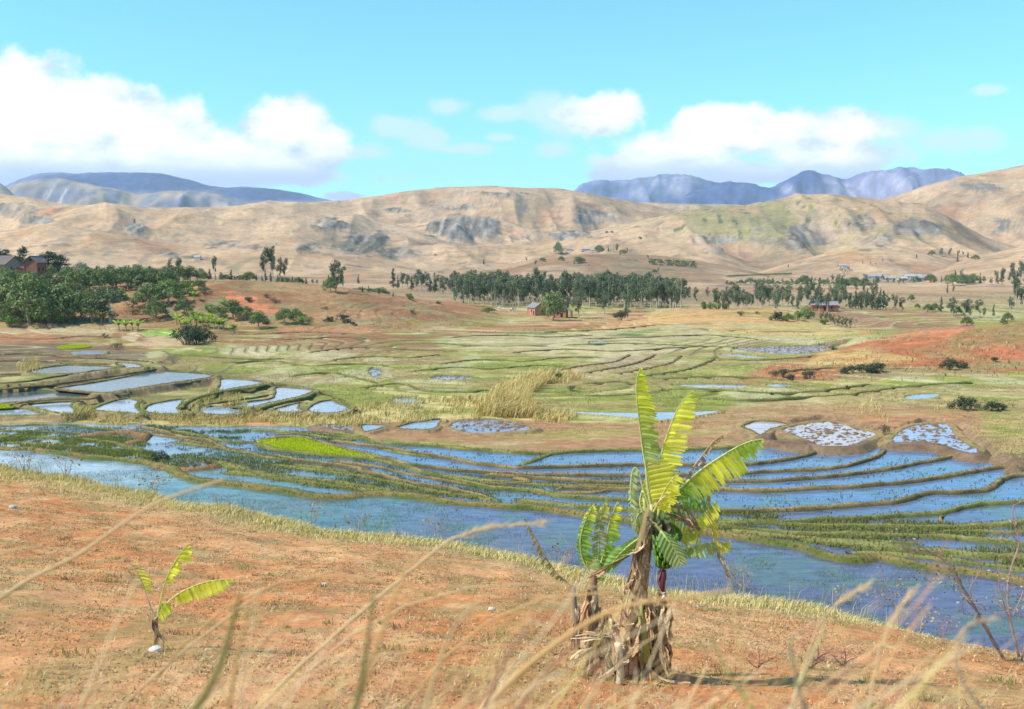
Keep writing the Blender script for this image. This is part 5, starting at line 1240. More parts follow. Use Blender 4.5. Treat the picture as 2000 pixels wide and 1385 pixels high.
tag(link('golden_grass', mesh_np('golden_grass', v, f, c, M['grass'])), kind='stuff')
# wispy taller stems on the brink
n = 900; X_ = rng.uniform(-26, 13, n); Yb = np.interp(X_, BR[:, 0], BR[:, 1]); Yv = Yb - np.abs(rng.normal(0, .8, n)); Zv = near_h(X_, Yv)
cc = np.array([(0.42, 0.33, 0.2), (0.6, 0.5, 0.3), (0.30, 0.24, 0.17)])[rng.integers(0, 3, n)]
k = fbm(X_ / 2.5, X_ * 0 + 3, 3, 147) > 0.45
v, f, c = blades(np.stack([X_, Yv, Zv], -1)[k], rng.uniform(0.4, 1.0, n)[k], 0.016, rng.uniform(0, 6.28, n)[k], rng.uniform(0.1, 0.6, n)[k], cc[k])
tag(link('brink_stems', mesh_np('brink_stems', v, f, c, M['grass'])), kind='stuff')
# separate little tussocks and clods on the red field
n = 900; u = rng.uniform(-.62, .62, n); Yv = 44 * rng.uniform(0.1, 1, n) ** 0.8; X_ = u * Yv; k = (Yv < np.interp(X_, BR[:, 0], BR[:, 1]) - 1) & (fbm(X_ / 3, Yv / 3, 3, 161) > .47); X_, Yv = X_[k], Yv[k]; n = len(X_); B = 26
rad = np.repeat(rng.uniform(.04, .16, n), B); kc = np.repeat(rng.integers(0, 5, n), B)
X_ = np.repeat(X_, B) + rng.normal(0, 1, n * B) * rad; Yv = np.repeat(Yv, B) + rng.normal(0, 1, n * B) * rad
cols = np.array([(0.62, 0.45, 0.22), (0.33, 0.30, 0.11), (0.24, 0.27, 0.08), (0.48, 0.33, 0.16), (0.30, 0.16, 0.10)]); cc = cols[kc] * rng.uniform(.75, 1.2, n * B)[:, None]
v, f, c = blades(np.stack([X_, Yv, near_h(X_, Yv) - .01], -1), rng.uniform(.04, .16, n * B), .012, rng.uniform(0, 6.28, n * B), rng.uniform(.2, 1.3, n * B), cc)
tag(link('tussock_grass', mesh_np('tussock_grass', v, f, c, M['grass'])), kind='stuff')
# pebbles
ico = np.array([(0, 0, 1), (.9, 0, .1), (.3, .85, .1), (-.75, .5, .1), (-.7, -.55, .1), (.3, -.85, .1), (0, 0, -.5)])
tri = np.array([(0, 1, 2), (0, 2, 3), (0, 3, 4), (0, 4, 5), (0, 5, 1), (6, 2, 1), (6, 3, 2), (6, 4, 3), (6, 5, 4), (6, 1, 5)])
n = 1500; u = rng.uniform(-.65, .65, n); Yv = 45 * rng.uniform(0.05, 1, n) ** 0.8; X_ = u * Yv; k = Yv < np.interp(X_, BR[:, 0], BR[:, 1]) - 1; X_, Yv = X_[k], Yv[k]; n = len(X_)
sz = rng.uniform(0.006, 0.02, n) * (1 + 1.2 * (rng.uniform(0, 1, n) > .96)) * (0.6 + Yv / 25)
v = ico[None] * sz[:, None, None] * rng.uniform(.6, 1.3, (n, 7, 3)) + np.stack([X_, Yv, near_h(X_, Yv)], -1)[:, None]
f = (tri[None] + (np.arange(n) * 7)[:, None, None]).reshape(-1, 3)
cc = np.array([(0.52, 0.36, 0.25), (0.40, 0.2, 0.12), (0.5, 0.3, 0.2)])[rng.integers(0, 3, n)]
tag(link('pebbles', mesh_np('pebbles', v.reshape(-1, 3), f, np.repeat(cc, 7, 0), M['stone'])), kind='stuff')
# ------------------------------------------------------------------ houses
BRICK = np.array([0.31, 0.115, 0.075]); MUDW = np.array([0.44, 0.20, 0.11]); DARKW = np.array([0.03, 0.025, 0.02])
def house(name, px, py, w, l, hw, hr, rot, label, wallc, roofc, wins=(), door=None, over=0.35, porch=False, group=None, Yfix=None, dirt=True):
    p = hit(px, py) if Yfix is None else P(px, py, Yfix)
    root = empty(name, p, label, 'house', group, rot)
    mb = MB(); z0 = -0.8
    a, b = w / 2, l / 2
    v = [(-a, -b, z0), (a, -b, z0), (a, b, z0), (-a, b, z0), (-a, -b, hw), (a, -b, hw), (a, b, hw), (-a, b, hw), (0, -b, hw + hr), (0, b, hw + hr)]
    f = [(0, 1, 5, 8, 4), (1, 2, 6, 5), (2, 3, 7, 9, 6), (3, 0, 4, 7)]
    mb.add(v, f, wallc)
    # plinth and corner piers give the wall some relief
    for sx in (-1, 1):
        for sy in (-1, 1): mb.box((sx * a - .22, sy * b - .22, z0), (sx * a + .22, sy * b + .22, hw - .12), np.array(wallc) * .92)
    mb.box((-a - .12, -b - .12, z0), (a + .12, b + .12, 0.25), np.array(wallc) * .8)
    wall = mb.build('wall', M['paint'], root)
    mr_ = MB(); t = 0.16; o = over
    sl = hr / a
    for sg in (-1, 1):
        e = a + o; ze = hw - o * sl
        q = [(0, -b - o, hw + hr + .02), (sg * e, -b - o, ze + .02), (sg * e, b + o, ze + .02), (0, b + o, hw + hr + .02)]
        q2 = [(x, y, z + t) for x, y, z in q]
        if sg > 0: fs = [(0, 3, 2, 1), (4, 5, 6, 7), (0, 1, 5, 4), (1, 2, 6, 5), (2, 3, 7, 6), (3, 0, 4, 7)]
        else: fs = [(0, 1, 2, 3), (4, 7, 6, 5), (0, 4, 5, 1), (1, 5, 6, 2), (2, 6, 7, 3), (3, 7, 4, 0)]
        mr_.add(q + q2, fs, roofc)
        for k in range(int(l / .9)):
            y = -b + .4 + k * .9
            mr_.add([(0.03 * sg, y - .05, hw + hr + t + .06), (sg * e, y - .05, ze + t + .06), (sg * e, y + .05, ze + t + .06), (0.03 * sg, y + .05, hw + hr + t + .06)], [(0, 1, 2, 3)], np.array(roofc) * .8)
    mr_.box((-.14, -b - o, hw + hr + t - .02), (.14, b + o, hw + hr + t + .12), np.array(roofc) * 1.15)
    mr_.build('roof', M['paint'], root)
    def opening(nm, side, c, z, ww, hh):
        m1 = MB()
        if side == 'front': m1.box((c - ww / 2, -b - .06, z), (c + ww / 2, -b - .005, z + hh), DARKW); fr = [((c - ww / 2 - .09, -b - .10, z - .09), (c + ww / 2 + .09, -b - .004, z)), ((c - ww / 2 - .09, -b - .10, z + hh), (c + ww / 2 + .09, -b - .004, z + hh + .09))]
        else:
            sg = 1 if side == 'right' else -1
            x0, x1 = sorted((sg * (a + .005), sg * (a + .06))); y0, y1 = sorted((sg * (a + .004), sg * (a + .10)))
            m1.box((x0, c - ww / 2, z), (x1, c + ww / 2, z + hh), DARKW); fr = [((y0, c - ww / 2 - .09, z - .09), (y1, c + ww / 2 + .09, z)), ((y0, c - ww / 2 - .09, z + hh), (y1, c + ww / 2 + .09, z + hh + .09))]
        ob = m1.build(nm, M['paint'], root)
        m2 = MB()
        for lo, hi in fr: m2.box(lo, hi, (0.25, 0.18, 0.13))
        m2.build('frame', M['bark'], ob)
    for (sd_, c, z, ww, hh) in wins: opening('window', sd_, c, z, ww, hh)
    if door: opening('door', *door)
    if porch:
        mp_ = MB()
        for y in np.linspace(-b + .2, b - .2, 4): mp_.tube([(a + 2.0, y, -0.5), (a + 2.0, y, hw - .9)], .09, (0.30, 0.22, 0.15), 6)
        mp_.build('porch_post', M['bark'], root)
        m3 = MB(); m3.add([(a + .1, -b - .2, hw - .02), (a + 2.4, -b - .2, hw - .95), (a + 2.4, b + .2, hw - .95), (a + .1, b + .2, hw - .02), (a + .1, -b - .2, hw + .08), (a + 2.4, -b - .2, hw - .85), (a + 2.4, b + .2, hw - .85), (a + .1, b + .2, hw + .08)], [(3, 2, 1, 0), (4, 5, 6, 7), (0, 1, 5, 4), (1, 2, 6, 5), (2, 3, 7, 6), (3, 0, 4, 7)], np.array(roofc) * .9)
        m3.build('porch_roof', M['paint'], root)
    return root
RF = (0.24, 0.20, 0.19)
house('brick_house', 70, 556, 4.9, 6.6, 8.8, 2.0, R(-2), 'tall red brick house with a grey gable roof among the trees at the left', BRICK, RF, [('front', 0, 9.0, 0.9, 0.9), ('right', -1.8, 5.4, .9, 1.2), ('right', 1.2, 5.4, .9, 1.2)], ('right', -.5, 0, 1.0, 2.2), .6, Yfix=376)
house('brick_outbuilding', 42, 552, 4.5, 4, 5.2, 1.0, R(5), 'low red brick outbuilding left of the tall brick house', BRICK * .95, (0.30, 0.2, 0.16), [], ('front', 0.8, 0, 1, 2), .3, Yfix=380)
house('thatched_house', 8, 535, 11, 9, 4.0, 3.0, R(80), 'wide thatched roof house at the left edge behind the trees', (0.34, 0.27, 0.22), (0.19, 0.15, 0.13), [('front', -1.5, 1.5, 1, 1.1)], ('front', 1.5, 0, 1, 2), .9, Yfix=385)
house('brick_house', 1048, 616, 4.6, 7, 3.4, 1.6, R(24), 'small brick house with a grey roof left of the pale trunked tree', (0.46, 0.22, 0.13), (0.26, 0.24, 0.24), [('front', 0.9, 1.4, .7, .8), ('left', 0, 1.4, .8, .9)], ('left', -2, 0, .9, 1.9), .45)
house('brick_house', 1095, 620, 4.6, 7, 3.4, 1.6, R(-10), 'small brick house with a dark lean-to porch right of the pale trunked tree', MUDW, (0.24, 0.20, 0.20), [('front', -.8, 1.4, .7, .8)], ('front', .8, 0, .9, 1.9), .45, True)
house('long_house', 1608, 608, 4.5, 11, 2.9, 1.3, R(86), 'long low red house with a pale grey roof on the right-hand slope', (0.46, 0.17, 0.09), (0.28, 0.26, 0.28), [('left', -3, 1.2, .8, .9), ('left', 3, 1.2, .8, .9)], ('left', 0, 0, 1, 2), .5)
WH = (0.50, 0.45, 0.39); GR = (0.33, 0.34, 0.37)
for i, (px, py, w, l, hw, rot, lab, wc, rc) in enumerate([
    (1708, 546, 7, 20, 4, 88, 'white building with a blue-grey roof at the left end of the far village', WH, GR),
    (1737, 549, 6, 11, 3.2, 80, 'white and brown house second from the left in the far village', (0.55, 0.42, 0.33), GR),
    (1762, 549, 6, 10, 3.0, 95, 'low grey roofed house in the middle of the far village', (0.5, 0.4, 0.32), (0.44, 0.45, 0.47)),
    (1782, 546, 9, 18, 4, 84, 'large pale roofed house behind the middle of the far village', WH, (0.40, 0.40, 0.42)),
    (1802, 550, 8, 20, 4, 92, 'long white house with a row of windows in the far village', WH, GR),
    (1818, 551, 6, 7, 5, 5, 'orange gabled house at the right end of the far village', (0.60, 0.28, 0.16), GR),
    (1880, 553, 6, 14, 3, 88, 'pale house half hidden by trees right of the far village', (0.55, 0.45, 0.38), GR),
    (1112, 491, 6, 10, 3.4, 85, 'pale farmhouse right beside the large lone hill tree', WH, GR), (1143, 490, 7, 14, 3.6, 95, 'wide white roofed farmhouse on the low central hill', WH, (0.42, 0.42, 0.43)),
    (1160, 492, 5, 8, 3, 80, 'small pale hut at the right of the hill farm', (0.55, 0.45, 0.38), (0.4, 0.38, 0.36)), (1647, 525, 7, 9, 4, 70, 'lone pale house at the foot of the dome hill', WH, GR),
    (825, 546, 7, 14, 4, 88, 'white house in front of the far left arm of the grove', WH, (0.42, 0.42, 0.42)), (386, 507, 5, 9, 4.5, 85, 'small white house alone on the dry left hillside', WH, (0.5, 0.46, 0.42))]):
    house('farmhouse', px, py, w, l, hw, 1.6, R(rot), lab, wc, rc, [('left', k, 1.3, 1.0, 1.2) for k in (-l / 3, 0, l / 3)], None, .5)

# ------------------------------------------------------------------ cattle
def skin_mesh(name, nodes_, edges, rad, mat, colf, sub=2):
    me = bpy.data.meshes.new(name + '_skeleton'); me.from_pydata(nodes_, edges, [])
    o = bpy.data.objects.new(name, me); COL.objects.link(o)
    m = o.modifiers.new('skin', 'SKIN'); s2 = o.modifiers.new('sub', 'SUBSURF'); s2.levels = sub; s2.render_levels = sub
    for i, r_ in enumerate(rad): me.skin_vertices[0].data[i].radius = (r_, r_) if np.isscalar(r_) else r_
    me.skin_vertices[0].data[0].use_root = True
    dg = bpy.context.evaluated_depsgraph_get(); ev = o.evaluated_get(dg); nm = bpy.data.meshes.new_from_object(ev)
    bpy.data.objects.remove(o); bpy.data.meshes.remove(me)
    nm.name = name; at = nm.color_attributes.new('Col', 'FLOAT_COLOR', 'POINT')
    for i, vtx in enumerate(nm.vertices): at.data[i].color = (*colf(vtx.co), 1)
    nm.materials.clear(); nm.materials.append(mat)
    for p_ in nm.polygons: p_.use_smooth = True
    return nm
cown = [(0.55, 0, 1.0), (0.1, 0, 1.02), (-0.5, 0, 1.05), (0.75, 0, 1.12), (1.0, 0, 1.05), (1.25, 0, 0.8), (1.42, 0, 0.62),
        (0.5, .2, .75), (0.5, .2, .4), (0.52, .2, .03), (0.5, -.2, .75), (0.45, -.2, .4), (0.42, -.2, .03),
        (-.58, .2, .78), (-.68, .2, .42), (-.62, .2, .03), (-.55, -.2, .78), (-.6, -.2, .42), (-.52, -.2, .03), (-.78, 0, 1.0), (-.84, 0, .5), (0.5, 0, 1.32)]
cowe = [(0, 1), (1, 2), (0, 3), (3, 4), (4, 5), (5, 6), (0, 7), (7, 8), (8, 9), (0, 10), (10, 11), (11, 12), (2, 13), (13, 14), (14, 15), (2, 16), (16, 17), (17, 18), (2, 19), (19, 20), (0, 21)]
cowr = [.30, .33, .30, .2, .15, .13, .07, .12, .065, .055, .12, .065, .055, .15, .07, .055, .15, .07, .055, .04, .03, .11]
for i, (px, py, fl, lab, c1_, c2_) in enumerate([(963, 611, 1, 'black and white zebu cow grazing left of the other cattle', (0.04, 0.035, 0.03), (0.6, 0.57, 0.52)), (975, 606, 1, 'white zebu cow under the bare tree beside the flat green tree', (0.68, 0.65, 0.6), (0.6, 0.56, 0.5)),
                                     (985, 608, -1, 'white zebu cow facing left in the middle of the cattle', (0.66, 0.62, 0.56), (0.5, 0.45, 0.4)), (1001, 609, 1, 'white zebu cow with brown belly nearest the brick house', (0.66, 0.62, 0.56), (0.12, 0.07, 0.05))]):
    def cf(co, a=c1_, b=c2_):
        return b if (math.sin(co.x * 5 + 1) + math.sin(co.z * 7) > 0.75 or co.z < 0.72) else a
    p = hit(px, py); r_ = empty('zebu_cow', p, lab, 'cow', 'cattle beside the central brick houses', R(10) if fl > 0 else R(172))
    r_.scale = (1.15, 1.15, 1.15)
    link('body', skin_mesh('body', cown, cowe, cowr, M['hide'], cf), r_)
    for sg in (-1, 1):
        mb = MB(); mb.tube([(1.22, sg * .08, .92), (1.2, sg * .2, 1.08), (1.26, sg * .2, 1.25)], [.03, .025, .008], (0.2, 0.17, 0.13), 6); mb.build('horn', M['hide'], r_)

# ------------------------------------------------------------------ banana plants
def frame_of(px, py): return hit(px, py)
def to3(pts, D):
    return np.array([P(q[0], q[1], D + (q[2] if len(q) > 2 else 0)) for q in pts])
def banana_leaf(root, D, mid, sides, cols, name='leaf', t0=0.0, strip=0.029, rib=0.011, seed=0, ragged=0.2, ribcol=(0.50, 0.50, 0.16), group_max=3, mat='banana_leaf', gap=0.16, brown=0.25):
    """a torn banana leaf. mid: traced midrib; sides: list of (dx, dy, dd, length_m, sag) blades of strips hanging from the rib"""
    r = random.Random(seed); base = np.array(root.location)
    m = crom(to3(mid, D), 14); d = np.concatenate([[0], np.cumsum(np.linalg.norm(np.diff(m, axis=0), axis=1))]); Ltot = d[-1]
    def at(s): return np.array([np.interp(s, d, m[:, k]) for k in range(3)])
    mb = MB(); cols = np.array(cols, float)
    for (dx, dy, dd, Lm, sag) in sides:
        dirw = np.array([dx, dd, -dy], float); dirw /= np.linalg.norm(dirw)
        s = Ltot * t0; grp = 0; jit = np.zeros(3); lj = 1.0; sh = 0
        while s < Ltot - 0.01:
            if grp <= 0:
                grp = r.randint(1, group_max); jit = np.array([r.uniform(-1, 1) for _ in range(3)]) * 0.17; lj = r.uniform(1 - ragged, 1.06) * (r.uniform(.4, .85) if r.random() < .06 else 1); newg = True; tw = r.uniform(-.5, .5)
            else: newg = False
            grp -= 1
            s1 = min(s + strip * r.uniform(.7, 1.2), Ltot); t = (s + s1) / 2 / Ltot
            prof = max(0.06, math.sin(math.pi * min(1, 0.14 + 0.86 * (t - t0) / (1 - t0) * 0.94))) ** 0.55
            if t > 0.93: prof *= max(0.25, (1 - t) / 0.07)
            L_ = Lm * prof * lj * r.uniform(.93, 1.05)
            g = strip * gap * (1 if grp <= 0 else 0.0)
            pa, pb = at(s), at(s1 - g); tang = pb - pa; tl = np.linalg.norm(tang) + 1e-9; tn = tang / tl
            dv = dirw + jit * 0.6 + tn * 0.25; dv /= np.linalg.norm(dv)
            nv = np.cross(tn, dv); nv /= np.linalg.norm(nv) + 1e-9
            vs = []; cc = []; ns = 6
            k_ = t * (len(cols) - 1); i0 = int(min(k_, len(cols) - 2)); cb = cols[i0] * (1 - (k_ - i0)) + cols[i0 + 1] * (k_ - i0)
            cb = cb * r.uniform(.82, 1.15)
            pos_a, pos_b = pa.copy(), pb.copy(); dcur = dv.copy()
            for k in range(ns + 1):
                q = k / ns
                taper = 1.0 if k < ns else 0.55
                mid_ = (pos_a + pos_b) / 2; ha = (pos_a - mid_) * (taper if grp > 0 or True else 1)
                wob = nv * math.sin(q * 4 + tw * 5) * 0.012 * q
                vs += [mid_ + ha + wob, mid_ - ha + wob + nv * (0.006 * (1 if sh % 2 else -1))]
                ce = mix(cb, np.array([0.36, 0.22, 0.09]), np.clip((q - 0.86) * 7, 0, 1) * brown * 2 * r.uniform(.2, 1))
                ce = mix(ce, cb * 1.18 + 0.02, 0.35 * (1 - q))
                cc += [ce, ce]
                dcur = dcur + np.array([0.05, 0, -1]) * (sag / ns) * (0.4 + q); dcur /= np.linalg.norm(dcur)
                st_ = dcur * (L_ / ns); pos_a = pos_a + st_; pos_b = pos_b + st_
            fs = [(2 * k, 2 * k + 1, 2 * k + 3, 2 * k + 2) for k in range(ns)]
            mb.add(np.array(vs) - base, fs, np.array(cc)); s = s1; sh += 1
    lf = mb.build(name, M[mat], root)
    mr_ = MB(); mm = m[::3]; mr_.tube(mm - base, np.linspace(rib, rib * .3, len(mm)), ribcol, 6); mr_.build('midrib', M['stem'], lf)
    return lf
def rag(root, D, pts, w, col, seed, name='dead_leaf', n=5, mat='dead_leaf'):
    """withered leaf: several crinkled ribbons along a traced line"""
    r = random.Random(seed); base = np.array(root.location); m = crom(to3(pts, D), 8); mb = MB(); col = np.array(col)
    for j in range(n):
        off = np.array([r.uniform(-1, 1) * w * .7, r.uniform(-1, 1) * w * .8, r.uniform(-.3, .3) * w]); ph = r.uniform(0, 6); ang = r.uniform(0, 3.14); a0 = r.randint(0, max(0, len(m) // 5)); a1 = len(m) - r.randint(0, max(1, len(m) // 4))
        vs = []; cc = []; k0 = r.uniform(.7, 1.3)
        for i, p in enumerate(m[a0:a1]):
            q = i / max(1, a1 - a0 - 1); ang += r.uniform(-.3, .35); ww_ = w * .28 * (0.6 + .7 * math.sin(math.pi * min(1, .15 + q * .8))) * r.uniform(.7, 1.2)
            sv = np.array([math.cos(ang), math.sin(ang), 0.25 * math.sin(ang * 2)]) * ww_
            c0 = p + off * (0.25 + q) + np.array([math.sin(q * 9 + ph), math.cos(q * 8 + ph), 0]) * w * .14
            vs += [c0 - sv, c0 + sv]; c1 = col * k0 * r.uniform(.8, 1.2); cc += [c1, c1 * .9]
        nn = len(vs) // 2
        if nn > 1: mb.add(np.array(vs) - base, [(2 * i, 2 * i + 1, 2 * i + 3, 2 * i + 2) for i in range(nn - 1)], np.array(cc))
    return mb.build(name, M[mat], root)

b0 = hit(1238, 1322); D = float(b0[1])
YG = (0.66, 0.64, 0.06); YY = (0.80, 0.74, 0.10); GN = (0.24, 0.40, 0.05); PG = (0.44, 0.52, 0.24); DG = (0.12, 0.24, 0.04); BR_ = (0.44, 0.29, 0.15); TN = (0.60, 0.42, 0.22); OL = (0.34, 0.33, 0.12)
big = empty('banana_plant', b0, 'large banana plant with a fruit bunch above a skirt of dead leaves', 'banana plant')
tr = MB()
m = crom(to3([(1236, 1335), (1232, 1270), (1236, 1210), (1242, 1160), (1250, 1110), (1258, 1060), (1266, 1010), (1274, 985)], D), 6)
rt_ = np.interp(np.linspace(0, 1, len(m)), [0, .15, .5, .75, 1], [.17, .155, .115, .085, .035])
tcol = np.array([mix(np.array([0.24, 0.14, 0.07]), np.array([0.27, 0.24, 0.09]), np.clip(i / len(m) * 1.6 - .8, 0, 1)) for i in range(len(m))])
tr.tube(m - b0, rt_ * (D / 11.5), tcol, 14)
for j in range(34):      # dry sheath edges wrapped round the stem
    r = random.Random(j); i0 = r.randint(0, len(m) - 14); seg = m[i0:i0 + r.randint(7, 13)]; ang = r.uniform(0, 6.28); vs = []; cc = []
    for i, p in enumerate(seg):
        rr = rt_[min(i0 + i, len(rt_) - 1)] * 1.06 + .004; a1 = ang + i * .05; vs += [p + np.array([math.cos(a1) * rr, math.sin(a1) * rr, 0]) , p + np.array([math.cos(a1 + .55) * rr, math.sin(a1 + .55) * rr, 0])]; c_ = np.array([(0.50, 0.33, 0.16), (0.22, 0.13, 0.07), (0.58, 0.44, 0.26)][j % 3]); cc += [c_, c_ * .8]
    tr.add(np.array(vs) - b0, [(2 * i, 2 * i + 1, 2 * i + 3, 2 * i + 2) for i in range(len(seg) - 1)], np.array(cc))
tr.build('trunk', M['stem'], big, True)
px2m = D / F
lf = lambda *a, **k: banana_leaf(big, D, *a, **k)
# L1 tall upright leaf
lf([(1276, 992), (1268, 945), (1257, 890), (1249, 830), (1243, 775), (1244, 738), (1252, 718)], [(1, .28, -.15, 42 * px2m, .45), (1, .05, .35, 38 * px2m, .25)], [PG, (0.50, 0.52, 0.22), (0.40, 0.48, 0.12), YG, YG], seed=1, t0=.12, ragged=.2, gap=.2)
# L2
lf([(1288, 975), (1284, 935), (1292, 885), (1308, 835), (1328, 790), (1352, 763)], [(1, .22, -.2, 46 * px2m, .18), (.9, -.12, .4, 28 * px2m, .1)], [YG, YY, YY, YY, (0.62, 0.66, 0.12)], seed=2, t0=.06, ragged=.1, gap=.12)
# lower broad part between them
lf([(1274, 1000), (1266, 960), (1262, 925), (1260, 898)], [(1, -.02, -.3, 66 * px2m, .1), (1, .35, .1, 40 * px2m, .3)], [YY, YY, YG, (0.55, 0.5, 0.14)], seed=3, t0=0, ragged=.2, group_max=7, gap=.15, rib=.02)
# L3 to the right
lf([(1300, 980), (1330, 952), (1365, 921), (1400, 897), (1440, 873), (1470, 861), (1492, 858)], [(.45, 1, -.15, 56 * px2m, .25), (.35, .85, .3, 30 * px2m, .2)], [GN, GN, YG, YG, (0.36, 0.50, 0.06), (0.44, 0.52, 0.10)], seed=4, t0=.08, ragged=.12, gap=.16, rib=.016)
# L4 withered
lf([(1318, 962), (1350, 918), (1375, 885), (1396, 860), (1420, 846)], [(.6, .8, 0, 16 * px2m, 1.0), (-.3, .5, .2, 12 * px2m, 1.0)], [BR_, (0.40, 0.30, 0.22), (0.40, 0.30, 0.24), BR_, TN], name='dead_leaf', seed=5, t0=.25, ragged=.5, gap=.5, mat='dead_leaf', ribcol=BR_)
# L5 drooping dome
lf([(1276, 1012), (1290, 990), (1312, 981), (1336, 988), (1352, 1004), (1362, 1022)], [(.15, 1, -.5, 44 * px2m, .5), (-.35, 1, -.1, 38 * px2m, .5)], [(0.24, 0.30, 0.08), (0.20, 0.28, 0.08), OL, (0.44, 0.30, 0.18), BR_], seed=6, t0=.04, ragged=.3, brown=.5, strip=.03)
# L6
lf([(1330, 1056), (1345, 1030), (1368, 1008), (1390, 990), (1400, 975)], [(.55, 1, -.2, 34 * px2m, .4), (.1, 1, .2, 30 * px2m, .4)], [YG, (0.40, 0.50, 0.05), YY, YG], seed=7, t0=0.0, ragged=.2, gap=.35)
# L7 yellow hanging leaf
lf([(1376, 950), (1380, 975), (1388, 1015), (1394, 1055), (1404, 1085), (1418, 1112)], [(1, .55, -.2, 24 * px2m, .6), (.35, 1, 0, 22 * px2m, .6)], [OL, (0.60, 0.46, 0.10), (0.68, 0.52, 0.06), (0.70, 0.55, 0.05), TN], seed=8, t0=.05, ragged=.4, gap=.45, brown=.7)
lf([(1400, 1068), (1412, 1062), (1428, 1056)], [(.2, 1, 0, 24 * px2m, .3)], [(0.66, 0.56, 0.10), (0.62, 0.60, 0.12)], seed=28, ragged=.3)
rag(big, D - .05, [(1404, 1078), (1412, 1098), (1424, 1120), (1430, 1135)], 9 * px2m, (0.50, 0.42, 0.28), 3)
# L8
lf([(1300, 1085), (1330, 1076), (1365, 1064), (1395, 1059), (1425, 1060)], [(.1, 1, -.2, 31 * px2m, .2), (-.1, 1, .25, 20 * px2m, .2)], [GN, GN, (0.42, 0.50, 0.16), (0.48, 0.50, 0.18), YG], seed=9, t0=.2, ragged=.2, gap=.35)
# L9 pale folded leaf
lf([(1290, 1036, -.35), (1302, 1052, -.4), (1318, 1074, -.4), (1330, 1104, -.4)], [(-.75, .9, -.3, 30 * px2m, .3), (.95, .15, -.1, 27 * px2m, .4)], [(0.20, 0.34, 0.08), (0.36, 0.46, 0.16), (0.44, 0.52, 0.24)], seed=10, ragged=.06, group_max=14, gap=.02, rib=.014, brown=.05)
# L10 hanging pale leaf on the left
lf([(1272, 1005), (1256, 955), (1246, 920), (1238, 915), (1233, 935), (1232, 975), (1236, 1015), (1242, 1048)], [(1, .35, -.15, 22 * px2m, .3), (-.8, .5, .1, 8 * px2m, .3)], [OL, OL, PG, PG, PG, (0.50, 0.56, 0.30), PG], seed=11, t0=.42, ragged=.25, gap=.5, strip=.045)
# L11 green strands under L3
lf([(1335, 972), (1355, 965), (1376, 962), (1388, 972)], [(-.35, 1, -.25, 48 * px2m, .3), (.1, 1, .1, 50 * px2m, .2)], [(0.24, 0.36, 0.06), (0.20, 0.33, 0.08), GN], seed=12, ragged=.4, gap=.6, group_max=2, strip=.03)
# inner dark leaves around the heart
lf([(1268, 1015), (1254, 1000), (1244, 1010), (1240, 1035)], [(.5, 1, -.2, 40 * px2m, .4)], [OL, (0.3, 0.34, 0.12)], seed=13, ragged=.3)
lf([(1285, 1015), (1310, 1020), (1330, 1035)], [(-.15, 1, .1, 40 * px2m, .4), (.2, 1, .3, 40 * px2m, .3)], [DG, (0.16, 0.26, 0.06), DG], seed=14, ragged=.3)
# leaf sweeping down to the left and its dead neighbour
lf([(1250, 1050), (1228, 1066), (1205, 1088), (1182, 1118)], [(-.75, -.35, 0, 18 * px2m, 0.0), (.6, .5, 0, 15 * px2m, .1)], [(0.22, 0.38, 0.08), (0.28, 0.46, 0.10), (0.30, 0.48, 0.12)], seed=15, ragged=.05, group_max=20, gap=.01, rib=.012, brown=.02)
rag(big, D + .05, [(1250, 1070), (1222, 1085), (1195, 1102), (1165, 1122), (1150, 1130)], 16 * px2m, (0.50, 0.32, 0.19), 5, n=8)
rag(big, D - .12, [(1262, 1060), (1246, 1078), (1222, 1082)], 14 * px2m, (0.66, 0.48, 0.32), 6, n=5)
rag(big, D - .1, [(1300, 1002), (1322, 1008), (1350, 1020), (1362, 1040)], 16 * px2m, (0.44, 0.30, 0.20), 7, n=8)
rag(big, D - .15, [(1275, 992), (1288, 978), (1302, 966), (1308, 962)], 6 * px2m, (0.66, 0.46, 0.28), 8, n=4)
for j in range(9):
    r = random.Random(350 + j); y0 = r.uniform(1050, 1130); x0 = 1262 - (y0 - 1010) * .13 + r.uniform(-12, 12)
    rag(big, D - .1, [(x0, y0), (x0 + r.uniform(-6, 6), y0 + 28), (x0 + r.uniform(-10, 8), y0 + r.uniform(45, 70))], r.uniform(7, 11) * px2m, [(0.34, 0.21, 0.11), (0.50, 0.34, 0.20), (0.24, 0.15, 0.09)][j % 3], 360 + j, n=4, name='dry_sheath')
for j in range(12):
    r = random.Random(300 + j); x0 = r.uniform(1262, 1300); y0 = r.uniform(995, 1030)
    rag(big, D - r.uniform(-.1, .22), [(x0, y0), (x0 + r.uniform(-8, 16), y0 + 16), (x0 + r.uniform(-14, 26), y0 + r.uniform(30, 60))], r.uniform(8, 14) * px2m, [(0.42, 0.30, 0.20), (0.28, 0.24, 0.12), (0.36, 0.24, 0.18), (0.20, 0.22, 0.10)][j % 4], 310 + j, n=4)
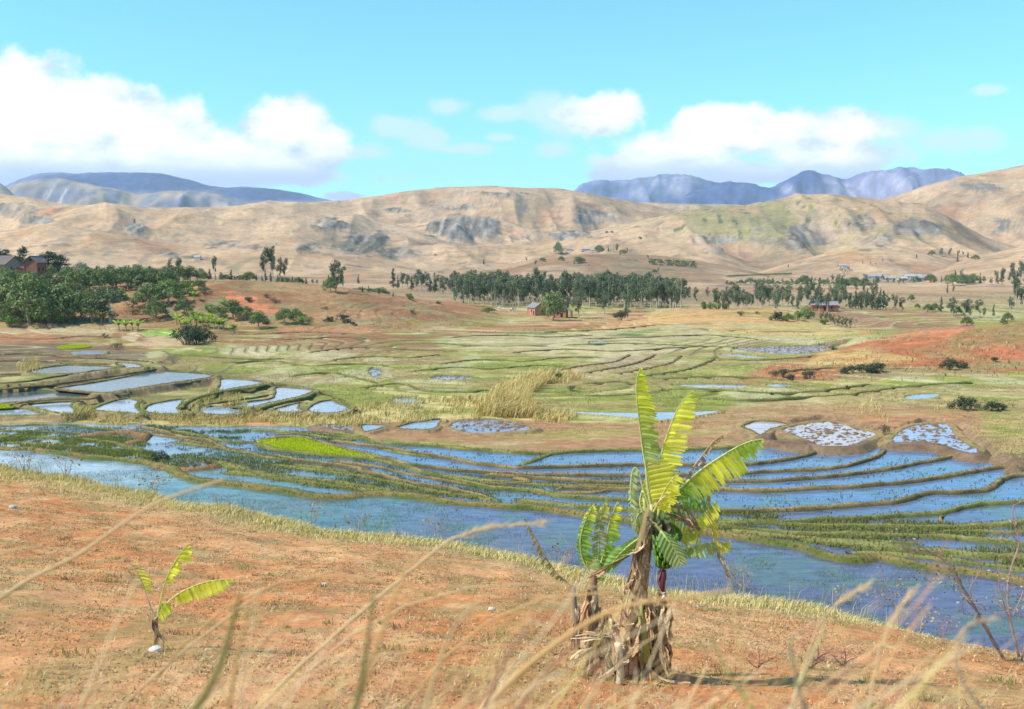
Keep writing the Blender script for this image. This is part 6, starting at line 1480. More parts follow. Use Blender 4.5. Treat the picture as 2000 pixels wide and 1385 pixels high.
# further leaves filling the crown
lf([(1282, 1020, .3), (1300, 1000, .4), (1330, 1000, .45), (1356, 1025, .5), (1368, 1060, .5)], [(-.4, 1, .2, 46 * px2m, .4), (.5, 1, .1, 30 * px2m, .5)], [GN, GN, YG, OL], seed=51, t0=.1, ragged=.3)
lf([(1272, 1020, .2), (1290, 1030, .3), (1312, 1062, .35), (1322, 1104, .35)], [(-1, .5, .1, 28 * px2m, .5), (1, .4, .1, 30 * px2m, .5)], [DG, GN, DG, OL], seed=52, t0=.1, ragged=.3)
lf([(1264, 1018, .1), (1250, 985, .15), (1256, 950, .2), (1266, 925, .2)], [(1, .3, -.1, 34 * px2m, .2)], [YG, (0.44, 0.50, 0.08), YY], seed=53, t0=.15, ragged=.25)
lf([(1276, 1000, -.1), (1292, 970, -.15), (1306, 945, -.2), (1322, 925, -.2)], [(.8, .55, -.2, 34 * px2m, .3)], [YG, YY, YG], seed=54, t0=.1, ragged=.25)
# petiole bases
for j, (a, b) in enumerate([((1270, 1030), (1272, 985)), ((1278, 1030), (1290, 975)), ((1282, 1030), (1302, 980)), ((1262, 1035), (1256, 955)), ((1285, 1040), (1300, 1085)), ((1284, 1040), (1330, 1056))]):
    mb = MB(); q = to3([a, ((a[0] + b[0]) / 2 + 2, (a[1] + b[1]) / 2), b], D - .03 + .02 * j); mb.tube(q - b0, [.035, .028, .018], (0.46, 0.46, 0.15), 7); mb.build('petiole', M['stem'], big, True)
# fruit bunch and bud
fb = MB(); q = crom(to3([(1272, 1022, -.1), (1286, 1030, -.16), (1296, 1052, -.18), (1298, 1090, -.18), (1297, 1118, -.18)], D), 6); fb.tube(q - b0, np.linspace(.028, .016, len(q)), (0.26, 0.24, 0.09), 8)
fbo = fb.build('fruit_bunch', M['stem'], big, True)
for hnd in range(6):
    cx, cy = 1299 - hnd * .4, 1056 + hnd * 9.5; c0 = P(cx, cy, D - .18); mb = MB(); r = random.Random(hnd)
    for k in range(13):
        a = k / 13 * 6.28 + r.uniform(-.2, .2) + hnd * .4; out_ = np.array([math.cos(a), math.sin(a), 0]); L_ = .125 * r.uniform(.85, 1.1) * (1.1 - hnd * .05)
        pts = [c0 + out_ * .02, c0 + out_ * L_ * .55 + [0, 0, -.015], c0 + out_ * L_ * .95 + [0, 0, .02], c0 + out_ * L_ * 1.05 + [0, 0, .075]]
        g = np.array([(0.07, 0.16, 0.02), (0.10, 0.22, 0.03), (0.15, 0.28, 0.04)][r.randint(0, 2)])
        mb.tube(np.array(pts) - b0, [.010, .019, .018, .006], g, 6)
    mb.build('banana_hand', M['stem'], fbo, True)
mb = MB(); q = crom(to3([(1297, 1112, -.18), (1295, 1124, -.18), (1293, 1138, -.19), (1294, 1150, -.19), (1297, 1158, -.19)], D), 4)
mb.tube(q - b0, np.interp(np.linspace(0, 1, len(q)), [0, .25, .6, .85, 1], [.02, .045, .04, .024, .006]), (0.13, 0.035, 0.045), 10); mb.build('flower_bud', M['stem'], big, True)
rag(big, D - .2, [(1292, 1108), (1287, 1128), (1289, 1148)], 6 * px2m, (0.30, 0.12, 0.10), 9, 'bud_scale', 3)
rag(big, D - .2, [(1296, 1150), (1298, 1160), (1296, 1170)], 6 * px2m, (0.72, 0.58, 0.50), 10, n=4)
# skirt of dead leaves
for j in range(58):
    r = random.Random(700 + j); x0 = r.uniform(1236, 1300) if j < 44 else r.uniform(1150, 1240); y0 = r.uniform(1150, 1260) if j < 40 else r.uniform(1185, 1270); x1 = x0 + r.uniform(-22, 26); y1 = min(1338, y0 + r.uniform(45, 120))
    dd = r.uniform(-.32, .25) 
    c_ = [(0.64, 0.45, 0.26), (0.76, 0.59, 0.38), (0.52, 0.34, 0.19), (0.82, 0.68, 0.48), (0.60, 0.38, 0.21), (0.44, 0.28, 0.16)][r.randint(0, 5)]
    rag(big, D + dd, [(x0, y0), ((x0 * 2 + x1) / 3 + r.uniform(-6, 6), (y0 * 2 + y1) / 3), ((x0 + x1 * 2) / 3 + r.uniform(-6, 6), (y0 + y1 * 2) / 3), (x1, y1)], r.uniform(9, 16) * px2m, c_, 800 + j, n=7)
for j, pts in enumerate([[(1300, 1165), (1307, 1190), (1302, 1225), (1305, 1250)], [(1294, 1180), (1290, 1230), (1296, 1290), (1310, 1320)], [(1228, 1290), (1205, 1300), (1180, 1318), (1158, 1326)], [(1262, 1300), (1285, 1325), (1320, 1335), (1345, 1338)], [(1235, 1218), (1212, 1222), (1196, 1218)],
                         [(1195, 1248), (1160, 1246), (1122, 1250)], [(1190, 1242), (1155, 1240), (1125, 1244)], [(1165, 1260), (1130, 1275), (1118, 1295)], [(1270, 1320), (1290, 1330), (1298, 1340)], [(1216, 1180), (1222, 1150), (1232, 1135)]]):
    rag(big, D - .3, pts, 11 * px2m, [(0.56, 0.38, 0.22), (0.66, 0.50, 0.30), (0.72, 0.58, 0.38)][j % 3], 900 + j, n=6)
# young green shoot in front of the stem
ms = MB(); q = to3([(1262, 1290), (1258, 1240), (1252, 1200), (1250, 1175)], D - .25); ms.tube(q - b0, [.06, .055, .04, .02], (0.30, 0.36, 0.10), 9); ms.build('shoot', M['stem'], big, True)
lf([(1246, 1182), (1248, 1195), (1252, 1212)], [(1, .5, -.3, 18 * px2m, .5), (.3, 1, -.3, 12 * px2m, .5)], [(0.62, 0.60, 0.2), (0.5, 0.56, 0.14)], seed=16)
# cut stumps
for j, (xt, yt, xb, yb, rr, lab) in enumerate([(1207, 1256, 1210, 1338, .042, 'pale cut banana stump in front of the big banana plant, the taller of two'), (1219, 1262, 1215, 1326, .026, 'thin cut banana stump right of the taller pale one')]):
    bb = hit(xb, yb); mb = MB(); q = crom(np.array([bb, (bb + P(xt, yt, bb[1])) / 2 + [.015, 0, 0], P(xt, yt, bb[1])]), 5); n_ = len(q)
    mb.tube(q - bb, rr * (1 + .12 * np.sin(np.arange(n_) * 2.1)), np.array([(0.66, 0.54, 0.36)] * n_) * np.linspace(.8, 1.1, n_)[:, None], 9)
    st = empty('banana_stump', bb, lab, 'stump'); mb.build('stalk', M['stem'], st, True)
    rag(st, bb[1] - .05, [(xt - 2, yt + 8), (xt - 4, yt + 40), (xt + 3, yt + 66)], 5 * px2m, (0.7, 0.56, 0.36), 60 + j, 'dry_sheath', 3)

# sucker to the left
b1 = hit(1160, 1300); D1 = float(b1[1]) + .0
suck = empty('banana_plant', b1, 'half-grown banana plant with four upright green leaves just left of the large one', 'banana plant')
mb = MB(); q = crom(to3([(1168, 1308), (1162, 1250), (1160, 1190), (1158, 1145), (1160, 1112)], D1), 5); mb.tube(q - b1, np.linspace(.075, .05, len(q)), (0.34, 0.22, 0.12), 10); mb.build('trunk', M['stem'], suck, True)
ls = lambda *a, **k: banana_leaf(suck, D1, *a, **k)
ls([(1160, 1130), (1140, 1098), (1133, 1060), (1142, 1020), (1160, 984)], [(1, .35, -.2, 28 * px2m, .3), (-.5, .1, .1, 9 * px2m, .1), (1, .1, .3, 18 * px2m, .2)], [GN, GN, (0.22, 0.38, 0.05), (0.32, 0.46, 0.06), YY], seed=21, t0=.06, ragged=.25, gap=.35)
ls([(1163, 1128), (1168, 1085), (1170, 1040), (1176, 1000), (1186, 975)], [(1, .5, -.2, 20 * px2m, .4), (-.9, .5, -.1, 16 * px2m, .4)], [DG, GN, OL, OL, YG], seed=22, t0=.1, ragged=.3, gap=.45, brown=.5)
ls([(1168, 1120), (1180, 1075), (1188, 1030), (1198, 1000), (1207, 978)], [(.95, .35, -.2, 26 * px2m, .25), (.8, .5, .3, 18 * px2m, .3)], [GN, GN, (0.30, 0.48, 0.07), YG, YG], seed=23, t0=.1, ragged=.2, gap=.35)
ls([(1162, 1132), (1150, 1118), (1146, 1100), (1150, 1085)], [(1, -.1, -.35, 34 * px2m, .1), (1, .25, 0, 28 * px2m, .1)], [(0.24, 0.44, 0.07), (0.20, 0.40, 0.06)], seed=24, ragged=.08, group_max=12, gap=.02, brown=0)
rag(suck, D1, [(1140, 1130), (1132, 1116), (1122, 1102)], 6 * px2m, (0.62, 0.58, 0.16), 41, n=3)
for j in range(16):
    r = random.Random(500 + j); x0 = r.uniform(1148, 1180); y0 = r.uniform(1135, 1240); x1 = x0 + r.uniform(-20, 16); y1 = y0 + r.uniform(35, 85)
    rag(suck, D1 - r.uniform(-.1, .15), [(x0, y0), ((x0 + x1) / 2 + r.uniform(-5, 5), (y0 + y1) / 2), (x1, y1)], r.uniform(6, 11) * px2m, [(0.46, 0.28, 0.16), (0.36, 0.22, 0.14), (0.62, 0.46, 0.30), (0.55, 0.30, 0.16)][j % 4], 510 + j, n=3)
# third shoot with a long bowed withered leaf
b2 = hit(1126, 1268); D2 = float(b2[1])
thin = empty('banana_plant', b2, 'thin withered banana shoot with one long bowed brown leaf, leftmost of the big clump', 'banana plant')
mb = MB(); q = crom(to3([(1128, 1275), (1124, 1230), (1123, 1190), (1120, 1145)], D2), 5); mb.tube(q - b2, np.linspace(.05, .03, len(q)), (0.26, 0.19, 0.13), 9); mb.build('trunk', M['stem'], thin, True)
banana_leaf(thin, D2, [(1121, 1150), (1108, 1138), (1090, 1122), (1072, 1098), (1056, 1070), (1040, 1040), (1024, 1012)], [(-.6, 1, -.1, 20 * px2m, .6), (.5, .9, .1, 14 * px2m, .6)], [OL, (0.14, 0.20, 0.05), (0.16, 0.22, 0.06), (0.24, 0.20, 0.10), BR_, (0.36, 0.24, 0.16), (0.28, 0.18, 0.12)], name='dead_leaf', seed=31, t0=.15, ragged=.5, gap=.5, ribcol=(0.34, 0.24, 0.15), brown=.5, rib=.014)
for j in range(7):
    r = random.Random(560 + j); x0 = r.uniform(1112, 1134); y0 = r.uniform(1180, 1225)
    rag(thin, D2 - .05, [(x0, y0), (x0 + r.uniform(-8, 8), y0 + 22), (x0 + r.uniform(-12, 14), y0 + r.uniform(38, 55))], 7 * px2m, [(0.36, 0.24, 0.17), (0.58, 0.44, 0.30), (0.24, 0.16, 0.12)][j % 3], 570 + j, n=3)

# small banana plant at the left
b3 = hit(303, 1268); D3 = float(b3[1]); k3 = D3 / F
sm = empty('banana_plant', b3, 'small young banana plant alone on the red field at the left', 'banana plant')
mb = MB(); q = crom(to3([(302, 1272), (303, 1250), (304, 1228), (306, 1205)], D3), 5); mb.tube(q - b3, np.linspace(.042, .026, len(q)) * D3 / 14, (0.42, 0.27, 0.12), 9); mb.build('trunk', M['stem'], sm, True)
SY = (0.74, 0.70, 0.07)
banana_leaf(sm, D3, [(307, 1205), (313, 1175), (320, 1145), (333, 1112), (350, 1085), (368, 1060)], [(1, .28, -.2, 27 * k3, .2), (.9, .1, .3, 18 * k3, .2)], [YG, YG, SY, SY, SY], seed=41, t0=.42, ragged=.3, gap=.5, group_max=3, strip=.04, ribcol=(0.52, 0.54, 0.14))
banana_leaf(sm, D3, [(308, 1204), (325, 1180), (345, 1162), (378, 1145), (415, 1134), (456, 1131)], [(.22, 1, -.15, 34 * k3, .15), (.1, 1, .3, 18 * k3, .2)], [YG, YG, SY, SY, (0.60, 0.62, 0.10)], seed=42, t0=.3, ragged=.2, gap=.25, group_max=5, strip=.04, ribcol=(0.6, 0.58, 0.25))
banana_leaf(sm, D3, [(308, 1202), (314, 1182), (324, 1176), (334, 1186)], [(.5, 1, -.3, 28 * k3, .2), (1, .2, 0, 22 * k3, .2)], [YG, (0.50, 0.55, 0.05), SY], seed=43, ragged=.1, group_max=8, gap=.1)
banana_leaf(sm, D3, [(302, 1205), (290, 1175), (278, 1140), (264, 1112), (251, 1098)], [(1, .2, -.1, 28 * k3, .2)], [BR_, BR_, YG, SY, OL], seed=44, t0=.45, ragged=.3, gap=.4, ribcol=(0.5, 0.36, 0.24), brown=.6)
for j in range(7):
    r = random.Random(600 + j); rag(sm, D3 - .03, [(300 + r.uniform(-5, 8), 1205 + r.uniform(0, 12)), (302 + r.uniform(-8, 10), 1228), (304 + r.uniform(-12, 24), 1246 + r.uniform(0, 14))], 5 * k3, [(0.55, 0.42, 0.30), (0.42, 0.28, 0.2), (0.3, 0.2, 0.14)][j % 3], 610 + j, n=3)

def rock(px, py, wpx, label, col, seed):
    p = hit(px, py); s = wpx / F * p[1] / 2; r = random.Random(seed)
    import bmesh as bmm
    bm = bmm.new(); bmm.ops.create_icosphere(bm, subdivisions=2, radius=1)
    for v_ in bm.verts: v_.co *= 1 + .28 * (vnoise(v_.co.x * 2 + seed, v_.co.y * 2 + v_.co.z * 1.7, seed) - .5); v_.co.z *= .62; v_.co *= s
    me = bpy.data.meshes.new('rock'); bm.to_mesh(me); bm.free()
    at = me.color_attributes.new('Col', 'FLOAT_COLOR', 'POINT')
    for d_ in at.data: d_.color = (*col, 1)
    me.materials.append(M['stone']); o = link('rock', me); o.location = p + np.array([0, 0, s * .25]); tag(o, label, 'rock')
rock(303, 1272, 26, 'pale grey stone at the foot of the small banana plant', (0.58, 0.55, 0.50), 3)
rock(252, 956, 12, 'pale stone near the brink below the front paddies', (0.56, 0.46, 0.38), 4)
rock(960, 1192, 14, 'pale stone on the red field left of the banana clump', (0.56, 0.46, 0.38), 5)
rock(25, 993, 14, 'flat pale stone at the left edge of the red field', (0.56, 0.46, 0.38), 6)
rock(635, 1143, 14, 'small pale stone in the middle of the red field', (0.56, 0.46, 0.38), 7)

# ------------------------------------------------------------------ twiggy shrub on the right
def twigs(name, parts_px, foot, label, cat, cols, leafn, leafcol, seed, extra=3, depth=.0, thick=1.0, lname='foliage'):
    p0 = hit(*foot); Dp = float(p0[1]) + depth; r = random.Random(seed); root = empty(name, p0, label, cat); kk = Dp / F
    tips = []
    for bi, (pts, rpx) in enumerate(parts_px):
        rpx = rpx * .72
        mb = MB(); q = crom(to3(pts, Dp), 6); mb.tube(q - p0, np.linspace(rpx, rpx * .35, len(q)) * kk * thick, cols[bi % len(cols)], 6)
        for j in range(extra * 3):
            i = r.randint(len(q) // 4, len(q) - 1); s = q[i]; dv = np.array([r.uniform(-1, 1), r.uniform(-1, 1), r.uniform(-.2, 1)]); dv /= np.linalg.norm(dv); L_ = r.uniform(15, 45) * kk
            e = s + dv * L_; mmid = (s + e) / 2 + np.array([r.uniform(-.1, .1) * L_ for _ in range(3)]); mb.tube(np.array([s, mmid, e]) - p0, [rpx * .25 * kk, rpx * .2 * kk, rpx * .1 * kk], cols[bi % len(cols)], 4, False); tips += [e, mmid]
            for _ in range(3):
                e2 = mmid + (dv + np.array([r.uniform(-.9, .9) for _ in range(3)])) * L_ * .55; mb.tube(np.array([mmid, e2]) - p0, [rpx * .15 * kk, rpx * .07 * kk], cols[bi % len(cols)], 4, False); tips.append(e2)
        mb.build('branch', M['bark'], root)
    if leafn:
        tips = np.array(tips); k = rng.integers(0, len(tips), leafn); pz = tips[k] - p0 + rng.normal(0, .03, (leafn, 3)); sz = rng.uniform(.015, .04, leafn) * Dp / 18
        t = rng.normal(size=(leafn, 3)); t /= np.linalg.norm(t, axis=1)[:, None]; b_ = np.cross(t, rng.normal(size=(leafn, 3))); b_ /= np.linalg.norm(b_, axis=1)[:, None]
        v = np.stack([pz - t * sz[:, None], pz + b_ * (sz * .5)[:, None], pz + t * sz[:, None], pz - b_ * (sz * .5)[:, None]], 1).reshape(-1, 3)
        cc = np.repeat(np.array(leafcol)[rng.integers(0, len(leafcol), leafn)], 4, 0)
        link(lname, mesh_np(lname, v, np.arange(leafn * 4).reshape(-1, 4), cc, M['grass']), root)
    return root
BK = [(0.26, 0.19, 0.16), (0.30, 0.22, 0.17), (0.22, 0.15, 0.13)]
twigs('bare_shrub', [([(1962, 1290), (1930, 1235), (1900, 1180), (1872, 1135), (1850, 1100), (1820, 1080), (1790, 1062)], 5), ([(1935, 1240), (1905, 1190), (1880, 1165), (1868, 1140)], 3), ([(1850, 1100), (1832, 1085), (1800, 1075), (1780, 1080)], 2.5), ([(1880, 1150), (1862, 1120), (1800, 1105), (1760, 1060), (1750, 1010), (1752, 985)], 1.6),
                     ([(1905, 1190), (1895, 1150), (1910, 1120), (1905, 1090)], 1.8), ([(1930, 1235), (1905, 1205), (1880, 1200)], 2), ([(1872, 1135), (1840, 1130), (1812, 1136)], 1.2), ([(1915, 1200), (1950, 1198), (1985, 1190)], 1.6)], (1962, 1292),
      'leaning bare shrub with purple-brown twigs at the right edge above the water', 'shrub', BK, 260, [(0.12, 0.18, 0.05), (0.5, 0.42, 0.4), (0.2, 0.22, 0.08)], 71, 3)
twigs('bare_shrub', [([(1990, 1282), (1975, 1220), (1968, 1160), (1975, 1110), (1990, 1060), (1978, 1010), (1980, 985)], 4), ([(1975, 1220), (1960, 1180), (1950, 1130), (1958, 1090)], 2.2), ([(1980, 1200), (2000, 1150), (2010, 1090)], 2.5), ([(1990, 1060), (1975, 1045), (1955, 1040)], 1.5), ([(1995, 1290), (2010, 1220), (2005, 1150)], 3)], (1992, 1290),
      'upright bare shrub with pinkish twigs cut by the right edge of the picture', 'shrub', [(0.34, 0.22, 0.19), (0.30, 0.2, 0.17)], 260, [(0.5, 0.36, 0.34), (0.3, 0.2, 0.16), (0.2, 0.2, 0.08)], 72, 3)
for j, (x, y, h, lab) in enumerate([(1722, 1195, 90, 'tall purple-brown dry weed in front of the water, the tallest'), (1752, 1200, 60, 'dry weed just right of the tallest one'), (1640, 1190, 26, 'short dry weed left of the tallest one'), (1432, 1162, 60, 'greenish dry weed on the brink right of the big banana plant'), (1448, 1164, 44, 'thin brown weed next to the greenish one'),
                                    (1110, 1112, 50, 'brown weed on the brink behind the withered banana leaf'), (860, 1062, 50, 'feathery brown weed on the brink in the middle'), (705, 1046, 48, 'dark seed-headed weed on the brink left of the middle'), (610, 1030, 40, 'thin weed on the brink left of the dark seed-headed one'), (1800, 1240, 50, 'dry weed on the brink left of the leaning bare shrub'),
                                    (1845, 1262, 60, 'thick dry weed beside the leaning bare shrub'), (130, 935, 44, 'grey twiggy weed at the left of the brink'), (50, 930, 50, 'dark grassy weed at the far left of the brink'), (300, 965, 30, 'grassy weed on the brink by the pale stone')]):
    twigs('dry_weed', [([(x, y), (x - 3, y - h * .5), (x + 2, y - h)], 1.3), ([(x + 2, y), (x + 8, y - h * .5), (x + 12, y - h * .8)], 1.0), ([(x - 2, y), (x - 9, y - h * .4), (x - 13, y - h * .7)], .9)], (x, y), lab, 'weed', [(0.34, 0.22, 0.16), (0.28, 0.2, 0.14)], 60, [(0.4, 0.26, 0.18), (0.5, 0.38, 0.24), (0.25, 0.24, 0.1)], 80 + j, 2)
for j, (x, y, lab) in enumerate([(1585, 1305, 'dark uprooted root clump on the red field at the right'), (1648, 1300, 'small dark root clump right of the larger one'), (1480, 1305, 'thin reddish twig bundle on the red field'), (1595, 1290, 'bushy dead twigs behind the dark root clump')]):
    twigs('dead_twigs', [([(x, y), (x + 10, y - 10), (x + 26, y - 16)], 2.2), ([(x, y), (x - 12, y - 8), (x - 24, y - 22)], 2.0), ([(x, y), (x + 4, y - 16), (x + 2, y - 30)], 1.6)], (x, y + 2), lab, 'twigs', [(0.20, 0.10, 0.09), (0.26, 0.13, 0.10)], 0, [], 120 + j, 3)

# ------------------------------------------------------------------ tall dry stalks beside the camera
def stalk(pts, rpx, Dp, col, label, head=None, seed=0):
    if pts[0][1] < pts[-1][1] and pts[-1][1] > 1385: pts = pts[::-1]
    rpx = rpx * .9
    r = random.Random(seed); q = crom(to3(pts, Dp), 8)
    # carry the stalk on down to the ground outside the frame
    e = q[0]; g = float(near_h(np.array([e[0]]), np.array([e[1]]))[0]); kk = Dp / F
    tg = e - q[3]; tg = tg / (np.linalg.norm(tg) + 1e-9); Hh = max(e[2] - g, 0.05); c1 = e + tg * min(.7 * Hh, .8); en = np.array([c1[0] + tg[0] * .25 * Hh, c1[1], g])
    c2 = np.array([c1[0] + tg[0] * .25 * Hh, c1[1], (c1[2] + g) / 2])
    dn = [e * (1 - t) ** 3 + 3 * c1 * t * (1 - t) ** 2 + 3 * c2 * t * t * (1 - t) + en * t ** 3 for t in np.linspace(1, .1, 10)] if e[2] > g else []
    q = np.array(list(dn) + list(q)) if len(dn) else q
    base = q[0]; root = empty('grass_stalk', base, label, 'grass stalk', 'tall dry grass stalks near the camera')
    mb = MB(); mb.tube(q - base, np.linspace(rpx, rpx * .35, len(q)) * kk * .5, col, 6); mb.build('stem', M['grass'], root, True)
    if head:
        hb = MB(); n_ = len(q); i0 = int(n_ * head)
        for i in range(i0, n_):
            for _ in range(7):
                dv = q[min(i + 1, n_ - 1)] - q[i - 1]; dv = dv / (np.linalg.norm(dv) + 1e-9); e_ = dv * .7 + np.array([r.uniform(-.35, .35) for _ in range(3)]); L_ = r.uniform(14, 30) * kk
                hb.tube(np.array([q[i], q[i] + e_ * L_]) - base, [1.3 * kk, .5 * kk], np.array(col) * r.uniform(.9, 1.2), 3, False)
        hb.build('plume', M['grass'], root)
ST = (0.70, 0.49, 0.27); SG = (0.68, 0.42, 0.18); SO = (0.30, 0.25, 0.09); SR = (0.46, 0.24, 0.16)
for j, (pts, rp, Dp, c_, hd, lab) in enumerate([
    ([(-20, 1182), (60, 1130), (150, 1085), (230, 1030), (300, 985), (370, 958), (440, 936)], 11, 2.6, ST, None, 'long pale stalk leaning up from the left edge across the red field'),
    ([(700, 1200), (860, 1068), (905, 1046), (960, 1030), (1056, 1022)], 9, 2.8, ST, .6, 'pale stalk with a feathery head pointing right in front of the water'),
    ([(930, 1400), (1020, 1310), (1110, 1240), (1190, 1195), (1260, 1176), (1340, 1166), (1430, 1152)], 16, 1.9, SG, None, 'thick golden stalk arching across the foot of the big banana plant'),
    ([(690, 1400), (705, 1330), (718, 1250), (730, 1160)], 20, 1.5, SO, None, 'thick dark olive stalk standing in the bottom middle'),
    ([(720, 1310), (765, 1180), (790, 1120), (812, 1090)], 14, 1.5, SG, None, 'blurred golden stalk leaning right of the dark olive one'),
    ([(370, 1400), (410, 1340), (440, 1270), (458, 1200), (470, 1160)], 22, 1.5, SO, None, 'thick blurred olive stalk at the bottom left of the middle'),
    ([(455, 1330), (470, 1250), (490, 1180)], 14, 1.6, SG, None, 'golden blurred stalk beside the thick olive one'),
    ([(1385, 1240), (1420, 1310), (1445, 1350), (1480, 1400)], 11, 2.0, (0.56, 0.50, 0.18), None, 'yellow-green stalk leaning left at the bottom right'),
    ([(1695, 1400), (1712, 1300), (1735, 1225), (1778, 1162)], 10, 2.2, ST, .62, 'pale stalk with a fluffy head in front of the water at the right'),
    ([(1540, 1400), (1568, 1320), (1600, 1250), (1612, 1215)], 12, 2.0, (0.60, 0.50, 0.26), None, 'straw stalk with a yellow bend left of the fluffy headed one'),
    ([(1580, 1400), (1558, 1340), (1546, 1280), (1545, 1250), (1575, 1228)], 12, 1.9, (0.40, 0.33, 0.22), None, 'grey-brown curved stalk leaning left among the right stalks'),
    ([(1560, 1330), (1600, 1220), (1640, 1176), (1690, 1146)], 6, 2.6, ST, .7, 'thin stalk with a nodding head on the brink at the right'),
    ([(-20, 1090), (30, 1073), (84, 1066)], 8, 2.6, ST, None, 'short pale stalk entering from the left edge, the upper one'),
    ([(-20, 1162), (30, 1152), (66, 1148)], 7, 2.6, (0.72, 0.6, 0.4), None, 'short whitish stalk entering from the left edge, below the upper one'),
    ([(480, 1180), (540, 1142), (600, 1130), (655, 1112)], 6, 3.0, ST, None, 'thin pale stalk lying across the middle of the red field'),
    ([(60, 1200), (140, 1222), (220, 1240), (300, 1240)], 6, 2.6, SG, None, 'thin golden stalk crossing left of the small banana plant'),
    ([(150, 1400), (180, 1345), (230, 1322), (290, 1317)], 8, 2.0, ST, None, 'bent pale stalk at the bottom left'),
    ([(-20, 1400), (60, 1310), (130, 1292), (250, 1284)], 7, 2.2, SG, None, 'golden stalk curving right at the bottom left corner'),
    ([(-30, 1366), (100, 1380), (240, 1376)], 7, 1.9, (0.5, 0.32, 0.17), None, 'brown stalk lying along the bottom left edge'),
    ([(830, 1400), (850, 1320), (885, 1230), (940, 1165)], 12, 1.6, (0.60, 0.45, 0.25), None, 'blurred tan stalk leaning right in the bottom middle'),
    ([(940, 1400), (980, 1300), (1030, 1230)], 14, 1.6, SR, None, 'blurred reddish stalk left of the banana clump'),
    ([(1000, 1400), (1080, 1300), (1130, 1250)], 12, 1.7, SR, None, 'reddish stalk crossing the thick golden one'),
    ([(1150, 1400), (1160, 1350), (1240, 1270), (1290, 1238)], 7, 2.4, ST, None, 'thin pale stalk before the skirt of dead leaves'),
    ([(1930, 1400), (1880, 1330), (1868, 1270), (1890, 1225), (1935, 1210)], 8, 2.2, (0.52, 0.38, 0.28), .65, 'curled brownish stalk at the right edge'),
    ([(1330, 1190), (1400, 1215), (1460, 1228)], 6, 2.8, SG, None, 'short golden stalk right of the skirt of dead leaves'),
    ([(800, 1148), (880, 1172), (940, 1180)], 5, 3.0, SG, None, 'thin golden stalk crossing left of the banana clump'),
    ([(1060, 1140), (1180, 1148), (1240, 1160)], 5, 3.0, ST, None, 'thin stalk crossing in front of the half-grown banana plant'),
]):
    stalk(pts, rp, Dp, c_, lab, hd, 40 + j)
# loose dry grass around them, rooted on the verge below the frame
n = 1700
Yv = rng.uniform(1.2, 4.5, n); X_ = rng.uniform(-.75, .75, n) * Yv * 1.0; Zv = near_h(X_, Yv)
topz = CZ + ray(0, 1385)[1] * Yv
dens = np.clip(fbm(X_ / .6, Yv, 2, 151) * 1.6 - .3, 0, 1)
h = np.maximum(topz - Zv, .2) * np.minimum(rng.uniform(.88, 1.22, n) * (.88 + .3 * dens), 1.24) + .07 * (X_ < -.3)
cols = np.array([(0.68, 0.45, 0.23), (0.62, 0.36, 0.16), (0.42, 0.19, 0.13), (0.55, 0.44, 0.16), (0.72, 0.55, 0.34)])
vs = []; mb = MB()
for i in range(n):
    r = random.Random(i); a = r.gauss(0.1, .9); ln = r.uniform(.1, .65) * h[i]; b_ = np.array([X_[i], Yv[i], Zv[i] - .02]); t = np.linspace(0, 1, 8)[:, None]
    pts = b_ + np.array([math.cos(a) * ln, math.sin(a) * ln * .3, 0]) * t ** 2.2 + np.array([0, 0, h[i]]) * (t - .12 * t ** 3)
    mb.tube(pts, np.linspace(.0032, .001, 8) * r.uniform(.5, 1.5), cols[r.randint(0, 4)] * r.uniform(.85, 1.15), 3, False)
tag(mb.build('verge_grass', M['grass']), kind='stuff')
SKYK, CLK, HAZE, EXPO = 1.78, 9.8, 0.00007, 0.58
# ------------------------------------------------------------------ sky
w = bpy.data.worlds.new('World'); S.world = w; w.use_nodes = True
nt = w.node_tree; N = nt.nodes; L = nt.links; N.clear()
SUN_EL, SUN_AZ = R(47), R(-108)       # azimuth clockwise from +Y (view direction)
out = N.new('ShaderNodeOutputWorld'); bg = N.new('ShaderNodeBackground'); bg.inputs['Strength'].default_value = 0.1
sky = N.new('ShaderNodeTexSky'); sky.sky_type = 'NISHITA'; sky.sun_disc = False
sky.sun_elevation = SUN_EL; sky.sun_rotation = SUN_AZ; sky.altitude = 1000; sky.air_density = 1.0; sky.dust_density = 0.6; sky.ozone_density = 1.5
tc = N.new('ShaderNodeTexCoord')
def vm(op, a=None, b=None, c=None):
    n = N.new('ShaderNodeVectorMath'); n.operation = op
    for i, x in enumerate((a, b, c)):
        if x is None: continue
        if isinstance(x, tuple): n.inputs[i].default_value = x
        else: L.new(x, n.inputs[i])
    return n
def mt(op, a=None, b=None, c=None, clamp=False):
    n = N.new('ShaderNodeMath'); n.operation = op; n.use_clamp = clamp
    for i, x in enumerate((a, b, c)):
        if x is None: continue
        if isinstance(x, (int, float)): n.inputs[i].default_value = x
        else: L.new(x, n.inputs[i])
    return n.outputs[0]
def ss(x, a, b):
    n = N.new('ShaderNodeMapRange'); n.interpolation_type = 'SMOOTHSTEP'
    n.inputs['From Min'].default_value = a; n.inputs['From Max'].default_value = b
    L.new(x, n.inputs['Value']); return n.outputs[0]
D_ = tc.outputs['Generated']
fw = mt('MAXIMUM', vm('DOT_PRODUCT', D_, (0, cp, -sp)).outputs['Value'], 0.05)
up = vm('DOT_PRODUCT', D_, (0, sp, cp)).outputs['Value']
rt = vm('DOT_PRODUCT', D_, (1, 0, 0)).outputs['Value']
U_ = mt('MULTIPLY_ADD', mt('DIVIDE', rt, fw), 19.0, 10.0)
V_ = mt('MULTIPLY_ADD', mt('DIVIDE', up, fw), -19.0, 6.925)
cmb = N.new('ShaderNodeCombineXYZ'); L.new(U_, cmb.inputs[0]); L.new(V_, cmb.inputs[1])
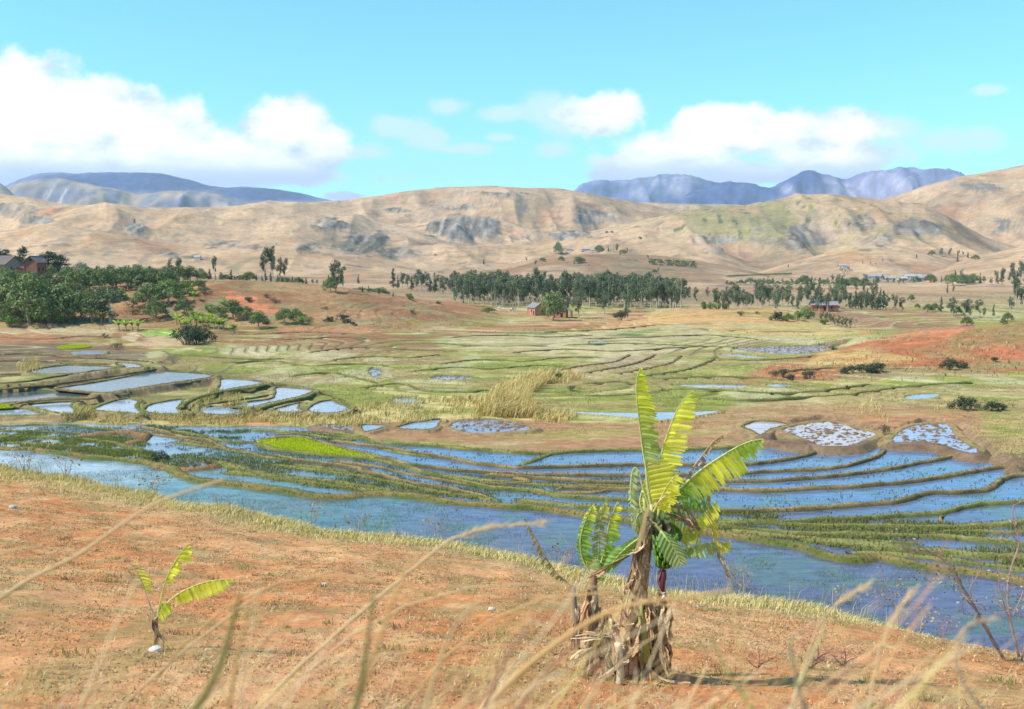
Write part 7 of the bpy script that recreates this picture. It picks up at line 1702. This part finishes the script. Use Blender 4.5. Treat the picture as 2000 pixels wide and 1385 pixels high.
uv = cmb.outputs[0]
def noise(scale, detail=5, rough=0.55, off=0.0, sy=1.0):
    mp = N.new('ShaderNodeMapping'); mp.inputs['Scale'].default_value = (scale, scale * sy, 1); mp.inputs['Location'].default_value = (off, off, 0)
    n = N.new('ShaderNodeTexNoise'); n.noise_dimensions = '2D'; n.inputs['Scale'].default_value = 1; n.inputs['Detail'].default_value = detail; n.inputs['Roughness'].default_value = rough
    L.new(uv, mp.inputs['Vector']); L.new(mp.outputs[0], n.inputs['Vector']); return n.outputs['Fac']
def blobs(lst):
    cur = None
    for (x, y, rx, ry) in lst:
        x /= 100; y /= 100; rx /= 100; ry /= 100
        n = vm('MULTIPLY_ADD', uv, (1 / rx, 1 / ry, 0), (-x / rx, -y / ry, 0))
        l = vm('LENGTH', n.outputs[0]).outputs['Value']
        if cur is None: cur = l
        else:
            s = N.new('ShaderNodeMath'); s.operation = 'SMOOTH_MIN'; s.inputs[2].default_value = 0.25
            L.new(cur, s.inputs[0]); L.new(l, s.inputs[1]); cur = s.outputs[0]
    return cur
strong = blobs([(0, 225, 210, 115), (150, 235, 170, 108), (290, 270, 160, 82), (420, 300, 150, 50), (553, 262, 95, 70), (620, 290, 75, 48), (100, 310, 330, 40), (480, 325, 190, 32),
                (1395, 255, 95, 48), (1330, 292, 140, 38), (1480, 262, 150, 52), (1640, 252, 95, 42), (1600, 305, 150, 34), (1240, 318, 100, 24), (1350, 326, 170, 26), (1180, 222, 85, 42), (672, 384, 42, 12), (-250, 260, 200, 110), (1440, 338, 250, 24), (1240, 340, 110, 20), (250, 345, 420, 26)])
faint = blobs([(780, 248, 60, 26), (840, 275, 52, 24), (680, 296, 90, 22), (875, 208, 42, 20), (985, 222, 60, 17), (1090, 225, 70, 48), (1080, 294, 42, 20), (1720, 250, 75, 30), (1870, 272, 90, 32), (1930, 176, 40, 13), (980, 268, 30, 9), (900, 290, 60, 13), (300, 350, 420, 22), (1700, 300, 90, 30), (620, 345, 90, 16), (1400, 350, 250, 14)])
n1 = noise(1.1, 7, 0.55); n2 = noise(3.2, 6, 0.6, 7.0); n3 = noise(0.9, 5, 0.55, 3.0, 2.2)
ds = mt('ADD', strong, mt('MULTIPLY', mt('SUBTRACT', n1, 0.5), 1.15)); ds = mt('ADD', ds, mt('MULTIPLY', mt('SUBTRACT', n2, 0.5), 0.35))
df = mt('ADD', faint, mt('MULTIPLY', mt('SUBTRACT', n1, 0.5), 1.6)); df = mt('ADD', df, mt('MULTIPLY', mt('SUBTRACT', n2, 0.5), 0.4))
aS = ss(ds, 1.2, 0.74); aF = mt('MULTIPLY', ss(df, 1.25, 0.45), 0.62)
front = ss(vm('DOT_PRODUCT', D_, (0, cp, -sp)).outputs['Value'], 0.2, 0.35)
above = ss(vm('DOT_PRODUCT', D_, (0, 0, 1)).outputs['Value'], -0.02, 0.01)
msk = mt('MULTIPLY', front, above)
# tinting of the clear sky towards cyan
tint = N.new('ShaderNodeValToRGB'); el = ss(vm('DOT_PRODUCT', D_, (0, 0, 1)).outputs['Value'], 0.0, 0.5)
ramp = tint.color_ramp; ramp.elements[0].position = 0.0; ramp.elements[0].color = (0.56, 1.0, 0.98, 1); ramp.elements[1].position = 1.0; ramp.elements[1].color = (0.50, 0.98, 0.98, 1)
e = ramp.elements.new(0.3); e.color = (0.47, 1.0, 1.0, 1)
L.new(el, tint.inputs['Fac'])
skc = vm('MULTIPLY', sky.outputs['Color'], tint.outputs['Color'])
skc = vm('SCALE', skc.outputs[0]); skc.inputs['Scale'].default_value = SKYK
# cloud shading: bright tops, lavender undersides
shd = mt('MULTIPLY_ADD', mt('SUBTRACT', n3, 0.5), 3.2, 0.66)
bot = ss(V_, 3.55, 2.85)
lit = mt('MULTIPLY', mt('ADD', shd, 0.12), bot, clamp=True)
lit2 = ss(ds, 0.95, 0.25); lit = mt('MULTIPLY_ADD', lit, 0.65, mt('MULTIPLY', mt('MULTIPLY', lit2, bot), 0.5), clamp=True)
def mixc(f, a, b):
    n = N.new('ShaderNodeMix'); n.data_type = 'RGBA'
    if isinstance(f, (int, float)): n.inputs['Factor'].default_value = f
    else: L.new(f, n.inputs['Factor'])
    for s_, x in ((6, a), (7, b)):
        if isinstance(x, tuple): n.inputs[s_].default_value = (*x, 1)
        else: L.new(x, n.inputs[s_])
    return n.outputs[2]
ccol = mixc(lit, tuple(CLK * q for q in (0.50, 0.58, 0.84)), tuple(CLK * q for q in (1.15, 1.15, 1.18)))
c1 = mixc(mt('MULTIPLY', aF, msk), skc.outputs[0], tuple(CLK * q for q in (0.70, 0.78, 0.96)))
c2 = mixc(mt('MULTIPLY', aS, msk), c1, ccol)
L.new(c2, bg.inputs['Color']); L.new(bg.outputs[0], out.inputs['Surface'])
w.cycles.sampling_method = 'MANUAL'; w.cycles.sample_map_resolution = 512

sun = bpy.data.lights.new('sun', 'SUN'); sun.energy = 4.2; sun.angle = R(0.53); sun.color = (1.0, 0.94, 0.84)
so = link('sun', sun)
sd = Vector((math.sin(SUN_AZ) * math.cos(SUN_EL), math.cos(SUN_AZ) * math.cos(SUN_EL), math.sin(SUN_EL)))
so.rotation_euler = (-sd).to_track_quat('-Z', 'Y').to_euler()

# ------------------------------------------------------------------ haze
if HAZE > 0:
    hm = bpy.data.materials.new('haze_air'); nt, N, L = nodes(hm)
    o_ = N.new('ShaderNodeOutputMaterial'); pv = N.new('ShaderNodeVolumePrincipled')
    pv.inputs['Color'].default_value = (0.72, 0.86, 1.0, 1); pv.inputs['Density'].default_value = HAZE; pv.inputs['Anisotropy'].default_value = 0.0
    L.new(pv.outputs[0], o_.inputs['Volume'])
    mb = MB(); mb.box((-9500, -2600, -4.2), (9500, 12500, 1200), (1, 1, 1))
    h = mb.build('haze', hm); tag(h, kind='stuff')

# ------------------------------------------------------------------ camera
cd = bpy.data.cameras.new('camera'); cam = link('camera', cd); S.camera = cam
cd.sensor_width = 36; cd.lens = F / 2000 * 36; cd.clip_start = 0.05; cd.clip_end = 30000
cam.location = (0, 0, CZ); cam.rotation_euler = (R(90) - PITCH, 0, 0)
cd.dof.use_dof = True; cd.dof.focus_distance = 22.0; cd.dof.aperture_fstop = 2.6
S.view_settings.view_transform = 'Standard'; S.view_settings.look = 'None'; S.view_settings.exposure = EXPO; S.view_settings.gamma = 1
S.cycles.max_bounces = 6; S.cycles.diffuse_bounces = 2; S.cycles.glossy_bounces = 3; S.cycles.transmission_bounces = 3; S.cycles.transparent_max_bounces = 6; S.cycles.volume_bounces = 0
S.cycles.use_denoising = True
